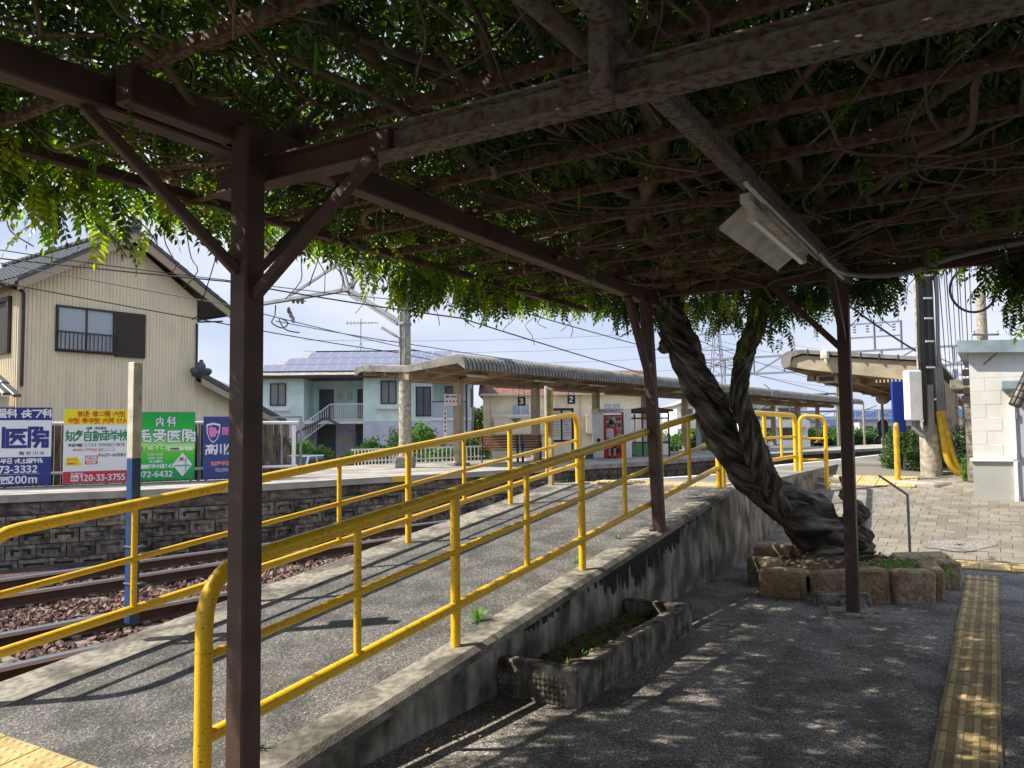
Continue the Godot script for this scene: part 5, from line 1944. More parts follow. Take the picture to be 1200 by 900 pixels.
func beige_house():
	var o := thing("beige_house", "beige two storey house with corrugated siding and a dark tiled gable roof", "house", Vector3(-14.86, -0.6, -24.0), "", deg_to_rad(54.0))
	var Y := 0.6
	var ap := Vector2(3.3, 8.33 + Y)
	var wd := 5.94
	var ev := 6.15 + Y
	# gable wall, side wall, then the ribs of the siding one by one
	var b := mb()
	b.extrude(PackedVector2Array([Vector2(0, 0), Vector2(wd, 0), Vector2(wd, ev + 0.3), Vector2(ap.x, ap.y - 0.12), Vector2(0, ev + 0.2)]), -9.0, 0.0)
	lpart(o, "wall", b, M.siding)
	var rib := mb()
	rib.cbox(Vector3(0, 0.5, 0), Vector3(0.055, 1.0, 0.03), 0.01)
	var rm := rib.mesh(M.siding)
	for k in 50:
		var x := 0.06 + k * 0.1178
		var top := (ev + 0.2 + (ap.y - 0.12 - ev - 0.2) * x / ap.x) if x < ap.x else (ap.y - 0.12 + (ev + 0.3 - ap.y + 0.12) * (x - ap.x) / (wd - ap.x))
		var p := put(o, "siding_rib", rm, "", Vector3(x, 0, 0.012))
		p.scale = Vector3(1, top, 1)
	# ribs on the side wall
	for k in 12:
		var p := put(o, "siding_rib", rm, "", Vector3(-0.012, 0, -0.1 - k * 0.12))
		p.rotation.y = PI / 2
		p.scale = Vector3(1, ev, 1)
	# roof: two slopes with courses of tiles
	var slope := 0.6
	for s in [-1.0, 1.0]:
		var reach := 3.75 if s > 0 else 3.6
		var d: Vector2 = Vector2(s, -slope).normalized()
		b = mb()
		var e := ap + Vector2(s * reach, -reach * slope)
		b.extrude(PackedVector2Array([ap + Vector2(0, 0.02), e + Vector2(0, 0.02), e + Vector2(0, 0.1), ap + Vector2(0, 0.12)]), -9.6, 0.62)
		var roof := lpart(o, "roof", b, M.tile)
		# tile rows run up the slope
		var row := mb()
		var len := Vector2(reach, reach * slope).length()
		var cnt := 12
		for k in cnt:
			row.cbox(Vector3(0, 0.018, (k + 0.5) * len / cnt), Vector3(0.13, 0.05, len / cnt + 0.02), 0.018, Basis(Vector3.RIGHT, -0.05))
		var tm := row.mesh(M.tile)
		for k in 36:
			var z := 0.55 - k * 0.28
			var p := put(roof, "tile_row", tm)
			var zz := Vector3(d.x, d.y, 0)
			var yy := Vector3(-d.y * s, d.x * s, 0)
			p.transform = Transform3D(Basis(yy.cross(zz), yy, zz), Vector3(ap.x, ap.y + 0.12, z))
		# barge board under the verge
		b = mb()
		b.extrude(PackedVector2Array([ap + Vector2(0, 0.02), e + Vector2(-s * 0.05, 0.03), e + Vector2(-s * 0.05, -0.24), ap + Vector2(0, -0.3)]), 0.5, 0.58)
		lpart(o, "barge_board", b, M.barge)
		b = mb()
		b.extrude(PackedVector2Array([ap + Vector2(s * 0.02, -0.02), e + Vector2(-s * 0.05, -0.02), e + Vector2(-s * 0.05, -0.06), ap + Vector2(s * 0.02, -0.06)]), -9.4, 0.49)
		lpart(o, "soffit", b, M.dark_brown)
		b = mb()
		b.tube([Vector3(e.x, e.y - 0.06, 0.55), Vector3(e.x, e.y - 0.06, -9.5)], 0.06, 8)
		lpart(o, "gutter", b, M.dark_brown)
	b = mb()
	for k in 26:
		b.cbox(Vector3(ap.x, ap.y + 0.2, 0.5 - k * 0.39), Vector3(0.3, 0.2, 0.37), 0.06)
	b.cbox(Vector3(ap.x, ap.y + 0.28, 0.62), Vector3(0.36, 0.36, 0.12), 0.06)
	lpart(o, "ridge_tiles", b, M.tile)
	# upper window with a railing and a slatted shutter
	window(o, 1.07, 4.24 + Y, 2.93, 5.7 + Y, 0.05, M.dark_brown, 1, M.glass, 0.1)
	b = mb()
	b.box(Vector3(3.45, 4.95 + Y, 0.06), Vector3(1.02, 1.5, 0.08))
	var sh := lpart(o, "shutter", b, M.dark_brown)
	for k in 11:
		b = mb()
		b.cbox(Vector3(3.45, 4.28 + Y + k * 0.134, 0.105), Vector3(0.92, 0.115, 0.018), 0.006, Basis(Vector3.RIGHT, 0.12))
		put(sh, "slat", b.mesh(M.dark_brown))
	b = mb()
	b.bar(Vector3(1.09, 4.86 + Y, 0.2), Vector3(3.02, 4.86 + Y, 0.2), 0.045, 0.045)
	b.bar(Vector3(1.09, 4.3 + Y, 0.2), Vector3(3.02, 4.3 + Y, 0.2), 0.045, 0.045)
	for x in [1.09, 2.05, 3.0]:
		b.bar(Vector3(x, 4.86 + Y, 0.2), Vector3(x, 4.86 + Y, 0.05), 0.03, 0.03)
	var rl := lpart(o, "window_railing", b, M.dark_brown)
	for k in 15:
		b = mb()
		b.bar(Vector3(1.16 + k * 0.128, 4.3 + Y, 0.2), Vector3(1.16 + k * 0.128, 4.86 + Y, 0.2), 0.022, 0.022, 0.0, Vector3(0, 0, 1))
		put(rl, "bar", b.mesh(M.dark_brown))
	# side window frame and down pipes
	b = mb()
	b.box(Vector3(-0.06, 5.0 + Y, -0.5), Vector3(0.12, 1.75, 0.14))
	b.box(Vector3(-0.06, 5.8 + Y, -1.2), Vector3(0.12, 0.14, 1.4))
	b.box(Vector3(-0.06, 4.2 + Y, -1.2), Vector3(0.12, 0.14, 1.4))
	b.box(Vector3(-0.02, 5.0 + Y, -1.2), Vector3(0.05, 1.5, 1.3))
	lpart(o, "side_window", b, M.dark_brown)
	b = mb()
	b.tube(rounded([Vector3(-0.8, 6.2 + Y, -0.2), Vector3(0.1, 6.0 + Y, 0.1), Vector3(0.1, 3.1 + Y, 0.1)], 0.15), 0.05, 8)
	lpart(o, "down_pipe", b, M.dark_brown)
	b = mb()
	b.tube([Vector3(5.9, 5.6 + Y, 0.08), Vector3(5.9, 3.7 + Y, 0.08)], 0.04, 8)
	lpart(o, "down_pipe", b, M.dark_brown)
	b = mb()
	b.tube([Vector3(5.9, 5.65 + Y, 0.1), Vector3(6.8, 5.75 + Y, 0.3)], 0.03, 8)
	lpart(o, "gutter_arm", b, M.dark_brown)
	# low wing on the right with a tiled verge and an end tile
	b = mb()
	b.extrude(PackedVector2Array([Vector2(5.94, 0), Vector2(9.1, 0), Vector2(9.1, 2.2 + Y), Vector2(5.94, 3.55 + Y)]), -6.0, -0.02)
	lpart(o, "wing_wall", b, M.siding)
	b = mb()
	b.extrude(PackedVector2Array([Vector2(5.75, 3.72 + Y), Vector2(9.6, 2.0 + Y), Vector2(9.6, 2.16 + Y), Vector2(5.75, 3.9 + Y)]), -6.0, 0.45)
	lpart(o, "wing_roof", b, M.tile)
	b = mb()
	b.extrude(PackedVector2Array([Vector2(5.9, 3.62 + Y), Vector2(9.6, 1.97 + Y), Vector2(9.6, 1.75 + Y), Vector2(5.9, 3.38 + Y)]), 0.36, 0.42)
	lpart(o, "wing_barge_board", b, M.barge)
	b = mb()
	b.ball(Vector3(5.8, 3.98 + Y, 0.5), Vector3(0.2, 0.22, 0.12), 10, 8)
	b.ball(Vector3(5.55, 3.85 + Y, 0.48), Vector3(0.16, 0.12, 0.1), 10, 8)
	b.ball(Vector3(6.1, 3.86 + Y, 0.48), Vector3(0.16, 0.12, 0.1), 10, 8)
	b.cbox(Vector3(5.85, 3.78 + Y, 0.46), Vector3(0.7, 0.12, 0.1), 0.03)
	b.cbox(Vector3(5.83, 4.2 + Y, 0.48), Vector3(0.14, 0.12, 0.1), 0.03)
	lpart(o, "end_tile", b, M.tile)
	# lean-to roof at the left corner
	b = mb()
	for k in 7:
		b.cbox(Vector3(-0.35 - k * 0.27, 3.02 + Y - 0.13 * absf(k - 1.0) * 0.3, 0.45), Vector3(0.25, 0.1, 1.1), 0.04, Basis(Vector3.RIGHT, 0.4))
		b.cbox(Vector3(-0.35 - k * 0.27, 3.3 + Y, -0.2), Vector3(0.25, 0.1, 0.7), 0.04, Basis(Vector3.RIGHT, 0.4))
	lpart(o, "lean_to_roof", b, M.tile)
	b = mb()
	b.box(Vector3(-1.3, 1.4 + Y, -0.3), Vector3(2.2, 2.8, 0.6))
	lpart(o, "lean_to_wall", b, M.siding)

func far_roof_house():
	var o := thing("grey_roof_house", "grey hipped roof of a house just behind the beige house", "house", Vector3(-17.3, -0.6, -38.0))
	var b := mb()
	b.box(Vector3(0, 2.2, 0), Vector3(6, 4.4, 6))
	lpart(o, "wall", b, M.mint)
	b = mb()
	var e := 4.4
	var p := [Vector3(-3.5, e, -3.5), Vector3(3.5, e, -3.5), Vector3(3.5, e, 3.5), Vector3(-3.5, e, 3.5)]
	var r0 := Vector3(-1.2, e + 1.3, 0)
	var r1 := Vector3(1.2, e + 1.3, 0)
	b.quad(p[3], p[2], r1, r0, Vector3(0, 1, 1))
	b.quad(p[0], p[1], r1, r0, Vector3(0, 1, -1))
	b.poly([p[2], p[1], r1], Vector3(1, 1, 0))
	b.poly([p[3], p[0], r0], Vector3(-1, 1, 0))
	b.box(Vector3(0, e - 0.08, 0), Vector3(7, 0.16, 7))
	lpart(o, "roof", b, M.slate)

func mint_apartments():
	var o := thing("mint_apartment_house", "pale mint two storey apartment house with solar panels on its hipped roof", "apartment house", Vector3(-16.4, -0.6, -50.0))
	# local x from 0 to 13.6, y = world + 0.6, z outwards
	var Y := 0.6
	var b := mb()
	b.box(Vector3(1.7, (2.3 + Y) / 2, -4), Vector3(3.4, 2.3 + Y, 8))
	b.box(Vector3(10.35, (2.3 + Y) / 2, -4), Vector3(6.5, 2.3 + Y, 8))
	b.box(Vector3(5.2, (2.3 + Y) / 2, -5.2), Vector3(3.8, 2.3 + Y, 5.4))
	lpart(o, "ground_floor_wall", b, M.lilac)
	b = mb()
	b.box(Vector3(1.7, 3.75 + Y, -4), Vector3(3.4, 2.88, 8))
	b.box(Vector3(9.25, 3.75 + Y, -4), Vector3(4.3, 2.88, 8))
	b.box(Vector3(12.5, 3.75 + Y, -5.4), Vector3(2.22, 2.88, 5.2))
	b.box(Vector3(5.2, 3.75 + Y, -5.2), Vector3(3.82, 2.88, 5.4))
	lpart(o, "upper_wall", b, M.mint)
	b = mb()
	b.box(Vector3(5.2, 2.3 + Y, -1.2), Vector3(3.78, 0.2, 2.3))
	b.box(Vector3(12.5, 2.42 + Y, -1.3), Vector3(2.3, 0.2, 2.7))
	lpart(o, "landing", b, M.white_paint)
	b = mb()
	b.box(Vector3(5.2, 5.16 + Y, -1.4), Vector3(3.8, 0.1, 2.8))
	lpart(o, "porch_ceiling", b, M.white_paint)
	# hipped roof with eaves
	var e := 5.2 + Y
	var t := 7.1 + Y
	b = mb()
	var p := [Vector3(-0.8, e, 0.8), Vector3(14.5, e, 0.8), Vector3(14.5, e, -8.8), Vector3(-0.8, e, -8.8)]
	var r0 := Vector3(3.2, t, -4)
	var r1 := Vector3(10.2, t, -4)
	b.quad(p[0], p[1], r1, r0, Vector3(0, 1, 1))
	b.quad(p[2], p[3], r0, r1, Vector3(0, 1, -1))
	b.poly([p[1], p[2], r1], Vector3(1, 1, 0))
	b.poly([p[3], p[0], r0], Vector3(-1, 1, 0))
	var roof := lpart(o, "roof", b, M.slate)
	b = mb()
	b.box(Vector3(6.85, e - 0.09, -4), Vector3(15.3, 0.16, 9.6))
	lpart(o, "eaves", b, M.dark_brown)
	b = mb()
	b.bar(r0, r1, 0.2, 0.12)
	put(roof, "ridge_cap", b.mesh(M.dark_brown))
	# solar panels in three rows
	var up := (Vector3(0, t, -4) - Vector3(0, e, 0.8))
	var len := up.length()
	up = up.normalized()
	var nn := Vector3(1, 0, 0).cross(up)
	if nn.y < 0:
		nn = -nn
	for row in 3:
		var cnt: int = [9, 8, 7][row]
		var x0: float = [0.7, 1.9, 3.0][row]
		for k in cnt:
			var c := Vector3(x0 + k * 1.36 + 0.66, e, 0.8) + up * (0.55 + row * 1.42 + 0.68) + nn * 0.08
			b = mb()
			b.box(c, Vector3(1.3, 0.04, 1.36), Basis(Vector3(1, 0, 0), nn, Vector3(1, 0, 0).cross(nn)))
			var sp := lpart(o, "solar_panel", b, M.solar)
			b = mb()
			for l in 3:
				b.box(c + Vector3(-0.65 + l * 0.65, 0, 0) + nn * 0.024, Vector3(0.03, 0.012, 1.38), Basis(Vector3(1, 0, 0), nn, Vector3(1, 0, 0).cross(nn)))
			put(sp, "panel_frame", b.mesh(M.solar_line))
	# windows and doors
	for w in [[1.3, 3.35, 2.3, 4.75, 0.02], [8.2, 3.4, 9.2, 4.85, 0.02]]:
		window(o, w[0], w[1] + Y, w[2], w[3] + Y, 0.03, M.black, 1, M.glass_mid)
		b = mb()
		b.box(Vector3((w[0] + w[2]) / 2, w[1] - 0.25 + Y, 0.12), Vector3(1.5, 0.16, 0.24))
		lpart(o, "sill", b, M.white_paint)
	window(o, 10.4, 2.6 + Y, 11.35, 4.45 + Y, -1.36 + 1.4, M.black, 1, M.glass_dark)
	window(o, 12.0, 2.6 + Y, 13.0, 4.6 + Y, -2.75, M.black, 1, M.glass_dark)
	window(o, 9.6, 0.0 + Y, 10.4, 1.7 + Y, 0.02, M.black, 1, M.glass_dark)
	b = mb()
	b.box(Vector3(13.62, 3.9 + Y, -4.0), Vector3(0.06, 1.3, 0.9))
	lpart(o, "side_window", b, M.black)
	for x in [4.25, 6.75]:
		b = mb()
		b.box(Vector3(x, 3.45 + Y, -2.46), Vector3(0.95, 2.05, 0.08))
		var d := lpart(o, "door", b, M.door_dark)
		b = mb()
		for k in 12:
			b.box(Vector3(x - 0.36, 2.6 + Y + k * 0.15, -2.41), Vector3(0.06, 0.05, 0.03))
		put(d, "slot_window", b.mesh(M.black))
		b = mb()
		b.box(Vector3(x, 1.0 + Y, -2.46), Vector3(1.2, 2.3, 0.08))
		lpart(o, "door", b, M.door_dark)
	for x in [5.1, 5.75]:
		for y in [4.0, 1.1]:
			b = mb()
			b.box(Vector3(x, y + Y, -2.45), Vector3(0.3, 0.5, 0.08))
			b.box(Vector3(x, y + Y + 0.05, -2.4), Vector3(0.14, 0.18, 0.03))
			lpart(o, "meter_box", b, M.post_beige)
	for x in [2.6, 7.3]:
		b = mb()
		b.box(Vector3(x, 4.95 + Y, 0.06), Vector3(0.35, 0.2, 0.12))
		lpart(o, "wall_lamp", b, M.white_paint)
	# balcony railings
	b = mb()
	for y in [2.45, 3.42]:
		b.bar(Vector3(5.05, y + Y, 0.0), Vector3(7.1, y + Y, 0.0), 0.05, 0.05)
		b.bar(Vector3(3.5, y - 1.2 + Y + 0.0, 0.35), Vector3(5.05, y + Y, 0.0), 0.05, 0.05)
	var rl := lpart(o, "stair_railing", b, M.white_paint)
	for k in 17:
		b = mb()
		b.bar(Vector3(5.1 + k * 0.12, 2.45 + Y, 0), Vector3(5.1 + k * 0.12, 3.42 + Y, 0), 0.028, 0.028, 0.0, Vector3(0, 0, 1))
		put(rl, "bar", b.mesh(M.white_paint))
	for k in 11:
		b = mb()
		var f := k / 11.0
		b.bar(Vector3(3.55 + f * 1.5, 1.25 + f * 1.2 + Y, 0.34 - f * 0.34), Vector3(3.55 + f * 1.5, 2.22 + f * 1.2 + Y, 0.34 - f * 0.34), 0.028, 0.028, 0.0, Vector3(0, 0, 1))
		put(rl, "bar", b.mesh(M.white_paint))
	b = mb()
	b.bar(Vector3(11.4, 3.5 + Y, -0.05), Vector3(13.6, 3.5 + Y, -0.05), 0.05, 0.06)
	var br := lpart(o, "balcony_railing", b, M.black)
	b = mb()
	b.box(Vector3(12.5, 3.0 + Y, -0.06), Vector3(2.16, 0.9, 0.02))
	put(br, "pane", b.mesh(M.glass))
	b = mb()
	b.box(Vector3(12.9, 2.85 + Y, -0.6), Vector3(0.8, 0.6, 0.3))
	lpart(o, "air_conditioner", b, M.white_paint)
	# porch gable over the stair
	b = mb()
	b.bar(Vector3(3.2, 1.7 + Y, 0.6), Vector3(4.9, 2.55 + Y, 0.6), 0.14, 0.14, 0.0)
	b.bar(Vector3(4.9, 2.55 + Y, 0.6), Vector3(6.6, 1.7 + Y, 0.6), 0.14, 0.14, 0.0)
	b.bar(Vector3(3.1, 1.7 + Y, 0.6), Vector3(3.1, 0, 0.6), 0.14, 0.14, 0.0, Vector3(0, 0, 1))
	b.bar(Vector3(6.7, 1.7 + Y, 0.6), Vector3(6.7, 0, 0.6), 0.14, 0.14, 0.0, Vector3(0, 0, 1))
	lpart(o, "porch_gable", b, M.door_dark)
	b = mb()
	b.tube([Vector3(13.55, 5.0 + Y, 0.08), Vector3(13.55, 0, 0.08)], 0.06, 8)
	lpart(o, "down_pipe", b, M.dark_brown)
	# aerial on the ridge
	o = thing("roof_aerial", "thin television aerial above the solar panelled roof", "aerial", Vector3(-10.2, 7.75, -54.0))
	b = mb()
	b.tube([Vector3(0, -1.2, 0), Vector3(0, 1.6, 0)], 0.03, 6)
	lpart(o, "mast", b, M.galv)
	b = mb()
	b.tube([Vector3(-1.0, 1.3, 0), Vector3(1.2, 1.3, 0)], 0.025, 6)
	for k in 9:
		b.tube([Vector3(-0.9 + k * 0.24, 1.3, -0.35), Vector3(-0.9 + k * 0.24, 1.3, 0.35)], 0.015, 5)
		b.tube([Vector3(-0.9 + k * 0.24, 1.1 + 0.02 * k, 0), Vector3(-0.9 + k * 0.24, 1.5 - 0.02 * k, 0)], 0.012, 5)
	lpart(o, "antenna", b, M.galv)
	b = mb()
	for s in [-1.0, 1.0]:
		b.tube([Vector3(0, 0, 0), Vector3(s * 0.5, -1.1, 0.2)], 0.015, 5)
	lpart(o, "stay", b, M.galv)

func peach_apartments():
	var o := thing("peach_apartment_house", "peach coloured two storey apartment house with a dull red roof", "apartment house", Vector3(-2.0, -0.6, -55.0))
	var Y := 0.6
	var b := mb()
	b.box(Vector3(6, (4.15 + Y) / 2, -4), Vector3(12, 4.15 + Y, 8))
	lpart(o, "wall", b, M.cream)
	b = mb()
	b.extrude(PackedVector2Array([Vector2(0.3, 4.1 + Y), Vector2(-8.3, 4.1 + Y), Vector2(-4, 6.0 + Y)]), -0.3, 12.4, Basis(Vector3(0, 0, 1), Vector3(0, 1, 0), Vector3(1, 0, 0)))
	lpart(o, "roof", b, M.red_roof)
	b = mb()
	b.box(Vector3(6, 4.12 + Y, 0.2), Vector3(12.4, 0.14, 0.5))
	lpart(o, "fascia", b, M.cream2)
	for x in [[0.75, 4.1], [7.0, 10.5]]:
		b = mb()
		b.box(Vector3((x[0] + x[1]) / 2, 2.05 + Y, 0.55), Vector3(x[1] - x[0], 1.1, 0.12))
		b.box(Vector3(x[0] + 0.06, 2.05 + Y, 0.25), Vector3(0.12, 1.1, 0.5))
		b.box(Vector3(x[1] - 0.06, 2.05 + Y, 0.25), Vector3(0.12, 1.1, 0.5))
		b.box(Vector3((x[0] + x[1]) / 2, 1.45 + Y, 0.3), Vector3(x[1] - x[0], 0.1, 0.6))
		var bl := lpart(o, "balcony", b, M.cream)
		b = mb()
		b.box(Vector3((x[0] + x[1]) / 2, 2.68 + Y, 0.55), Vector3(x[1] - x[0] + 0.06, 0.16, 0.18))
		put(bl, "balcony_cap", b.mesh(M.white_paint))
		b = mb()
		b.extrude(PackedVector2Array([Vector2(x[0] + 1.1, 2.5 + Y), Vector2(x[0] + 1.9, 2.5 + Y), Vector2(x[0] + 1.5, 2.1 + Y)]), 0.61, 0.63)
		put(bl, "triangle_vent", b.mesh(M.cb_gray))
		window(o, x[0] + 1.2, 2.5 + Y, x[0] + 2.45, 3.5 + Y, 0.03, M.white_paint, 1, M.glass)
		window(o, x[0] + 1.4, 0.1 + Y, x[0] + 2.6, 1.35 + Y, 0.03, M.white_paint, 1, M.glass)
		for k in [3.0, 0.9]:
			b = mb()
			b.cyl(Vector3(x[0] + 2.95, k + Y, 0.02), 0.12, 0.05, 10)
			lpart(o, "wall_vent", b, M.cream2)
	for x in [0.55, 4.5, 6.7]:
		b = mb()
		b.tube([Vector3(x, 4.0 + Y, 0.06), Vector3(x, 0, 0.06)], 0.05, 6)
		lpart(o, "down_pipe", b, M.cream2)
	b = mb()
	b.box(Vector3(4.65, 2.95 + Y, 0.4), Vector3(0.5, 1.3, 0.5))
	lpart(o, "white_shaft", b, M.white_paint)
	for z in [-1.5, -3.0, -4.5]:
		b = mb()
		b.box(Vector3(-0.02, 2.9 + Y, z), Vector3(0.06, 0.9, 0.7))
		lpart(o, "side_window", b, M.glass)

func white_blocks():
	for k in 2:
		var o := thing("white_apartment_block", ["white apartment block with balconies seen past the trunk, left of it", "white apartment block with balconies seen through the level platform railing"][k], "apartment block", Vector3([16.4, 23.2][k], -0.6, -80.0), "white apartment blocks beyond the tracks")
		var wd: float = [3.4, 6.2][k]
		var b := mb()
		b.box(Vector3(wd / 2, 2.3, -4), Vector3(wd, 4.6, 8))
		lpart(o, "wall", b, M.white_paint)
		b = mb()
		if k == 0:
			b.extrude(PackedVector2Array([Vector2(-0.3, 4.6), Vector2(wd + 0.3, 4.6), Vector2(wd * 0.75, 5.7)]), -8.2, 0.3)
		else:
			b.box(Vector3(wd / 2, 4.7, -4), Vector3(wd + 0.6, 0.25, 8.6))
		lpart(o, "roof", b, M.slate)
		for y in [0.7, 2.7]:
			b = mb()
			b.box(Vector3(wd / 2, y, 0.5), Vector3(wd - 0.3, 0.75, 1.0))
			lpart(o, "balcony", b, M.white_paint)
			for w in 2:
				var x0 := 0.4 + w * (wd - 0.4) / 2
				window(o, x0, y + 0.4, x0 + wd * 0.36, y + 1.6, 0.03, M.slate, 1, M.glass_dark)

# ---------------------------------------------------------------- the island platform's canopies and furniture
func canopy(label: String, a0: float, n0: float, length: float, posts: Array, seedk: int):
	var turn := -TH - atan(0.089)
	var at := W(a0, n0, 0.75)
	var o := thing("platform_canopy", label, "platform roof", at, "canopies over the island platform", turn)
	var wd := 3.55
	# corrugated sheet with a bullnose towards the track; local y is above the platform
	var sec := [[-wd, 2.28], [-wd - 0.04, 2.42], [-wd + 0.06, 2.5], [-wd + 0.4, 2.52], [-1.8, 2.42], [-0.5, 2.58], [-0.22, 2.60], [-0.07, 2.54], [0.0, 2.42], [0.015, 2.26]]
	var b := mb()
	var waves := 140
	var nv := sec.size() - 1
	b.grid(waves * 4, nv, func(s, t):
		var k := int(round(t * nv))
		var p: Array = sec[k]
		var q: Array = sec[mini(k + 1, nv)]
		var r: Array = sec[maxi(k - 1, 0)]
		var d := Vector2(q[0] - r[0], q[1] - r[1]).normalized()
		var w := 0.026 * sin(s * waves * TAU)
		return Vector3(p[0] - d.y * w, p[1] + d.x * w, -s * length), Vector3.UP)
	lpart(o, "corrugated_roof", b, M.corr_sheet)
	for e in [0.0, -length]:
		b = mb()
		var pl := PackedVector2Array()
		for p in sec:
			pl.append(Vector2(p[0], p[1]))
		pl.append(Vector2(-0.2, 2.40))
		pl.append(Vector2(-1.8, 2.28))
		pl.append(Vector2(-wd + 0.2, 2.38))
		b.extrude(pl, e - 0.03, e + 0.03)
		lpart(o, "gable_trim", b, M.corr)
	# ceiling boards, purlins, arms, lamps
	b = mb()
	b.quad(Vector3(-wd + 0.08, 2.42, -0.1), Vector3(-1.8, 2.33, -0.1), Vector3(-1.8, 2.33, -length + 0.1), Vector3(-wd + 0.08, 2.42, -length + 0.1), Vector3(0, -1, 0))
	b.quad(Vector3(-0.06, 2.5, -0.1), Vector3(-1.8, 2.33, -0.1), Vector3(-1.8, 2.33, -length + 0.1), Vector3(-0.06, 2.5, -length + 0.1), Vector3(0, -1, 0))
	lpart(o, "ceiling", b, M.underside)
	for p in [[-3.3, 2.33], [-2.6, 2.29], [-1.2, 2.31], [-0.6, 2.37], [-0.15, 2.4]]:
		b = mb()
		b.bar(Vector3(p[0], p[1], -0.05), Vector3(p[0], p[1], -length + 0.05), 0.07, 0.09)
		lpart(o, "purlin", b, M.beam_tan)
	b = mb()
	b.bar(Vector3(-1.8, 2.2, 0.0), Vector3(-1.8, 2.2, -length), 0.12, 0.2)
	lpart(o, "ridge_beam", b, M.beam_tan)
	for z in posts:
		b = mb()
		b.bar(Vector3(-1.8, 2.12, -z), Vector3(-0.12, 2.34, -z), 0.1, 0.14)
		b.bar(Vector3(-1.8, 2.12, -z), Vector3(-wd + 0.12, 2.26, -z), 0.1, 0.14)
		lpart(o, "arm", b, M.beam_tan)
		b = mb()
		b.bar(Vector3(-1.8, 0.0, -z), Vector3(-1.8, 2.2, -z), 0.2, 0.2, 0.01, Vector3(0, 0, 1))
		var post := lpart(o, "post", b, M.beam_light)
		b = mb()
		b.cbox(Vector3(-1.8, 0.03, -z), Vector3(0.42, 0.06, 0.42), 0.01)
		put(post, "base", b.mesh(M.concrete))
	var z := 1.6
	while z < length - 1.0:
		b = mb()
		b.cbox(Vector3(-0.85, 2.22, -z), Vector3(0.12, 0.05, 0.9), 0.01)
		lpart(o, "ceiling_lamp", b, M.lamp_white)
		z += 2.9
	z = 0.8
	while z < length:
		b = mb()
		b.bar(Vector3(-1.75, 2.18, -z), Vector3(-0.1, 2.36, -z - 0.02), 0.035, 0.05)
		b.bar(Vector3(-1.85, 2.18, -z), Vector3(-wd + 0.1, 2.3, -z), 0.035, 0.05)
		lpart(o, "tie_rod", b, M.beam_tan)
		z += 1.75

func number_board(px: Vector3, digit: String):
	var o := thing("number_board", "small black board with a white %s hanging from the canopy edge" % ("three" if digit == "3" else "two"), "sign", px, "track number boards", -0.25)
	var b := mb()
	b.cbox(Vector3(0, 0, 0), Vector3(0.2, 0.23, 0.04), 0.006)
	lpart(o, "board", b, M.black)
	letters(o, digit, Vector3(0, 0, 0.021), 0.15, M.white_plastic, true)
	b = mb()
	for s in [-0.07, 0.07]:
		b.tube([Vector3(s, 0.11, 0), Vector3(s, 0.75, 0)], 0.008, 5)
	lpart(o, "hanger", b, M.iron)

func bench(at: Vector3, w: float, label: String):
	var o := thing("bench", label, "bench", at, "slatted benches on the island platform", 0.06)
	for k in 5:
		var b := mb()
		b.cbox(Vector3(w / 2, 0.40 + k * 0.075, -0.16 - k * 0.03), Vector3(w, 0.058, 0.022), 0.005, Basis(Vector3.RIGHT, -0.3))
		lpart(o, "back_slat", b, M.wood)
	for k in 4:
		var b := mb()
		b.cbox(Vector3(w / 2, 0.335, 0.2 - k * 0.085), Vector3(w, 0.025, 0.07), 0.005)
		lpart(o, "seat_slat", b, M.wood)
	for x in [0.06, w - 0.06]:
		var b := mb()
		b.tube(curve([Vector3(x, 0.0, 0.24), Vector3(x, 0.14, 0.1), Vector3(x, 0.3, 0.05), Vector3(x, 0.33, -0.1), Vector3(x, 0.75, -0.3)], 4), 0.022, 6)
		b.tube(curve([Vector3(x, 0.0, -0.26), Vector3(x, 0.12, -0.12), Vector3(x, 0.3, -0.02)], 4), 0.022, 6)
		b.tube(curve([Vector3(x, 0.52, -0.2), Vector3(x, 0.53, 0.1), Vector3(x, 0.45, 0.24), Vector3(x, 0.33, 0.22)], 4), 0.018, 6)
		lpart(o, "side_frame", b, M.iron)

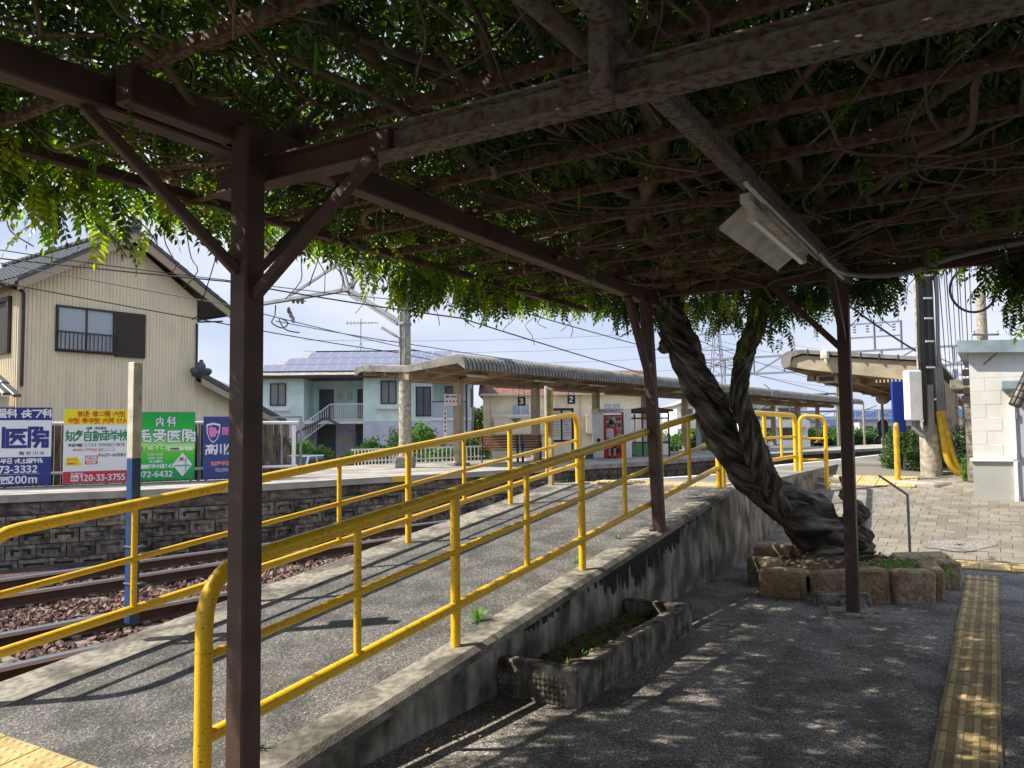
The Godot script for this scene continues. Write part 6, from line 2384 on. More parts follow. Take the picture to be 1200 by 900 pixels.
func body_field(b: MB, bones: Array, lo: Vector3, hi: Vector3, cell: float, smooth: float):
	# tapered capsules joined smoothly, meshed as surface nets
	var nx := int((hi.x - lo.x) / cell) + 2
	var ny := int((hi.y - lo.y) / cell) + 2
	var nz := int((hi.z - lo.z) / cell) + 2
	var f := PackedFloat32Array()
	f.resize(nx * ny * nz)
	f.fill(1.0)
	for k in bones:
		var p: Vector3 = k[0]
		var q: Vector3 = k[1]
		var mr: float = maxf(k[2], k[3]) + smooth * 2.0 + cell * 2.0
		var c0 := ((Vector3(minf(p.x, q.x), minf(p.y, q.y), minf(p.z, q.z)) - Vector3.ONE * mr - lo) / cell).max(Vector3.ZERO)
		var c1 := (Vector3(maxf(p.x, q.x), maxf(p.y, q.y), maxf(p.z, q.z)) + Vector3.ONE * mr - lo) / cell
		var d := q - p
		var dd := maxf(d.length_squared(), 1e-9)
		for x in range(int(c0.x), mini(int(c1.x) + 1, nx)):
			for y in range(int(c0.y), mini(int(c1.y) + 1, ny)):
				for z in range(int(c0.z), mini(int(c1.z) + 1, nz)):
					var w := lo + Vector3(x, y, z) * cell
					var t := clampf((w - p).dot(d) / dd, 0.0, 1.0)
					var v: float = w.distance_to(p + d * t) - lerpf(k[2], k[3], t)
					var id := (x * ny + y) * nz + z
					var o := f[id]
					var h := maxf(smooth - absf(o - v), 0.0) / smooth
					f[id] = minf(o, v) - h * h * smooth * 0.25
	var vid := {}
	for x in nx - 1:
		for y in ny - 1:
			for z in nz - 1:
				var s := Vector3.ZERO
				var cnt := 0
				var vals := []
				for c in 8:
					vals.append(f[((x + (c & 1)) * ny + y + ((c >> 1) & 1)) * nz + z + (c >> 2)])
				for e in [[0, 1], [2, 3], [4, 5], [6, 7], [0, 2], [1, 3], [4, 6], [5, 7], [0, 4], [1, 5], [2, 6], [3, 7]]:
					var u: float = vals[e[0]]
					var v: float = vals[e[1]]
					if (u < 0.0) != (v < 0.0):
						var t := u / (u - v)
						s += Vector3(e[0] & 1, (e[0] >> 1) & 1, e[0] >> 2).lerp(Vector3(e[1] & 1, (e[1] >> 1) & 1, e[1] >> 2), t)
						cnt += 1
				if cnt:
					var g := Vector3(vals[1] + vals[3] + vals[5] + vals[7] - vals[0] - vals[2] - vals[4] - vals[6], vals[2] + vals[3] + vals[6] + vals[7] - vals[0] - vals[1] - vals[4] - vals[5], vals[4] + vals[5] + vals[6] + vals[7] - vals[0] - vals[1] - vals[2] - vals[3])
					vid[Vector3i(x, y, z)] = b.vert(lo + (Vector3(x, y, z) + s / cnt) * cell, g.normalized())
	for k in vid.keys():
		var v: Vector3i = k
		for ax in 3:
			var d := Vector3i.ZERO
			d[ax] = 1
			var e := Vector3i.ZERO
			e[(ax + 1) % 3] = -1
			var g := Vector3i.ZERO
			g[(ax + 2) % 3] = -1
			var i0 := (v.x * ny + v.y) * nz + v.z
			var w := v + d
			var i1 := (w.x * ny + w.y) * nz + w.z
			if (f[i0] < 0.0) != (f[i1] < 0.0) and vid.has(v + e) and vid.has(v + g) and vid.has(v + e + g):
				var q := [vid[v], vid[v + e], vid[v + e + g], vid[v + g]]
				if f[i0] < 0.0:
					b.i.append_array([q[0], q[2], q[1], q[0], q[3], q[2]])
				else:
					b.i.append_array([q[0], q[1], q[2], q[0], q[2], q[3]])

func person(at: Vector3, tall: float):
	# a youthful passenger seen from behind, turned a little to the right towards the machine
	var o := thing("person", "person in red shirt and dark shorts at the drinks machine, seen from behind", "person", at, "", -0.35)
	var s := tall / 1.6
	var V := func(x, y, z): return Vector3(x, y, z) * s
	# local: faces -z
	var skin := [
		[V.call(-0.09, 0.80, 0.0), V.call(-0.10, 0.46, -0.01), 0.075 * s, 0.052 * s], [V.call(-0.10, 0.46, -0.01), V.call(-0.10, 0.09, 0.02), 0.052 * s, 0.034 * s],
		[V.call(0.09, 0.80, 0.0), V.call(0.11, 0.46, -0.03), 0.075 * s, 0.052 * s], [V.call(0.11, 0.46, -0.03), V.call(0.12, 0.09, 0.03), 0.052 * s, 0.034 * s],
		[V.call(0, 0.85, 0), V.call(0, 1.12, -0.01), 0.115 * s, 0.125 * s], [V.call(-0.1, 1.24, 0), V.call(0.1, 1.24, 0), 0.075 * s, 0.075 * s], [V.call(0, 1.12, 0), V.call(0, 1.26, 0), 0.12 * s, 0.09 * s],
		[V.call(0, 1.27, 0), V.call(0, 1.38, -0.015), 0.05 * s, 0.047 * s], [V.call(0, 1.44, -0.01), V.call(0, 1.52, -0.005), 0.083 * s, 0.085 * s], [V.call(0, 1.41, -0.05), V.call(0, 1.45, -0.06), 0.05 * s, 0.05 * s], [V.call(0, 1.455, -0.105), V.call(0, 1.44, -0.115), 0.014 * s, 0.016 * s],
		[V.call(-0.085, 1.45, 0), V.call(-0.09, 1.48, 0.005), 0.018 * s, 0.02 * s], [V.call(0.085, 1.45, 0), V.call(0.09, 1.48, 0.005), 0.018 * s, 0.02 * s],
		[V.call(-0.17, 1.23, 0), V.call(-0.2, 0.99, -0.04), 0.05 * s, 0.04 * s], [V.call(-0.2, 0.99, -0.04), V.call(-0.13, 0.95, -0.24), 0.039 * s, 0.028 * s],
		[V.call(0.17, 1.23, 0), V.call(0.22, 1.0, -0.05), 0.05 * s, 0.04 * s], [V.call(0.22, 1.0, -0.05), V.call(0.16, 1.05, -0.28), 0.039 * s, 0.028 * s]]
	for sx in [-1.0, 1.0]:
		var wr: Vector3 = V.call(-0.13, 0.95, -0.24) if sx < 0 else V.call(0.16, 1.05, -0.28)
		var fd := Vector3(0.25 * -sx, -0.15, -1).normalized()
		skin.append([wr, wr + fd * 0.07 * s, 0.028 * s, 0.032 * s])
		for k in 4:
			var root: Vector3 = wr + fd * 0.075 * s + Vector3((k - 1.5) * 0.019, 0, 0) * s
			var ln: float = [0.06, 0.07, 0.066, 0.052][k] * s
			skin.append([root, root + (fd + Vector3(0, -0.35, 0)).normalized() * ln, 0.0095 * s, 0.0075 * s])
		var th: Vector3 = wr + fd * 0.025 * s
		skin.append([th, th + (fd + Vector3(-sx * 0.9, -0.1, 0)).normalized() * 0.055 * s, 0.012 * s, 0.009 * s])
	var b := mb()
	body_field(b, skin, V.call(-0.36, 0.0, -0.46), V.call(0.36, 1.66, 0.2), 0.013 * s, 0.03 * s)
	lpart(o, "body", b, M.skin)
	b = mb()
	body_field(b, [[V.call(0, 0.80, 0), V.call(0, 1.1, -0.01), 0.145 * s, 0.14 * s], [V.call(-0.12, 1.23, 0), V.call(0.12, 1.23, 0), 0.085 * s, 0.085 * s], [V.call(0, 1.1, 0), V.call(0, 1.27, 0), 0.14 * s, 0.085 * s],
		[V.call(-0.15, 1.25, 0), V.call(-0.2, 1.07, -0.02), 0.066 * s, 0.068 * s], [V.call(0.15, 1.25, 0), V.call(0.21, 1.08, -0.03), 0.066 * s, 0.068 * s]], V.call(-0.36, 0.6, -0.3), V.call(0.36, 1.4, 0.25), 0.018 * s, 0.05 * s)
	lpart(o, "shirt", b, M.shirt)
	b = mb()
	body_field(b, [[V.call(-0.07, 0.84, 0), V.call(0.07, 0.84, 0), 0.125 * s, 0.125 * s], [V.call(-0.09, 0.8, 0), V.call(-0.11, 0.50, -0.01), 0.1 * s, 0.088 * s], [V.call(0.09, 0.8, 0), V.call(0.12, 0.50, -0.02), 0.1 * s, 0.088 * s]], V.call(-0.36, 0.3, -0.3), V.call(0.36, 1.05, 0.25), 0.018 * s, 0.04 * s)
	lpart(o, "shorts", b, M.cloth_dark)
	b = mb()
	body_field(b, [[V.call(0, 1.5, 0.012), V.call(0, 1.54, 0.0), 0.092 * s, 0.09 * s], [V.call(-0.05, 1.47, 0.03), V.call(0.05, 1.47, 0.03), 0.07 * s, 0.07 * s], [V.call(0, 1.56, -0.06), V.call(0, 1.54, -0.07), 0.045 * s, 0.04 * s]], V.call(-0.2, 1.3, -0.2), V.call(0.2, 1.72, 0.2), 0.014 * s, 0.04 * s)
	lpart(o, "hair", b, M.hair)
	for x in [-0.10, 0.12]:
		b = mb()
		body_field(b, [[V.call(x, 0.04, 0.06), V.call(x, 0.035, -0.15), 0.042 * s, 0.036 * s], [V.call(x, 0.08, 0.03), V.call(x, 0.05, 0.0), 0.045 * s, 0.045 * s]], V.call(x - 0.12, -0.04, -0.26), V.call(x + 0.12, 0.2, 0.18), 0.014 * s, 0.03 * s)
		lpart(o, "shoe", b, M.cloth_dark)
	# backpack
	var p := thing("backpack", "pale grey backpack worn by the person in the red shirt", "backpack", at + Vector3(0, 0.9 * s, 0), "", -0.35)
	b = mb()
	b.cbox(V.call(-0.03, 0.14, 0.19), V.call(0.3, 0.42, 0.15), 0.05 * s)
	lpart(p, "bag", b, M.cloth_gray)
	b = mb()
	b.cbox(V.call(-0.03, 0.04, 0.28), V.call(0.22, 0.18, 0.05), 0.02 * s)
	lpart(p, "pocket", b, M.cloth_gray)
	for x in [-0.12, 0.1]:
		b = mb()
		b.tube(curve([V.call(x, -0.02, 0.14), V.call(x * 1.3, 0.12, -0.12), V.call(x * 1.1, 0.3, -0.1), V.call(x, 0.36, 0.06), V.call(x, 0.32, 0.14)], 4), 0.018 * s, 6)
		lpart(p, "strap", b, M.cb_gray)

func platform_things():
	canopy("nearer corrugated canopy on posts over the island platform, wavy edge to the tracks", 14.89, -10.17, 21.0, [1.9, 5.4, 8.9, 12.4, 15.9, 19.4], 1)
	canopy("farther corrugated canopy of the island platform, beyond the joint", 36.2, -8.35, 17.0, [1.5, 5.5, 9.5, 13.5], 2)
	number_board(Vector3(0.24, 2.36, -20.4), "3")
	number_board(Vector3(1.52, 2.40, -20.6), "2")
	bench(Vector3(-0.92, 0.75, -22.3), 1.12, "brown slatted bench with black iron legs, under the number 3 board")
	bench(Vector3(0.22, 0.75, -22.4), 0.62, "shorter brown slatted bench beside the canopy post")
	# notice board
	var at := Vector3(1.14, 0.75, -24.2)
	var o := thing("notice_board", "brown framed notice board with two white timetable sheets", "notice board", at)
	var b := mb()
	b.cbox(Vector3(0.34, 1.02, 0), Vector3(0.74, 1.02, 0.07), 0.006)
	lpart(o, "frame", b, M.dark_brown)
	for x in [0.02, 0.66]:
		b = mb()
		b.cbox(Vector3(x, 0.75, 0), Vector3(0.06, 1.5, 0.06), 0.005)
		lpart(o, "post", b, M.dark_brown)
	for k in 2:
		b = mb()
		b.box(Vector3(0.18 + k * 0.32, 1.02, 0.042), Vector3(0.26, 0.88, 0.006))
		var sh := lpart(o, "timetable", b, M.white_plastic)
		b = mb()
		for l in 9:
			b.box(Vector3(0.18 + k * 0.32, 1.36 - l * 0.08, 0.0465), Vector3(0.2, 0.012, 0.002))
		b.box(Vector3(0.18 + k * 0.32, 1.0, 0.047), Vector3(0.004, 0.7, 0.002))
		put(sh, "print", b.mesh(M.cb_gray))
	# drinks corner: a white surround with a red machine in it
	at = Vector3(2.5, 0.75, -24.9)
	o = thing("drinks_corner", "white surround of the drinks corner with a sign along its top", "kiosk", at)
	b = mb()
	b.cbox(Vector3(0.16, 0.7, -0.2), Vector3(0.32, 1.4, 0.5), 0.01)
	b.cbox(Vector3(1.06, 0.75, -0.2), Vector3(0.24, 1.5, 0.5), 0.01)
	lpart(o, "side_panel", b, M.white_paint)
	b = mb()
	b.cbox(Vector3(0.47, 1.45, -0.15), Vector3(0.94, 0.13, 0.62), 0.01)
	lpart(o, "top_panel", b, M.post_beige)
	letters(o, "DRINKS CORNER", Vector3(0.47, 1.45, 0.162), 0.055, M.cb_gray, true, 1.2)
	b = mb()
	b.lathe([Vector2(0.001, 0), Vector2(0.06, 0), Vector2(0.06, 0.01), Vector2(0.001, 0.01)], Vector3(0.16, 0.55, 0.052), 14, Basis(Vector3.RIGHT, PI / 2))
	lpart(o, "round_opening", b, M.black)
	at = Vector3(2.83, 0.75, -24.85)
	o = thing("vending_machine", "red drinks vending machine with a glass front inside the white surround", "vending machine", at)
	b = mb()
	b.cbox(Vector3(0.29, 0.67, -0.2), Vector3(0.58, 1.32, 0.4), 0.012)
	lpart(o, "cabinet", b, M.red)
	b = mb()
	b.box(Vector3(0.3, 0.96, 0.003), Vector3(0.48, 0.66, 0.01))
	lpart(o, "window", b, plain([0.2, 0.22, 0.26], 0.1))
	var r := rg(61)
	for row in 3:
		b = mb()
		b.box(Vector3(0.3, 0.72 + row * 0.2, 0.012), Vector3(0.46, 0.02, 0.01))
		lpart(o, "shelf", b, M.white_plastic)
		for k in 9:
			b = mb()
			b.lathe([Vector2(0.018, 0), Vector2(0.018, 0.09), Vector2(0.008, 0.12)], Vector3(0.1 + k * 0.05, 0.735 + row * 0.2, 0.02), 7)
			lpart(o, "drink", b, [M.shirt, M.bluepanel, M.white_plastic, M.guard, M.weed, M.dark_brown][r.randi() % 6])
	b = mb()
	b.box(Vector3(0.3, 0.22, 0.004), Vector3(0.4, 0.14, 0.012))
	lpart(o, "hatch", b, M.black)
	b = mb()
	b.box(Vector3(0.5, 0.52, 0.004), Vector3(0.08, 0.16, 0.012))
	lpart(o, "coin_slot", b, M.galv)
	person(Vector3(2.98, 0.75, -24.15), 1.16)
	o = thing("recycling_bin", "small blue bin beside the drinks corner", "bin", Vector3(2.28, 0.75, -24.5))
	b = mb()
	b.cbox(Vector3(0.05, 0.1, 0), Vector3(0.24, 0.2, 0.2), 0.015)
	lpart(o, "box", b, M.blue_paint)
	b = mb()
	b.cbox(Vector3(0.05, 0.215, 0), Vector3(0.25, 0.03, 0.21), 0.008)
	lpart(o, "lid", b, M.galv)
	# waiting shelter
	at = Vector3(3.72, 0.75, -25.6)
	o = thing("waiting_shelter", "brown framed glass waiting shelter with green lower panels", "shelter", at)
	for x in [0.0, 0.42, 0.84, 1.26]:
		b = mb()
		b.bar(Vector3(x, 0, 0), Vector3(x, 1.4, 0), 0.05, 0.05, 0.003, Vector3(0, 0, 1))
		lpart(o, "post", b, M.dark_brown)
		b = mb()
		b.bar(Vector3(x, 0, -1.6), Vector3(x, 1.4, -1.6), 0.05, 0.05, 0.003, Vector3(0, 0, 1))
		lpart(o, "post", b, M.dark_brown)
	for y in [0.45, 1.22, 1.4]:
		b = mb()
		b.bar(Vector3(0, y, 0.002), Vector3(1.26, y, 0.002), 0.05, 0.05)
		lpart(o, "rail", b, M.dark_brown)
	var clear := plain([0.75, 0.82, 0.8], 0.05)
	clear.transparency = BaseMaterial3D.TRANSPARENCY_ALPHA
	clear.albedo_color.a = 0.25
	for k in 3:
		b = mb()
		b.box(Vector3(0.21 + k * 0.42, 0.83, 0), Vector3(0.36, 0.7, 0.008))
		lpart(o, "pane", b, clear)
		b = mb()
		b.box(Vector3(0.21 + k * 0.42, 0.24, 0), Vector3(0.36, 0.36, 0.02))
		lpart(o, "lower_panel", b, plain([0.08, 0.26, 0.1], 0.5) if k < 2 else M.white_plastic)
	b = mb()
	b.extrude(PackedVector2Array([Vector2(-0.15, 1.43), Vector2(1.4, 1.43), Vector2(1.4, 1.49), Vector2(0.62, 1.6), Vector2(-0.15, 1.49)]), -1.8, 0.15)
	lpart(o, "roof", b, M.dark_brown)
	b = mb()
	b.box(Vector3(0.6, 0.28, -0.8), Vector3(1.0, 0.05, 0.35))
	for x in [0.2, 1.0]:
		b.box(Vector3(x, 0.14, -0.8), Vector3(0.05, 0.28, 0.3))
	lpart(o, "seat", b, M.black)
	# pale information boards hung on the first canopy post
	o = thing("station_board", "small white board on the first canopy post", "sign", Vector3(-1.75, 2.3, -20.5))
	b = mb()
	b.cbox(Vector3(0.22, 0.12, 0.0), Vector3(0.42, 0.3, 0.03), 0.004)
	lpart(o, "board", b, M.white_plastic)
	b = mb()
	b.box(Vector3(0.1, 0.2, 0.016), Vector3(0.08, 0.05, 0.002))
	b.box(Vector3(0.25, 0.2, 0.016), Vector3(0.16, 0.03, 0.002))
	lpart(o, "print", b, M.blue_paint)
	b = mb()
	for k in 4:
		b.box(Vector3(0.08 + k * 0.09, 0.08, 0.016), Vector3(0.05, 0.045, 0.002))
	lpart(o, "print", b, M.shirt)
	o = thing("name_strip", "narrow vertical white name strip on the first canopy post", "sign", Vector3(-1.72, 1.55, -20.55))
	b = mb()
	b.cbox(Vector3(0.0, 0.25, 0.0), Vector3(0.09, 0.72, 0.02), 0.003)
	lpart(o, "board", b, M.white_plastic)
	b = mb()
	for k in 5:
		b.box(Vector3(0, 0.52 - k * 0.11, 0.011), Vector3(0.04, 0.06, 0.002))
	lpart(o, "print", b, M.cb_gray)
	# grey steel frame behind the boards
	o = thing("steel_frame", "empty grey steel frame standing behind the island platform", "frame", Vector3(-5.3, 0.75, -20.0))
	b = mb()
	b.bar(Vector3(-1.6, 1.26, 0), Vector3(0.05, 1.26, 0), 0.05, 0.05)
	lpart(o, "top_bar", b, M.galv)
	b = mb()
	b.bar(Vector3(-1.6, 0.28, 0), Vector3(0.05, 0.28, 0), 0.04, 0.04)
	lpart(o, "low_bar", b, M.galv)
	for x in [-1.55, -0.14, 0.03]:
		b = mb()
		b.bar(Vector3(x, 0.0, 0), Vector3(x, 1.24 if x != -0.14 else 1.05, 0), 0.05 if x != -0.14 else 0.09, 0.05, 0.0, Vector3(0, 0, 1))
		lpart(o, "post", b, M.galv if x != -0.14 else M.white_paint)
	# white picket fence along the back
	o = thing("picket_fence", "low white picket fence along the back of the island platform", "fence", W(16.3, -14.25, 0.75))
	for k in 34:
		var a := 15.9 + k * 0.13
		b = mb()
		b.bar(W(a, smooth_line(FAR_BACK, a) + 0.1, 0.75), W(a, smooth_line(FAR_BACK, a) + 0.1, 1.18), 0.03, 0.03, 0.0, Vector3(0, 0, 1))
		part(o, "picket", b, M.white_paint)
	for h in [0.86, 1.16]:
		b = mb()
		b.bar(W(15.8, smooth_line(FAR_BACK, 15.8) + 0.1, h), W(20.3, smooth_line(FAR_BACK, 20.3) + 0.1, h), 0.03, 0.04)
		part(o, "rail", b, M.white_paint)
	# catenary pole with its bracket
	at = Vector3(-2.6, 0.75, -19.45)
	o = thing("catenary_pole", "tall concrete catenary pole with a steel bracket reaching left over the tracks", "pole", at)
	b = mb()
	b.tube([Vector3(0, 0, 0), Vector3(0, 5.6, 0)], [0.155, 0.135], 20)
	lpart(o, "pole", b, M.pole)
	b = mb()
	b.cbox(Vector3(0, 0.14, 0), Vector3(0.46, 0.28, 0.46), 0.03)
	lpart(o, "footing", b, M.concrete)
	for y in [3.45, 3.9, 4.25, 4.85, 5.15]:
		b = mb()
		b.lathe([Vector2(0.15, 0), Vector2(0.165, 0), Vector2(0.165, 0.07), Vector2(0.14, 0.07)], Vector3(0, y, 0), 16)
		lpart(o, "band", b, M.galv)
	for s in [[0.11, 0.1, 3.2, 5.5], [-0.1, 0.12, 2.2, 5.4], [0.02, 0.15, 2.4, 5.5]]:
		b = mb()
		b.tube([Vector3(s[0], s[2], s[1]), Vector3(s[0], s[3], s[1])], 0.018, 6)
		lpart(o, "cable_pipe", b, M.galv)
	b = mb()
	b.cbox(Vector3(0.02, 2.25, 0.155), Vector3(0.07, 0.2, 0.02), 0.004)
	lpart(o, "number_plate", b, M.white_plastic)
	# bracket members, from the pole towards the far left
	var P := func(x, y, z): return Vector3(x, y, z) - at
	var tip: Vector3 = P.call(-7.04, 5.27, -22.5)
	var mid: Vector3 = P.call(-4.3, 5.36, -20.9)
	var topa: Vector3 = P.call(-4.51, 6.1, -21.0)
	var topb: Vector3 = P.call(-3.3, 6.2, -20.0)
	for s in [-0.12, 0.12]:
		var of: Vector3 = Vector3(0.57, 0, 0.82) * s
		for m in [[Vector3(-0.12, 3.5, 0), mid, 0.07], [mid, tip, 0.08], [topa, P.call(-6.1, 5.42, -22.0), 0.05], [topa, topb, 0.05], [mid, topb, 0.06], [mid, topa, 0.05], [mid + Vector3(0.1, 0, 0), (topa + topb) * 0.5, 0.04], [topb, Vector3(0, 5.4, 0), 0.05]]:
			b = mb()
			b.bar(m[0] + of, m[1] + of, m[2], m[2])
			lpart(o, "bracket", b, M.galv)
	for k in [[P.call(-6.05, 5.3, -22.1), Vector3(0.25, -0.02, 0)], [P.call(-6.15, 5.0, -22.0), Vector3(0.12, -0.25, 0)], [P.call(-3.5, 5.25, -20.3), Vector3(0.45, 0.08, 0)], [Vector3(0.16, 4.55, 0.1), Vector3(0.2, 0.02, 0)]]:
		b = mb()
		var d: Vector3 = k[1]
		for l in 3:
			b.ball(k[0] + d * (l / 2.0), Vector3(0.05, 0.1, 0.1), 10, 6)
		b.tube([k[0] - d * 0.3, k[0] + d * 1.4], 0.015, 5)
		lpart(o, "insulator", b, M.cb_gray)
	b = mb()
	b.tube(curve([P.call(-6.6, 5.2, -22.3), P.call(-6.62, 4.9, -22.3), P.call(-6.7, 4.7, -22.3), P.call(-6.4, 4.55, -22.3), P.call(-6.25, 4.7, -22.3), P.call(-6.5, 4.82, -22.3), P.call(-6.3, 4.5, -22.2), P.call(-5.9, 4.4, -22.2)], 5), 0.018, 5)
	lpart(o, "jumper_wire", b, M.wire)
	o = thing("pole_lamp", "small flat lamp head on an arm of the catenary pole", "lamp", at + Vector3(-0.3, 3.3, 0.05))
	b = mb()
	b.cbox(Vector3(-0.08, 0, 0), Vector3(0.44, 0.07, 0.2), 0.015, Basis(Vector3(0, 0, 1), -0.55))
	lpart(o, "head", b, M.lamp_white)
	b = mb()
	b.tube([Vector3(0.08, -0.1, 0), Vector3(0.3, -0.25, 0)], 0.02, 6)
	lpart(o, "arm", b, M.galv)
	# wire hanger seen under the leaves
	o = thing("wire_hanger", "forked steel hanger with insulators under the leaves right of the pole", "hanger", Vector3(-1.1, 4.3, -17.5))
	b = mb()
	b.bar(Vector3(-0.12, 0.8, 0), Vector3(0.0, 0.35, 0), 0.03, 0.03)
	b.bar(Vector3(0.14, 0.8, 0), Vector3(0.02, 0.35, 0), 0.03, 0.03)
	b.bar(Vector3(0.01, 0.38, 0), Vector3(0.01, 0.0, 0), 0.06, 0.05)
	lpart(o, "fork", b, M.galv)
	b = mb()
	for l in 3:
		b.ball(Vector3(0.1 + l * 0.09, 0.08, 0), Vector3(0.04, 0.085, 0.085), 10, 6)
	b.tube([Vector3(0, 0.08, 0), Vector3(0.8, 0.1, -0.3)], 0.012, 5)
	lpart(o, "insulator", b, M.cb_gray)

func car():
	var o := thing("white_car", "white car parked behind the island platform, front towards the platform", "car", Vector3(-7.35, -0.62, -27.0), "", -0.12)
	var b := mb()
	var side := Basis(Vector3(0, 0, 1), Vector3(0, 1, 0), Vector3(-1, 0, 0))
	b.extrude(PackedVector2Array([Vector2(1.9, 0.28), Vector2(1.98, 0.5), Vector2(1.9, 0.72), Vector2(1.0, 0.92), Vector2(-1.7, 0.95), Vector2(-1.95, 0.8), Vector2(-1.95, 0.3)]), -0.82, 0.82, side)
	lpart(o, "body", b, M.car_paint)
	b = mb()
	var lo := [Vector3(-0.76, 0.93, 1.0), Vector3(0.76, 0.93, 1.0), Vector3(0.76, 0.94, -1.6), Vector3(-0.76, 0.94, -1.6)]
	var hi := [Vector3(-0.6, 1.43, 0.25), Vector3(0.6, 1.43, 0.25), Vector3(0.6, 1.43, -1.2), Vector3(-0.6, 1.43, -1.2)]
	for k in 4:
		var l := (k + 1) % 4
		b.quad(lo[k], lo[l], hi[l], hi[k], lo[k] + lo[l] - Vector3(0, 1.8, -0.6))
	lpart(o, "windscreen", b, M.glass_dark)
	b = mb()
	b.cbox(Vector3(0, 1.45, -0.48), Vector3(1.24, 0.05, 1.5), 0.02)
	for s in [-1.0, 1.0]:
		b.bar(Vector3(s * 0.77, 0.93, 1.02), Vector3(s * 0.61, 1.44, 0.24), 0.06, 0.05)
		b.bar(Vector3(s * 0.77, 0.93, -0.4), Vector3(s * 0.61, 1.44, -0.4), 0.05, 0.06)
	lpart(o, "roof", b, M.car_paint)
	for s in [-1.0, 1.0]:
		b = mb()
		b.cbox(Vector3(s * 0.62, 0.66, 1.9), Vector3(0.34, 0.14, 0.12), 0.04)
		lpart(o, "headlight", b, M.glass)
		b = mb()
		b.cbox(Vector3(s * 0.92, 0.98, 0.75), Vector3(0.18, 0.12, 0.08), 0.03)
		lpart(o, "mirror", b, M.car_paint)
		for z in [1.25, -1.25]:
			b = mb()
			b.lathe([Vector2(0.001, -0.1), Vector2(0.3, -0.1), Vector2(0.31, 0.0), Vector2(0.3, 0.1), Vector2(0.001, 0.1)], Vector3(s * 0.74, 0.31, z), 18, Basis(Vector3(0, 0, 1), PI / 2))
			var w := lpart(o, "wheel", b, M.rubber)
			b = mb()
			b.lathe([Vector2(0.001, -0.11), Vector2(0.19, -0.11), Vector2(0.19, 0.11), Vector2(0.001, 0.11)], Vector3(s * 0.745, 0.31, z), 14, Basis(Vector3(0, 0, 1), PI / 2))
			put(w, "rim", b.mesh(M.galv))
	b = mb()
	b.box(Vector3(0, 0.5, 1.985), Vector3(0.34, 0.16, 0.02))
	lpart(o, "number_plate", b, M.white_plastic)
	b = mb()
	b.cbox(Vector3(0, 0.34, 1.95), Vector3(1.3, 0.12, 0.08), 0.02)
	lpart(o, "grille", b, M.black)

# ---------------------------------------------------------------- shrubs and far trees
func spray_mesh(m: Material, sd: int, narrow := 1.0) -> ArrayMesh:
	var r := rg(sd)
	var b := mb()
	for k in 11:
		var d := Vector3(r.randf_range(-1, 1), r.randf_range(-0.5, 1), r.randf_range(-1, 1)).normalized()
		var p := d * r.randf_range(0.15, 0.8)
		var e := Vector3(r.randf_range(-1, 1), r.randf_range(-1, 1), r.randf_range(-1, 1)).cross(d).normalized() * 0.2 * narrow
		var t := p + (d + Vector3(r.randf_range(-0.6, 0.6), r.randf_range(-0.5, 0.3), r.randf_range(-0.6, 0.6))).normalized() * 0.55
		b.poly([p, p.lerp(t, 0.5) + e, t, p.lerp(t, 0.5) - e], d.cross(e).normalized() + d * 0.1)
	return b.mesh(m)

var sprays := []

func shrub(called: String, label: String, cat: String, group: String, at: Vector3, rad: Vector3, cnt: int, leaf: float, sd: int, tone := -1, trunk_h := 0.0):
	if sprays.is_empty():
		for m in 3:
			sprays.append(spray_mesh(M.bush[m], 70 + m))
	var o := thing(called, label, cat, at, group)
	var r := rg(sd)
	var b := mb()
	var ch := trunk_h + rad.y
	b.tube([at, at + Vector3(0.02, ch * 0.5, 0), at + Vector3(0.0, ch * 1.1, 0.03)], [0.05 + 0.03 * rad.x, 0.04 + 0.02 * rad.x, 0.015], 7)
	for k in 7:
		var an := r.randf() * TAU
		var p := at + Vector3(0, ch * r.randf_range(0.3, 0.8), 0)
		b.tube([p, p + Vector3(cos(an) * rad.x * 0.4, rad.y * 0.3, sin(an) * rad.z * 0.4), p + Vector3(cos(an) * rad.x * 0.8, rad.y * 0.6, sin(an) * rad.z * 0.8)], [0.03, 0.018, 0.006], 5)
	part(o, "stems", b, M.bark)
	# lobes make the outline uneven
	var lobes := []
	for k in 9:
		lobes.append([Vector3(r.randf_range(-0.62, 0.62), r.randf_range(-0.55, 0.6), r.randf_range(-0.62, 0.62)), r.randf_range(0.28, 0.5)])
	var sets := [[], [], []]
	for k in cnt:
		var l: Array = lobes[r.randi() % lobes.size()]
		var d := Vector3(r.randfn(), r.randfn(), r.randfn()).normalized()
		var p: Vector3 = l[0] + d * l[1] * pow(r.randf(), 0.35)
		if p.y + 1.0 < 0.03:
			continue
		var w := at + Vector3(p.x * rad.x, trunk_h + rad.y + p.y * rad.y, p.z * rad.z)
		var pick := r.randi() % 3
		if tone >= 0 and r.randf() < 0.75:
			pick = tone
		sets[pick].append(Transform3D(Basis.from_euler(Vector3(r.randf() * TAU, r.randf() * TAU, r.randf() * TAU)).scaled(Vector3.ONE * leaf * r.randf_range(0.7, 1.3)), w))
	for m in 3:
		if sets[m].size():
			scatter(o, "foliage", sprays[m], sets[m])

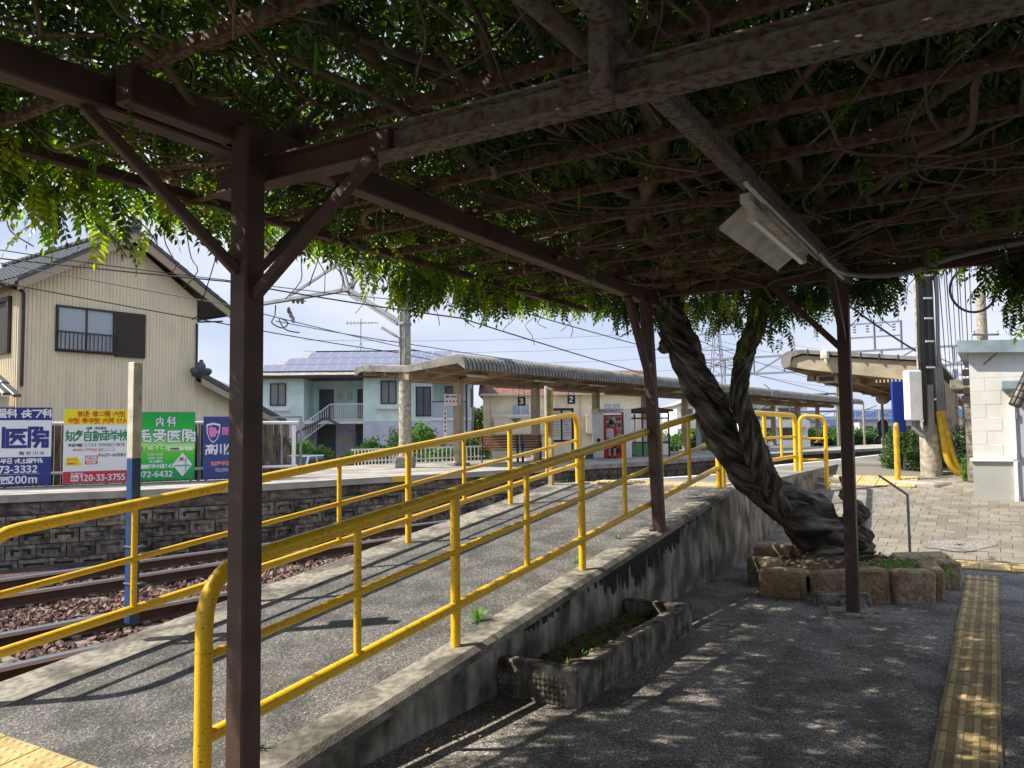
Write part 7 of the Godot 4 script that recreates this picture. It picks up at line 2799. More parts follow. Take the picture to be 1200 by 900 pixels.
func greenery():
	var g := "garden shrubs in front of the apartment houses"
	shrub("shrub", "dark shrub at the left edge of the mint house, partly behind the brown post", "shrub", g, Vector3(-9.3, -0.62, -30.5), Vector3(1.0, 1.15, 0.9), 900, 0.16, 201, 2)
	shrub("shrub", "yellow green shrub above the white car", "shrub", g, Vector3(-7.5, -0.62, -29.6), Vector3(1.0, 0.9, 0.8), 800, 0.16, 202, 1)
	shrub("shrub", "loose leafy shrub left of the dark porch doors", "shrub", g, Vector3(-8.6, -0.62, -32.0), Vector3(1.2, 1.1, 0.9), 900, 0.17, 203, 1)
	shrub("shrub", "pointed green shrub left of the concrete catenary pole", "shrub", g, Vector3(-5.0, -0.62, -30.5), Vector3(0.8, 1.35, 0.8), 1000, 0.15, 204, 0)
	shrub("shrub", "round shrub low beside the porch doors", "shrub", g, Vector3(-6.0, -0.62, -31.0), Vector3(0.75, 0.85, 0.7), 700, 0.15, 205, 0)
	shrub("shrub", "tall bright shrub behind the first canopy post", "shrub", g, Vector3(-3.2, -0.62, -31.0), Vector3(1.1, 1.35, 0.9), 1100, 0.17, 206, 1)
	shrub("shrub", "broad shrub right of the first canopy post", "shrub", g, Vector3(-1.8, -0.62, -32.0), Vector3(1.1, 1.15, 0.9), 1000, 0.17, 207, 0)
	shrub("tree", "dark round tree between the mint and the peach houses", "tree", "", Vector3(-3.1, -0.62, -62.0), Vector3(2.4, 1.9, 2.0), 1300, 0.36, 208, 2, 0.5)
	shrub("shrub", "low green hedge shrub beyond the waiting shelter", "shrub", g, Vector3(7.3, -0.62, -38.0), Vector3(1.3, 0.95, 1.0), 900, 0.2, 209, 0)
	g = "weeds and shrubs by the right hand platform entrance"
	shrub("shrub", "dense green bush behind the yellow bollard", "shrub", g, Vector3(7.1, 0.72, -14.75), Vector3(0.24, 0.42, 0.4), 1100, 0.06, 211, 0)
	shrub("shrub", "second dense bush against the utility pole", "shrub", g, Vector3(7.28, 0.72, -14.5), Vector3(0.22, 0.4, 0.3), 700, 0.055, 212, 2)
	shrub("shrub", "bright weed clump between the utility pole and the white building", "shrub", g, Vector3(7.55, 0.5, -13.3), Vector3(0.15, 0.36, 0.18), 500, 0.045, 213, 1)
	shrub("shrub", "feathery bright weeds behind the yellow cable guards", "shrub", g, Vector3(7.9, 0.7, -14.7), Vector3(0.3, 0.35, 0.25), 650, 0.05, 214, 1)
	shrub("shrub", "dark bush behind the feathery weeds", "shrub", g, Vector3(8.7, 0.7, -15.6), Vector3(0.6, 0.45, 0.4), 800, 0.07, 215, 2)
	# far trees along the line
	var r := rg(52)
	var names := ["bushy far tree behind the level railing", "far round tree under the second canopy", "dark far tree beside the second canopy post", "pale far tree near the signal", "tall far tree left of the signal", "low far tree at the foot of the far gantry", "far tree behind the white apartment block", "far tree past the last canopy post", "small far tree right of the signal", "far tree at the end of the platform", "broad far tree behind the railing's end", "far tree seen just right of the mid post"]
	for k in 12:
		var px: float = [872, 888, 905, 945, 1030, 1000, 830, 965, 1052, 985, 920, 800][k]
		var d: float = [75, 90, 85, 95, 110, 100, 78, 92, 120, 105, 88, 70][k]
		shrub("far_tree", names[k], "tree", "far trees along the railway", Vector3((px - 600) / 940.0 * d, -0.62, -d), Vector3(2.6 + r.randf() * 1.4, 0.85 + r.randf() * 0.35, 2.2), 700, 0.42, 300 + k, -1, 0.1)
	var b: MB
	for k in 9:
		var o := thing("far_house", ["far house with a grey roof at the end of the line", "far pale house under the second canopy", "far house with a blue roof beyond the trees", "far brown house behind the signal", "far white house right of the signal", "far low house beside the gantry", "far shed left of the far gantry", "far grey house near the yellow bollard", "far house behind the pale trees"][k], "house", Vector3([52, 62, 68, 84, 92, 76, 46, 98, 58][k], -0.62, [-150, -165, -150, -175, -170, -180, -140, -185, -160][k]), "far houses beyond the station", r.randf_range(-0.5, 0.5))
		var w := r.randf_range(7, 12)
		var h := r.randf_range(2.6, 4.4)
		b = mb()
		b.box(Vector3(0, h / 2, 0), Vector3(w, h, 7))
		lpart(o, "wall", b, [M.white_paint, M.cream, M.cb][k % 3])
		b = mb()
		b.extrude(PackedVector2Array([Vector2(-4.2, h), Vector2(4.2, h), Vector2(0, h + 1.8)]), -w / 2 - 0.4, w / 2 + 0.4, Basis(Vector3(0, 0, 1), Vector3(0, 1, 0), Vector3(-1, 0, 0)))
		lpart(o, "roof", b, [M.slate, M.tile, M.blue_paint, M.red_roof][(k * 3 + 2) % 4] if k != 2 else M.blue_paint)
		for l in 3:
			b = mb()
			b.box(Vector3(-w / 3 + l * w / 3, h * 0.55, 3.52), Vector3(1.4, 1.1, 0.06))
			lpart(o, "window", b, M.glass_dark)

# ---------------------------------------------------------------- the right hand side
func station_roof():
	var o := thing("station_roof", "cream station roof with a pale fascia and brown wall behind the utility pole", "station building", W(17.5, -2.4, 0.88))
	var b := mb(AN)
	var X := Basis(Vector3(1, 0, 0), Vector3(0, 1, 0), Vector3(0, 0, 1))
	# sheet with a rounded left edge, sloping down to the right
	b.extrude(PackedVector2Array([Vector2(-3.78, 2.86), Vector2(-3.84, 2.98), Vector2(-3.82, 3.14), Vector2(-3.7, 3.22), Vector2(-3.4, 3.24), Vector2(-0.9, 2.93), Vector2(-0.9, 2.86), Vector2(-3.4, 3.16), Vector2(-3.62, 3.1), Vector2(-3.66, 2.9)]), -36.0, -17.45, X)
	part(o, "roof_sheet", b, M.corr)
	b = mb(AN)
	for k in 8:
		b.extrude(PackedVector2Array([Vector2(-3.3 + k * 0.34, 3.245 - k * 0.042), Vector2(-3.28 + k * 0.34, 3.245 - k * 0.042), Vector2(-3.28 + k * 0.34, 3.10 - k * 0.042), Vector2(-3.3 + k * 0.34, 3.10 - k * 0.042)]), -17.5, -17.44, X)
	part(o, "edge_joints", b, M.joint)
	b = mb(AN)
	b.extrude(PackedVector2Array([Vector2(-3.68, 2.9), Vector2(-3.6, 3.08), Vector2(-3.4, 3.12), Vector2(-0.95, 2.84), Vector2(-0.95, 2.42), Vector2(-1.6, 2.55), Vector2(-3.3, 2.82)]), -17.75, -17.52, X)
	part(o, "end_beam", b, M.beam_light)
	b = mb(AN)
	b.extrude(PackedVector2Array([Vector2(-3.66, 2.86), Vector2(-0.95, 2.55), Vector2(-0.95, 2.5), Vector2(-3.66, 2.81)]), -35.8, -17.8, X)
	part(o, "ceiling", b, M.underside)
	for k in 8:
		b = mb(AN)
		b.bar(L(19.0 + k * 2.2, -3.6, 2.74), L(19.0 + k * 2.2, -1.0, 2.44), 0.12, 0.16)
		part(o, "cross_rib", b, M.beam_tan)
	for n in [-3.3, -2.4]:
		b = mb(AN)
		b.bar(L(17.9, n, 2.66 - (n + 3.3) * 0.11), L(35.0, n, 2.66 - (n + 3.3) * 0.11), 0.07, 0.1)
		part(o, "purlin", b, M.beam_tan)
	b = mb(AN)
	b.cbox(L(18.0, -3.0, 2.63), Vector3(0.42, 0.15, 0.3), 0.01)
	part(o, "exit_box", b, M.beam_light)
	b = mb(AN)
	b.box(L(17.84, -3.0, 2.63), Vector3(0.3, 0.09, 0.02))
	part(o, "exit_box_face", b, M.dark_brown)
	b = mb(AN)
	b.tube(curve([L(17.4, -2.95, 3.05), L(17.38, -2.9, 2.9), L(17.6, -2.85, 2.78), L(18.0, -2.9, 2.72)], 4), 0.025, 6)
	b.cbox(L(17.42, -2.95, 3.1), Vector3(0.16, 0.2, 0.12), 0.03)
	part(o, "cable_box", b, M.post_beige)
	b = mb(AN)
	for k in 7:
		b.box(L(17.5, -2.0 + k * 0.07, 2.52), Vector3(0.03, 0.06, 0.03))
	part(o, "bird_spikes", b, M.beam_light)
	# wall of brown corrugated sheet under the right edge
	b = mb(AN)
	b.box(L(23.0, -0.98, 1.7), Vector3(0.08, 1.9, 10.6))
	var wl := part(o, "wall", b, M.underside)
	for k in 30:
		b = mb(AN)
		b.bar(L(17.9 + k * 0.34, -0.93, 0.8), L(17.9 + k * 0.34, -0.93, 2.6), 0.05, 0.04, 0.0, Vector3(0, 0, 1))
		var rb := put(wl, "wall_rib", b.mesh(M.beam_tan))
		rb.position = -o.position
	for p in [[-0.95, 17.7], [-0.95, 26.0], [-0.95, 34.0]]:
		b = mb(AN)
		b.bar(L(p[1], p[0], 0.8), L(p[1], p[0], 2.75), 0.14, 0.14, 0.01, Vector3(0, 0, 1))
		part(o, "post", b, M.pole)
	# blue panels by the entrance
	o = thing("blue_panel", "deep blue entrance panel behind the white cable box", "panel", Vector3(7.02, 0.75, -14.6))
	b = mb()
	b.cbox(Vector3(0.0, 1.22, 0.02), Vector3(0.24, 0.92, 0.05), 0.01)
	lpart(o, "panel", b, M.bluepanel)
	b = mb()
	b.cbox(Vector3(0.6, 1.2, -0.3), Vector3(0.16, 1.5, 0.05), 0.01)
	lpart(o, "panel", b, M.bluepanel)
	for x in [-0.08, 0.08]:
		b = mb()
		b.bar(Vector3(x, -0.02, 0.0), Vector3(x, 0.8, 0.0), 0.04, 0.04, 0.0, Vector3(0, 0, 1))
		lpart(o, "leg", b, M.galv)
	o = thing("round_lamp", "small round lamp on a slim post at the platform entrance", "lamp", Vector3(8.3, 0.88, -18.0))
	b = mb()
	b.tube([Vector3(0, 0, 0), Vector3(0, 1.45, 0)], 0.03, 8)
	lpart(o, "post", b, M.galv)
	b = mb()
	b.ball(Vector3(0, 1.36, 0.05), Vector3(0.16, 0.13, 0.12), 12, 8)
	lpart(o, "head", b, M.beam_tan)

func right_building():
	var at := W(13.8, -0.3, 0.2)
	var o := thing("white_block_building", "small white painted block building with a grey door and pale blue roof edge", "building", at, "", -TH)
	var b := mb()
	b.box(Vector3(1.75, 1.25, -1.6), Vector3(3.5, 2.5, 3.2))
	lpart(o, "wall", b, M.cb)
	for x in [[0.28, 0.58], [2.6, 1.8]]:
		b = mb()
		b.box(Vector3(x[0], 0.43, 0.01), Vector3(x[1], 0.9, 0.06))
		lpart(o, "plinth", b, M.plinth)
	b = mb()
	b.cbox(Vector3(0.27, 0.9, 0.03), Vector3(0.62, 0.05, 0.1), 0.01)
	lpart(o, "ledge", b, M.white_paint)
	# painted blocks, each with its own edges
	var bk := []
	for w in [0.39, 0.19, 0.15]:
		var q := mb()
		q.cbox(Vector3(0, 0, 0), Vector3(w, 0.194, 0.03), 0.002)
		bk.append(q.mesh(M.cb))
	for row in 8:
		var y := 1.03 + row * 0.197
		if y > 2.45:
			break
		var x := 0.0
		var first := true
		while x < 3.3:
			var kind := 1 if first and row % 2 else 0
			var w: float = [0.39, 0.19, 0.15][kind]
			first = false
			if not (x + w > 0.5 and x < 1.42 and y < 1.95):
				put(o, "block", bk[kind], "", Vector3(x + w / 2, y, -0.011))
			x += w + 0.004
	b = mb()
	b.extrude(PackedVector2Array([Vector2(-0.14, 2.5), Vector2(3.8, 2.3), Vector2(3.8, 2.48), Vector2(-0.14, 2.68)]), -3.5, 0.16)
	lpart(o, "roof_edge", b, M.pale_blue)
	# door with louvres, a canopy over it
	b = mb()
	b.box(Vector3(0.97, 0.98, 0.02), Vector3(0.84, 1.78, 0.05))
	var d := lpart(o, "door", b, M.door_gray)
	b = mb()
	for x in [0.53, 1.41]:
		b.box(Vector3(x, 0.98, 0.03), Vector3(0.05, 1.86, 0.1))
	b.box(Vector3(0.97, 1.9, 0.03), Vector3(0.93, 0.05, 0.1))
	put(d, "frame", b.mesh(M.white_paint))
	b = mb()
	for k in 3:
		b.box(Vector3(0.565, 0.35 + k * 0.6, 0.07), Vector3(0.03, 0.1, 0.03))
	put(d, "hinge", b.mesh(M.galv))
	b = mb()
	b.box(Vector3(0.97, 1.38, 0.042), Vector3(0.52, 0.62, 0.015))
	put(d, "window_frame", b.mesh(M.white_paint))
	for k in 9:
		b = mb()
		b.cbox(Vector3(0.97, 1.12 + k * 0.064, 0.056), Vector3(0.46, 0.045, 0.012), 0.003, Basis(Vector3.RIGHT, 0.5))
		put(d, "louvre", b.mesh(M.black))
	for k in 14:
		b = mb()
		b.cbox(Vector3(0.97, 0.26 + k * 0.036, 0.052), Vector3(0.5, 0.026, 0.014), 0.003, Basis(Vector3.RIGHT, 0.6))
		put(d, "vent_slat", b.mesh(M.door_gray))
	b = mb()
	b.cbox(Vector3(1.0, 1.98, 0.22), Vector3(1.2, 0.13, 0.44), 0.012)
	lpart(o, "door_canopy", b, M.pale_blue)
	b = mb()
	for k in 4:
		b.cbox(Vector3(-0.05, 1.8 + k * 0.14, -0.3), Vector3(0.1, 0.1, 0.16), 0.01)
	lpart(o, "wall_insulators", b, M.dark_brown)
	# grey block store behind it
	o = thing("grey_block_store", "grey concrete block store just left of the white building", "building", W(15.1, -0.42, 0.5), "", -TH)
	b = mb()
	b.box(Vector3(0.6, 0.85, -0.6), Vector3(1.2, 1.7, 1.2))
	lpart(o, "wall", b, M.cb_gray)
	for row in 8:
		for k in 3:
			b = mb()
			b.cbox(Vector3(0.2 + k * 0.4, 0.1 + row * 0.2, 0.0), Vector3(0.385, 0.188, 0.02), 0.004)
			lpart(o, "block", b, M.cb_gray)
	b = mb()
	b.cbox(Vector3(0.56, 1.78, -0.56), Vector3(1.5, 0.16, 1.5), 0.015)
	lpart(o, "roof_slab", b, M.cb_gray)
	# eaves gutter of a building out of frame
	o = thing("mesh_gutter", "slanted grey gutter wrapped in black mesh at the right edge", "gutter", Vector3(6.6, 1.9, -9.5))
	b = mb()
	var g0 := Vector3(5.95, 1.84, -9.5)
	var g1 := Vector3(6.9, 3.9, -9.3)
	b.tube([g0, g1], 0.06, 14)
	part(o, "gutter", b, M.cb_gray)
	b = mb()
	var gd := (g1 - g0)
	for k in 26:
		var c := g0 + gd * (k / 26.0)
		var ring := []
		for s in 13:
			ring.append(c + Basis(gd.normalized().cross(Vector3(0, 0, 1)).normalized(), gd.normalized(), Vector3(0, 0, 1)) * Vector3(cos(s * TAU / 12) * 0.064, 0, sin(s * TAU / 12) * 0.064))
		b.tube(ring, 0.006, 4, false)
	for s in 8:
		var of := Basis(gd.normalized().cross(Vector3(0, 0, 1)).normalized(), gd.normalized(), Vector3(0, 0, 1)) * Vector3(cos(s * TAU / 8) * 0.064, 0, sin(s * TAU / 8) * 0.064)
		b.tube([g0 + of, g1 + of], 0.005, 4, false)
	var gm := part(o, "mesh_wrap", b, M.black)
	b = mb()
	b.bar(Vector3(6.9, 0.0, -9.3), Vector3(6.9, 3.95, -9.3), 0.1, 0.1, 0.005, Vector3(0, 0, 1))
	part(o, "post", b, M.cb_gray)

func utility_pole():
	var at := Vector3(7.27, 0.72, -14.0)
	var o := thing("utility_pole", "concrete utility pole wrapped in thick black cables at the platform entrance", "pole", at)
	var b := mb()
	b.tube([Vector3(0, -0.1, 0), Vector3(0.0, 1.2, 0), Vector3(-0.06, 8.0, 0)], [0.175, 0.165, 0.12], 20)
	lpart(o, "pole", b, M.pole)
	for k in 7:
		b = mb()
		var x := [-0.2, -0.16, -0.11, -0.05, 0.02, 0.1, 0.13][k] as float
		var r := [0.045, 0.05, 0.04, 0.055, 0.03, 0.02, 0.02][k] as float
		var y0 := [1.0, 0.9, 1.3, 0.95, 1.4, 0.8, 1.1][k] as float
		b.tube(curve([Vector3(x + 0.03, y0, 0.17), Vector3(x, 2.2, 0.175), Vector3(x + 0.02, 3.4, 0.16), Vector3(x - 0.03, 4.6, 0.15), Vector3(x, 7.6, 0.12)], 4), r, 9)
		lpart(o, "cable", b, M.black if k < 5 else M.pvc)
	for y in [1.35, 1.9, 2.35, 2.75, 3.1, 3.5]:
		b = mb()
		b.box(Vector3(-0.06, y, 0.235), Vector3(0.14, 0.03, 0.02))
		lpart(o, "cable_tie", b, M.white_plastic)
	b = mb()
	for k in 2:
		b.tube(curve([Vector3(0.05 + k * 0.06, 1.15, 0.2), Vector3(0.1 + k * 0.07, 0.75, 0.22), Vector3(0.17 + k * 0.1, 0.3, 0.24), Vector3(0.35 + k * 0.08, 0.06, 0.26), Vector3(0.55, 0.0, 0.28)], 5), 0.055, 12)
	lpart(o, "cable_guard", b, M.guard)
	b = mb()
	for k in 3:
		b.tube(curve([Vector3(0.03 + k * 0.05, 1.9, 0.18), Vector3(0.06 + k * 0.05, 1.15, 0.2)], 3), 0.04, 9)
	lpart(o, "conduit", b, M.pvc)
	b = mb()
	for k in 2:
		b.tube(curve([Vector3(-0.33 + k * 0.08, 1.05, 0.1), Vector3(-0.32 + k * 0.06, 0.85, 0.14), Vector3(-0.2, 0.72 + 0.05 * k, 0.2), Vector3(-0.08 - k * 0.04, 0.85, 0.22), Vector3(-0.06 - k * 0.04, 1.6, 0.22)], 5), 0.038, 9)
	lpart(o, "flexible_conduit", b, M.pvc)
	b = mb()
	b.cbox(Vector3(0.2, 0.92, 0.2), Vector3(0.13, 0.2, 0.08), 0.01)
	lpart(o, "meter_box", b, M.galv)
	# cable coil near the top
	b = mb()
	var ring := []
	for k in 30:
		var an := deg_to_rad(-250 + k * 10.5)
		ring.append(Vector3(0.78 + cos(an) * 0.39, 3.25 + sin(an) * 0.39, 0.1 + k * 0.003))
	b.tube(ring, 0.022, 8)
	b.tube([Vector3(1.08, 3.5, 0.15), Vector3(1.65, 3.26, 0.2)], 0.03, 8)
	lpart(o, "cable_coil", b, M.black)
	o = thing("cable_cabinet", "tall white cable box fixed to the utility pole", "cabinet", Vector3(6.9, 2.14, -13.8))
	b = mb()
	b.cbox(Vector3(0, 0, 0), Vector3(0.24, 0.86, 0.2), 0.02)
	lpart(o, "box", b, M.white_plastic)
	b = mb()
	b.bar(Vector3(0.05, 0.2, -0.05), Vector3(0.35, 0.2, -0.1), 0.04, 0.04)
	b.bar(Vector3(0.05, -0.2, -0.05), Vector3(0.35, -0.2, -0.1), 0.04, 0.04)
	lpart(o, "bracket", b, M.galv)
	o = thing("yellow_bollard", "slim yellow bollard post with a rounded top at the platform entrance", "bollard", Vector3(6.54, 0.68, -13.7))
	b = mb()
	b.lathe([Vector2(0.045, -0.05), Vector2(0.045, 0.93), Vector2(0.034, 0.985), Vector2(0.001, 1.0)], Vector3.ZERO, 16)
	lpart(o, "post", b, M.guard)

func wire(label: String, pts: Array, r: float, sag: float, m: Material, group: String):
	# a cable of straight runs that sag a little
	var o := thing("overhead_wire", label, "wire", pts[0], group)
	var b := mb()
	var path := []
	for k in pts.size() - 1:
		for s in 8:
			var t := s / 8.0
			path.append(pts[k].lerp(pts[k + 1], t) - Vector3(0, sag * 4.0 * t * (1.0 - t), 0))
	path.append(pts[pts.size() - 1])
	b.tube(path, r, 5)
	part(o, "cable", b, m)

func lattice(o: Node3D, p: Vector3, q: Vector3, h: float, bays: int, t: float, m: Material):
	var b := mb()
	b.bar(p, q, t, t)
	b.bar(p - Vector3(0, h, 0), q - Vector3(0, h, 0), t, t)
	part(o, "chord", b, m)
	b = mb()
	for k in bays:
		var a := p.lerp(q, float(k) / bays)
		var c := p.lerp(q, float(k + 1) / bays)
		if k % 2:
			b.bar(a, c - Vector3(0, h, 0), t * 0.7, t * 0.7)
		else:
			b.bar(a - Vector3(0, h, 0), c, t * 0.7, t * 0.7)
		b.bar(c, c - Vector3(0, h, 0), t * 0.7, t * 0.7)
	part(o, "lacing", b, m)

func railway_steel():
	var far := plain([0.2, 0.22, 0.26], 0.7)
	var o := thing("signal_gantry", "lattice catenary gantry spanning the tracks behind the station roof", "gantry", Vector3(12.75, -0.6, -55.1))
	var p := Vector3(12.75, 6.35, -55.1)
	var q := Vector3(36.0, 6.35, -41.0)
	lattice(o, p, q, 1.1, 14, 0.13, far)
	for e in [p, q]:
		var b := mb()
		b.bar(Vector3(e.x, -0.6, e.z), Vector3(e.x, 7.2, e.z), 0.3, 0.3, 0.0, Vector3(0, 0, 1))
		part(o, "mast", b, far)
	# frame with insulators above it
	var b := mb()
	var c := p.lerp(q, 0.36)
	var d := p.lerp(q, 0.47)
	for e in [[0.0, 0], [0.5, 0], [1.0, 0]]:
		var f := c.lerp(d, e[0])
		b.bar(f, f + Vector3(0, 1.75, 0), 0.1, 0.1, 0.0, Vector3(0, 0, 1))
	for y in [0.85, 1.7]:
		b.bar(c + Vector3(0, y, 0), d + Vector3(0, y, 0), 0.09, 0.09)
	part(o, "upper_frame", b, far)
	b = mb()
	for k in 4:
		var f := c.lerp(d, 0.12 + k * 0.25)
		for l in 3:
			b.ball(f + Vector3(0, 1.55 - l * 0.17, 0), Vector3(0.11, 0.06, 0.11), 8, 5)
	part(o, "insulator", b, far)
	o = thing("far_gantry", "smaller distant lattice gantry over the tracks beyond the canopies", "gantry", Vector3(30.0, -0.6, -95.0))
	p = Vector3(27.5, 3.6, -98.0)
	q = Vector3(44.0, 3.6, -86.0)
	lattice(o, p, q, 0.9, 9, 0.12, far)
	for t in [0.0, 0.36, 0.62, 1.0]:
		var f := p.lerp(q, t)
		b = mb()
		b.bar(Vector3(f.x, -0.6, f.z), Vector3(f.x, 4.4, f.z), 0.32, 0.32, 0.0, Vector3(0, 0, 1))
		part(o, "mast", b, M.pole)
	o = thing("bracket_gantry", "triangular steel bracket over the tracks left of the station roof", "gantry", Vector3(21.0, -0.6, -62.0))
	b = mb()
	for m in [[Vector3(18.6, 2.85, -62), Vector3(21.3, 4.15, -62)], [Vector3(21.3, 4.15, -62), Vector3(26.0, 4.3, -62)], [Vector3(18.6, 2.85, -62), Vector3(26.0, 2.9, -62)], [Vector3(21.3, 4.15, -62), Vector3(21.5, 2.88, -62)], [Vector3(21.5, 2.88, -62), Vector3(24.4, 4.25, -62)], [Vector3(21.5, 2.88, -62), Vector3(24.6, 1.6, -62)]]:
		b.bar(m[0], m[1], 0.13, 0.13)
	part(o, "bracket", b, far)
	b = mb()
	b.bar(Vector3(25.2, -0.6, -62), Vector3(25.2, 4.8, -62), 0.3, 0.3, 0.0, Vector3(0, 0, 1))
	part(o, "mast", b, M.pole)
	# colour light signal
	for k in 2:
		o = thing("railway_signal", ["colour light signal with a round black head at the end of the platform", "low signal with a dark head beside the taller colour light signal"][k], "signal", Vector3([27.6, 28.4][k], -0.6, [-60.0, -62.0][k]), "signals at the platform end")
		b = mb()
		b.bar(Vector3(0, 0, 0), Vector3(0, [2.4, 1.6][k], 0), 0.12, 0.12, 0.0, Vector3(0, 0, 1))
		lpart(o, "mast", b, M.galv)
		b = mb()
		b.cbox(Vector3(0, [2.15, 1.2][k], 0.1), Vector3([0.75, 1.1][k], [1.25, 0.7][k], 0.2), 0.2)
		lpart(o, "head", b, M.black)
		b = mb()
		b.ball(Vector3(0, [2.35, 1.25][k], 0.2), Vector3(0.1, 0.1, 0.05), 10, 6)
		lpart(o, "lens", b, M.red)
	for k in 5:
		o = thing("far_mast", ["slim far mast left of the signal", "slim far mast right of the signal", "pale far mast between the canopy and the signal", "tall far mast behind the far gantry", "short far mast by the platform end"][k], "mast", Vector3([31.5, 37.5, 29.5, 36.0, 40.0][k], -0.6, [-72.0, -82.0, -72.0, -110.0, -84.0][k]), "far masts along the line")
		b = mb()
		var h: float = [4.4, 4.0, 3.6, 6.5, 2.6][k]
		b.tube([Vector3(0, 0, 0), Vector3(0, h, 0)], [0.13, 0.09], 8)
		lpart(o, "mast", b, M.pole)
		b = mb()
		b.bar(Vector3(0, h * 0.85, 0), Vector3(1.2, h * 0.95, 0), 0.07, 0.07)
		lpart(o, "arm", b, far)
	# lattice pylons on the horizon
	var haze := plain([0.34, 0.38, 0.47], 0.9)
	for k in 2:
		var at := Vector3([77.0, 166.0][k], -0.6, -300.0)
		var h: float = [42.0, 24.0][k]
		o = thing("pylon", ["tall pale lattice pylon on the horizon behind the trunk", "small pale lattice pylon right of the utility pole"][k], "pylon", at, "pylons on the horizon")
		b = mb()
		for s in [[-1, -1], [1, -1], [1, 1], [-1, 1]]:
			b.bar(at + Vector3(s[0] * h * 0.09, 0, s[1] * h * 0.09), at + Vector3(s[0] * h * 0.018, h, s[1] * h * 0.018), 0.35, 0.35, 0.0, Vector3(0.3, 0, 1))
		part(o, "legs", b, haze)
		b = mb()
		for l in 12:
			var y := h * l / 12.0
			var y2 := h * (l + 1) / 12.0
			var w := h * lerpf(0.09, 0.018, l / 12.0)
			var w2 := h * lerpf(0.09, 0.018, (l + 1) / 12.0)
			for e in 2:
				var g := Vector3(1, 0, 0) if e == 0 else Vector3(0, 0, 1)
				var f := Vector3(0, 0, 1) if e == 0 else Vector3(1, 0, 0)
				b.bar(at - g * w + f * w + Vector3(0, y, 0), at + g * w2 + f * w2 + Vector3(0, y2, 0), 0.18, 0.18)
				b.bar(at + g * w + f * w + Vector3(0, y, 0), at - g * w2 + f * w2 + Vector3(0, y2, 0), 0.18, 0.18)
		part(o, "lacing", b, haze)
		b = mb()
		for y in [0.62, 0.76, 0.9]:
			b.bar(at + Vector3(-h * 0.16, h * y, 0), at + Vector3(h * 0.16, h * y, 0), 0.35, 0.35)
			for s in [-1.0, 1.0]:
				b.bar(at + Vector3(s * h * 0.16, h * y, 0), at + Vector3(s * h * 0.02, h * (y + 0.045), 0), 0.2, 0.2)
		part(o, "cross_arm", b, haze)
	# distribution pole behind the white building
	o = thing("far_utility_pole", "concrete pole with a crossarm and insulators behind the white building", "pole", Vector3(14.75, -0.6, -25.0))
	b = mb()
	b.tube([Vector3(0, 0, 0), Vector3(0, 6.5, 0)], [0.19, 0.14], 14)
	lpart(o, "pole", b, M.pole)
	b = mb()
	for y in [5.05, 4.85]:
		b.bar(Vector3(-0.42, y, 0.16), Vector3(0.42, y, 0.16), 0.05, 0.06)
	lpart(o, "crossarm", b, M.galv)
	b = mb()
	for x in [-0.36, 0.36]:
		for y in [5.1, 5.17, 4.78]:
			b.ball(Vector3(x, y, 0.16), Vector3(0.06, 0.04, 0.06), 8, 5)
	lpart(o, "insulator", b, M.white_plastic)

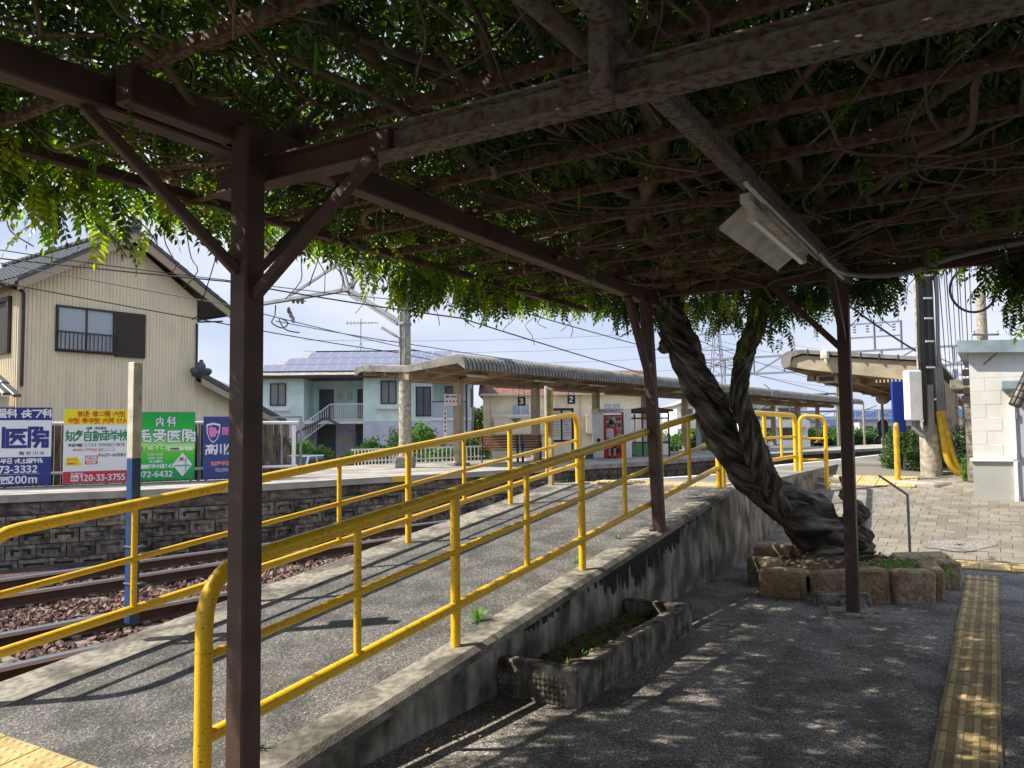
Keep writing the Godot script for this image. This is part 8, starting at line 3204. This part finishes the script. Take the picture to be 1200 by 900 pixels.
func wires():
	var gr := "wires over the tracks"
	wire("upper contact wire of the tracks crossing above the long canopy", [Vector3(-12.5, 8.0, -17.5), Vector3(-1.07, 4.53, -17.0), Vector3(5.06, 4.11, -26.0), Vector3(26.16, 3.6, -60.0)], 0.014, 0.02, M.wire, gr)
	wire("lower wire running along just above the long canopy", [Vector3(-14.0, 5.6, -15.6), Vector3(-5.72, 4.67, -16.0), Vector3(-1.08, 4.02, -17.0), Vector3(5.58, 3.28, -28.0), Vector3(22.93, 2.36, -60.0)], 0.016, 0.03, M.wire, gr)
	gr = "wires in front of the beige house"
	wire("pale wire across the top of the beige gable", [Vector3(-14.3, 5.9, -15.4), Vector3(-6.07, 4.36, -17.0), Vector3(-1.68, 3.8, -24.0)], 0.012, 0.04, M.wire_pale, gr)
	wire("dark wire across the beige gable just above its window", [Vector3(-14.29, 5.5, -15.4), Vector3(-6.07, 3.94, -17.0), Vector3(-3.05, 3.78, -22.0), Vector3(-1.79, 3.68, -24.0)], 0.012, 0.03, M.wire, gr)
	wire("highest thin wire passing behind the beige gable's peak to the catenary pole", [Vector3(-9.9, 5.1, -14.5), Vector3(-6.15, 4.9, -17.0), Vector3(-2.75, 4.83, -19.4)], 0.01, 0.03, M.wire, gr)
	gr = "thin wires between the bracket and the canopy"
	wire("thin wire from the bracket's tip towards the canopy end", [Vector3(-6.6, 4.75, -22.3), Vector3(-2.4, 4.05, -23.0), Vector3(1.6, 3.72, -26.0)], 0.012, 0.03, M.wire, gr)
	wire("messenger wire leaving the catenary pole to the right", [Vector3(-2.6, 5.5, -19.45), Vector3(4.0, 5.6, -27.0), Vector3(24.0, 5.0, -60.0)], 0.014, 0.3, M.wire, gr)
	# droppers on the contact wire
	gr = "wires at the right of the trellis"
	wire("thick black cable from the trellis to behind the station roof", [Vector3(5.2, 4.6, -13.6), Vector3(5.79, 3.86, -14.0), Vector3(8.11, 3.11, -16.0)], 0.02, 0.03, M.black, gr)
	for k in 9:
		var lab: String = ["first", "second", "third", "fourth", "fifth", "sixth", "seventh", "eighth", "ninth"][k]
		wire("%s of nine slack wires dropping to the right of the utility pole, counted from it" % lab, [Vector3(7.36 + k * 0.085 + 0.03 * (k % 3), 5.9 + 0.12 * (k % 3), -14.0), Vector3(21.6 + k * 0.18, 2.9 + 0.1 * (k % 4), -40.0)], 0.011 + 0.004 * (k % 2), 0.12, M.wire, "slack wires by the utility pole")
	for k in 4:
		var lab: String = ["lowest", "second lowest", "third lowest", "highest"][k]
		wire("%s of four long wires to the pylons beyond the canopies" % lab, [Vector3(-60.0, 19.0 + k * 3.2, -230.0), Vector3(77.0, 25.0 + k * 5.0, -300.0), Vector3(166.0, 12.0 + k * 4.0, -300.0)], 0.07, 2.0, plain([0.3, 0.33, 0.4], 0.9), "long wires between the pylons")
	for k in 3:
		wire(["wire crossing from the gantry towards the station roof's top", "wire running below the first gantry wire", "thin wire at the foot of the gantry lattice"][k], [Vector3(13.0 + k * 2.0, 5.6 - k * 0.5, -54.0), Vector3(27.0 + k * 3.0, 4.4 - 0.3 * k, -90.0)], 0.03, 0.3, M.wire, "wires through the gantries")
	wire("diagonal thin wire crossing the sky left of the utility pole", [Vector3(5.35, 3.05, -13.0), Vector3(7.2, 4.9, -13.6)], 0.008, 0.01, M.wire, "wires at the right of the trellis")
	wire("thin wire from the white building's roof up to the leaves at the right", [Vector3(7.0, 2.5, -11.9), Vector3(7.9, 3.6, -11.0)], 0.007, 0.01, M.wire, "wires at the right of the trellis")
	wire("dangling curled wire end beside the left brace", [Vector3(-1.62, 2.55, -4.35), Vector3(-1.68, 2.36, -4.36), Vector3(-1.72, 2.28, -4.36), Vector3(-1.70, 2.25, -4.36), Vector3(-1.75, 2.22, -4.36)], 0.003, 0.0, M.wire, "wires in front of the beige house")

# ---------------------------------------------------------------- everything in order
func _ready():
	materials()
	stage()
	ground()
	ramp()
	paving()
	oval_patch()
	tracks()
	far_platform()
	beige_house()
	far_roof_house()
	mint_apartments()
	peach_apartments()
	white_blocks()
	station_roof()
	right_building()
	utility_pole()
	platform_things()
	signs()
	railway_steel()
	pergola()
	railings()
	tactile()
	planter()
	stone_ring()
	marker_posts()
	car()
	greenery()
	wires()
	wisteria()
	weeds()
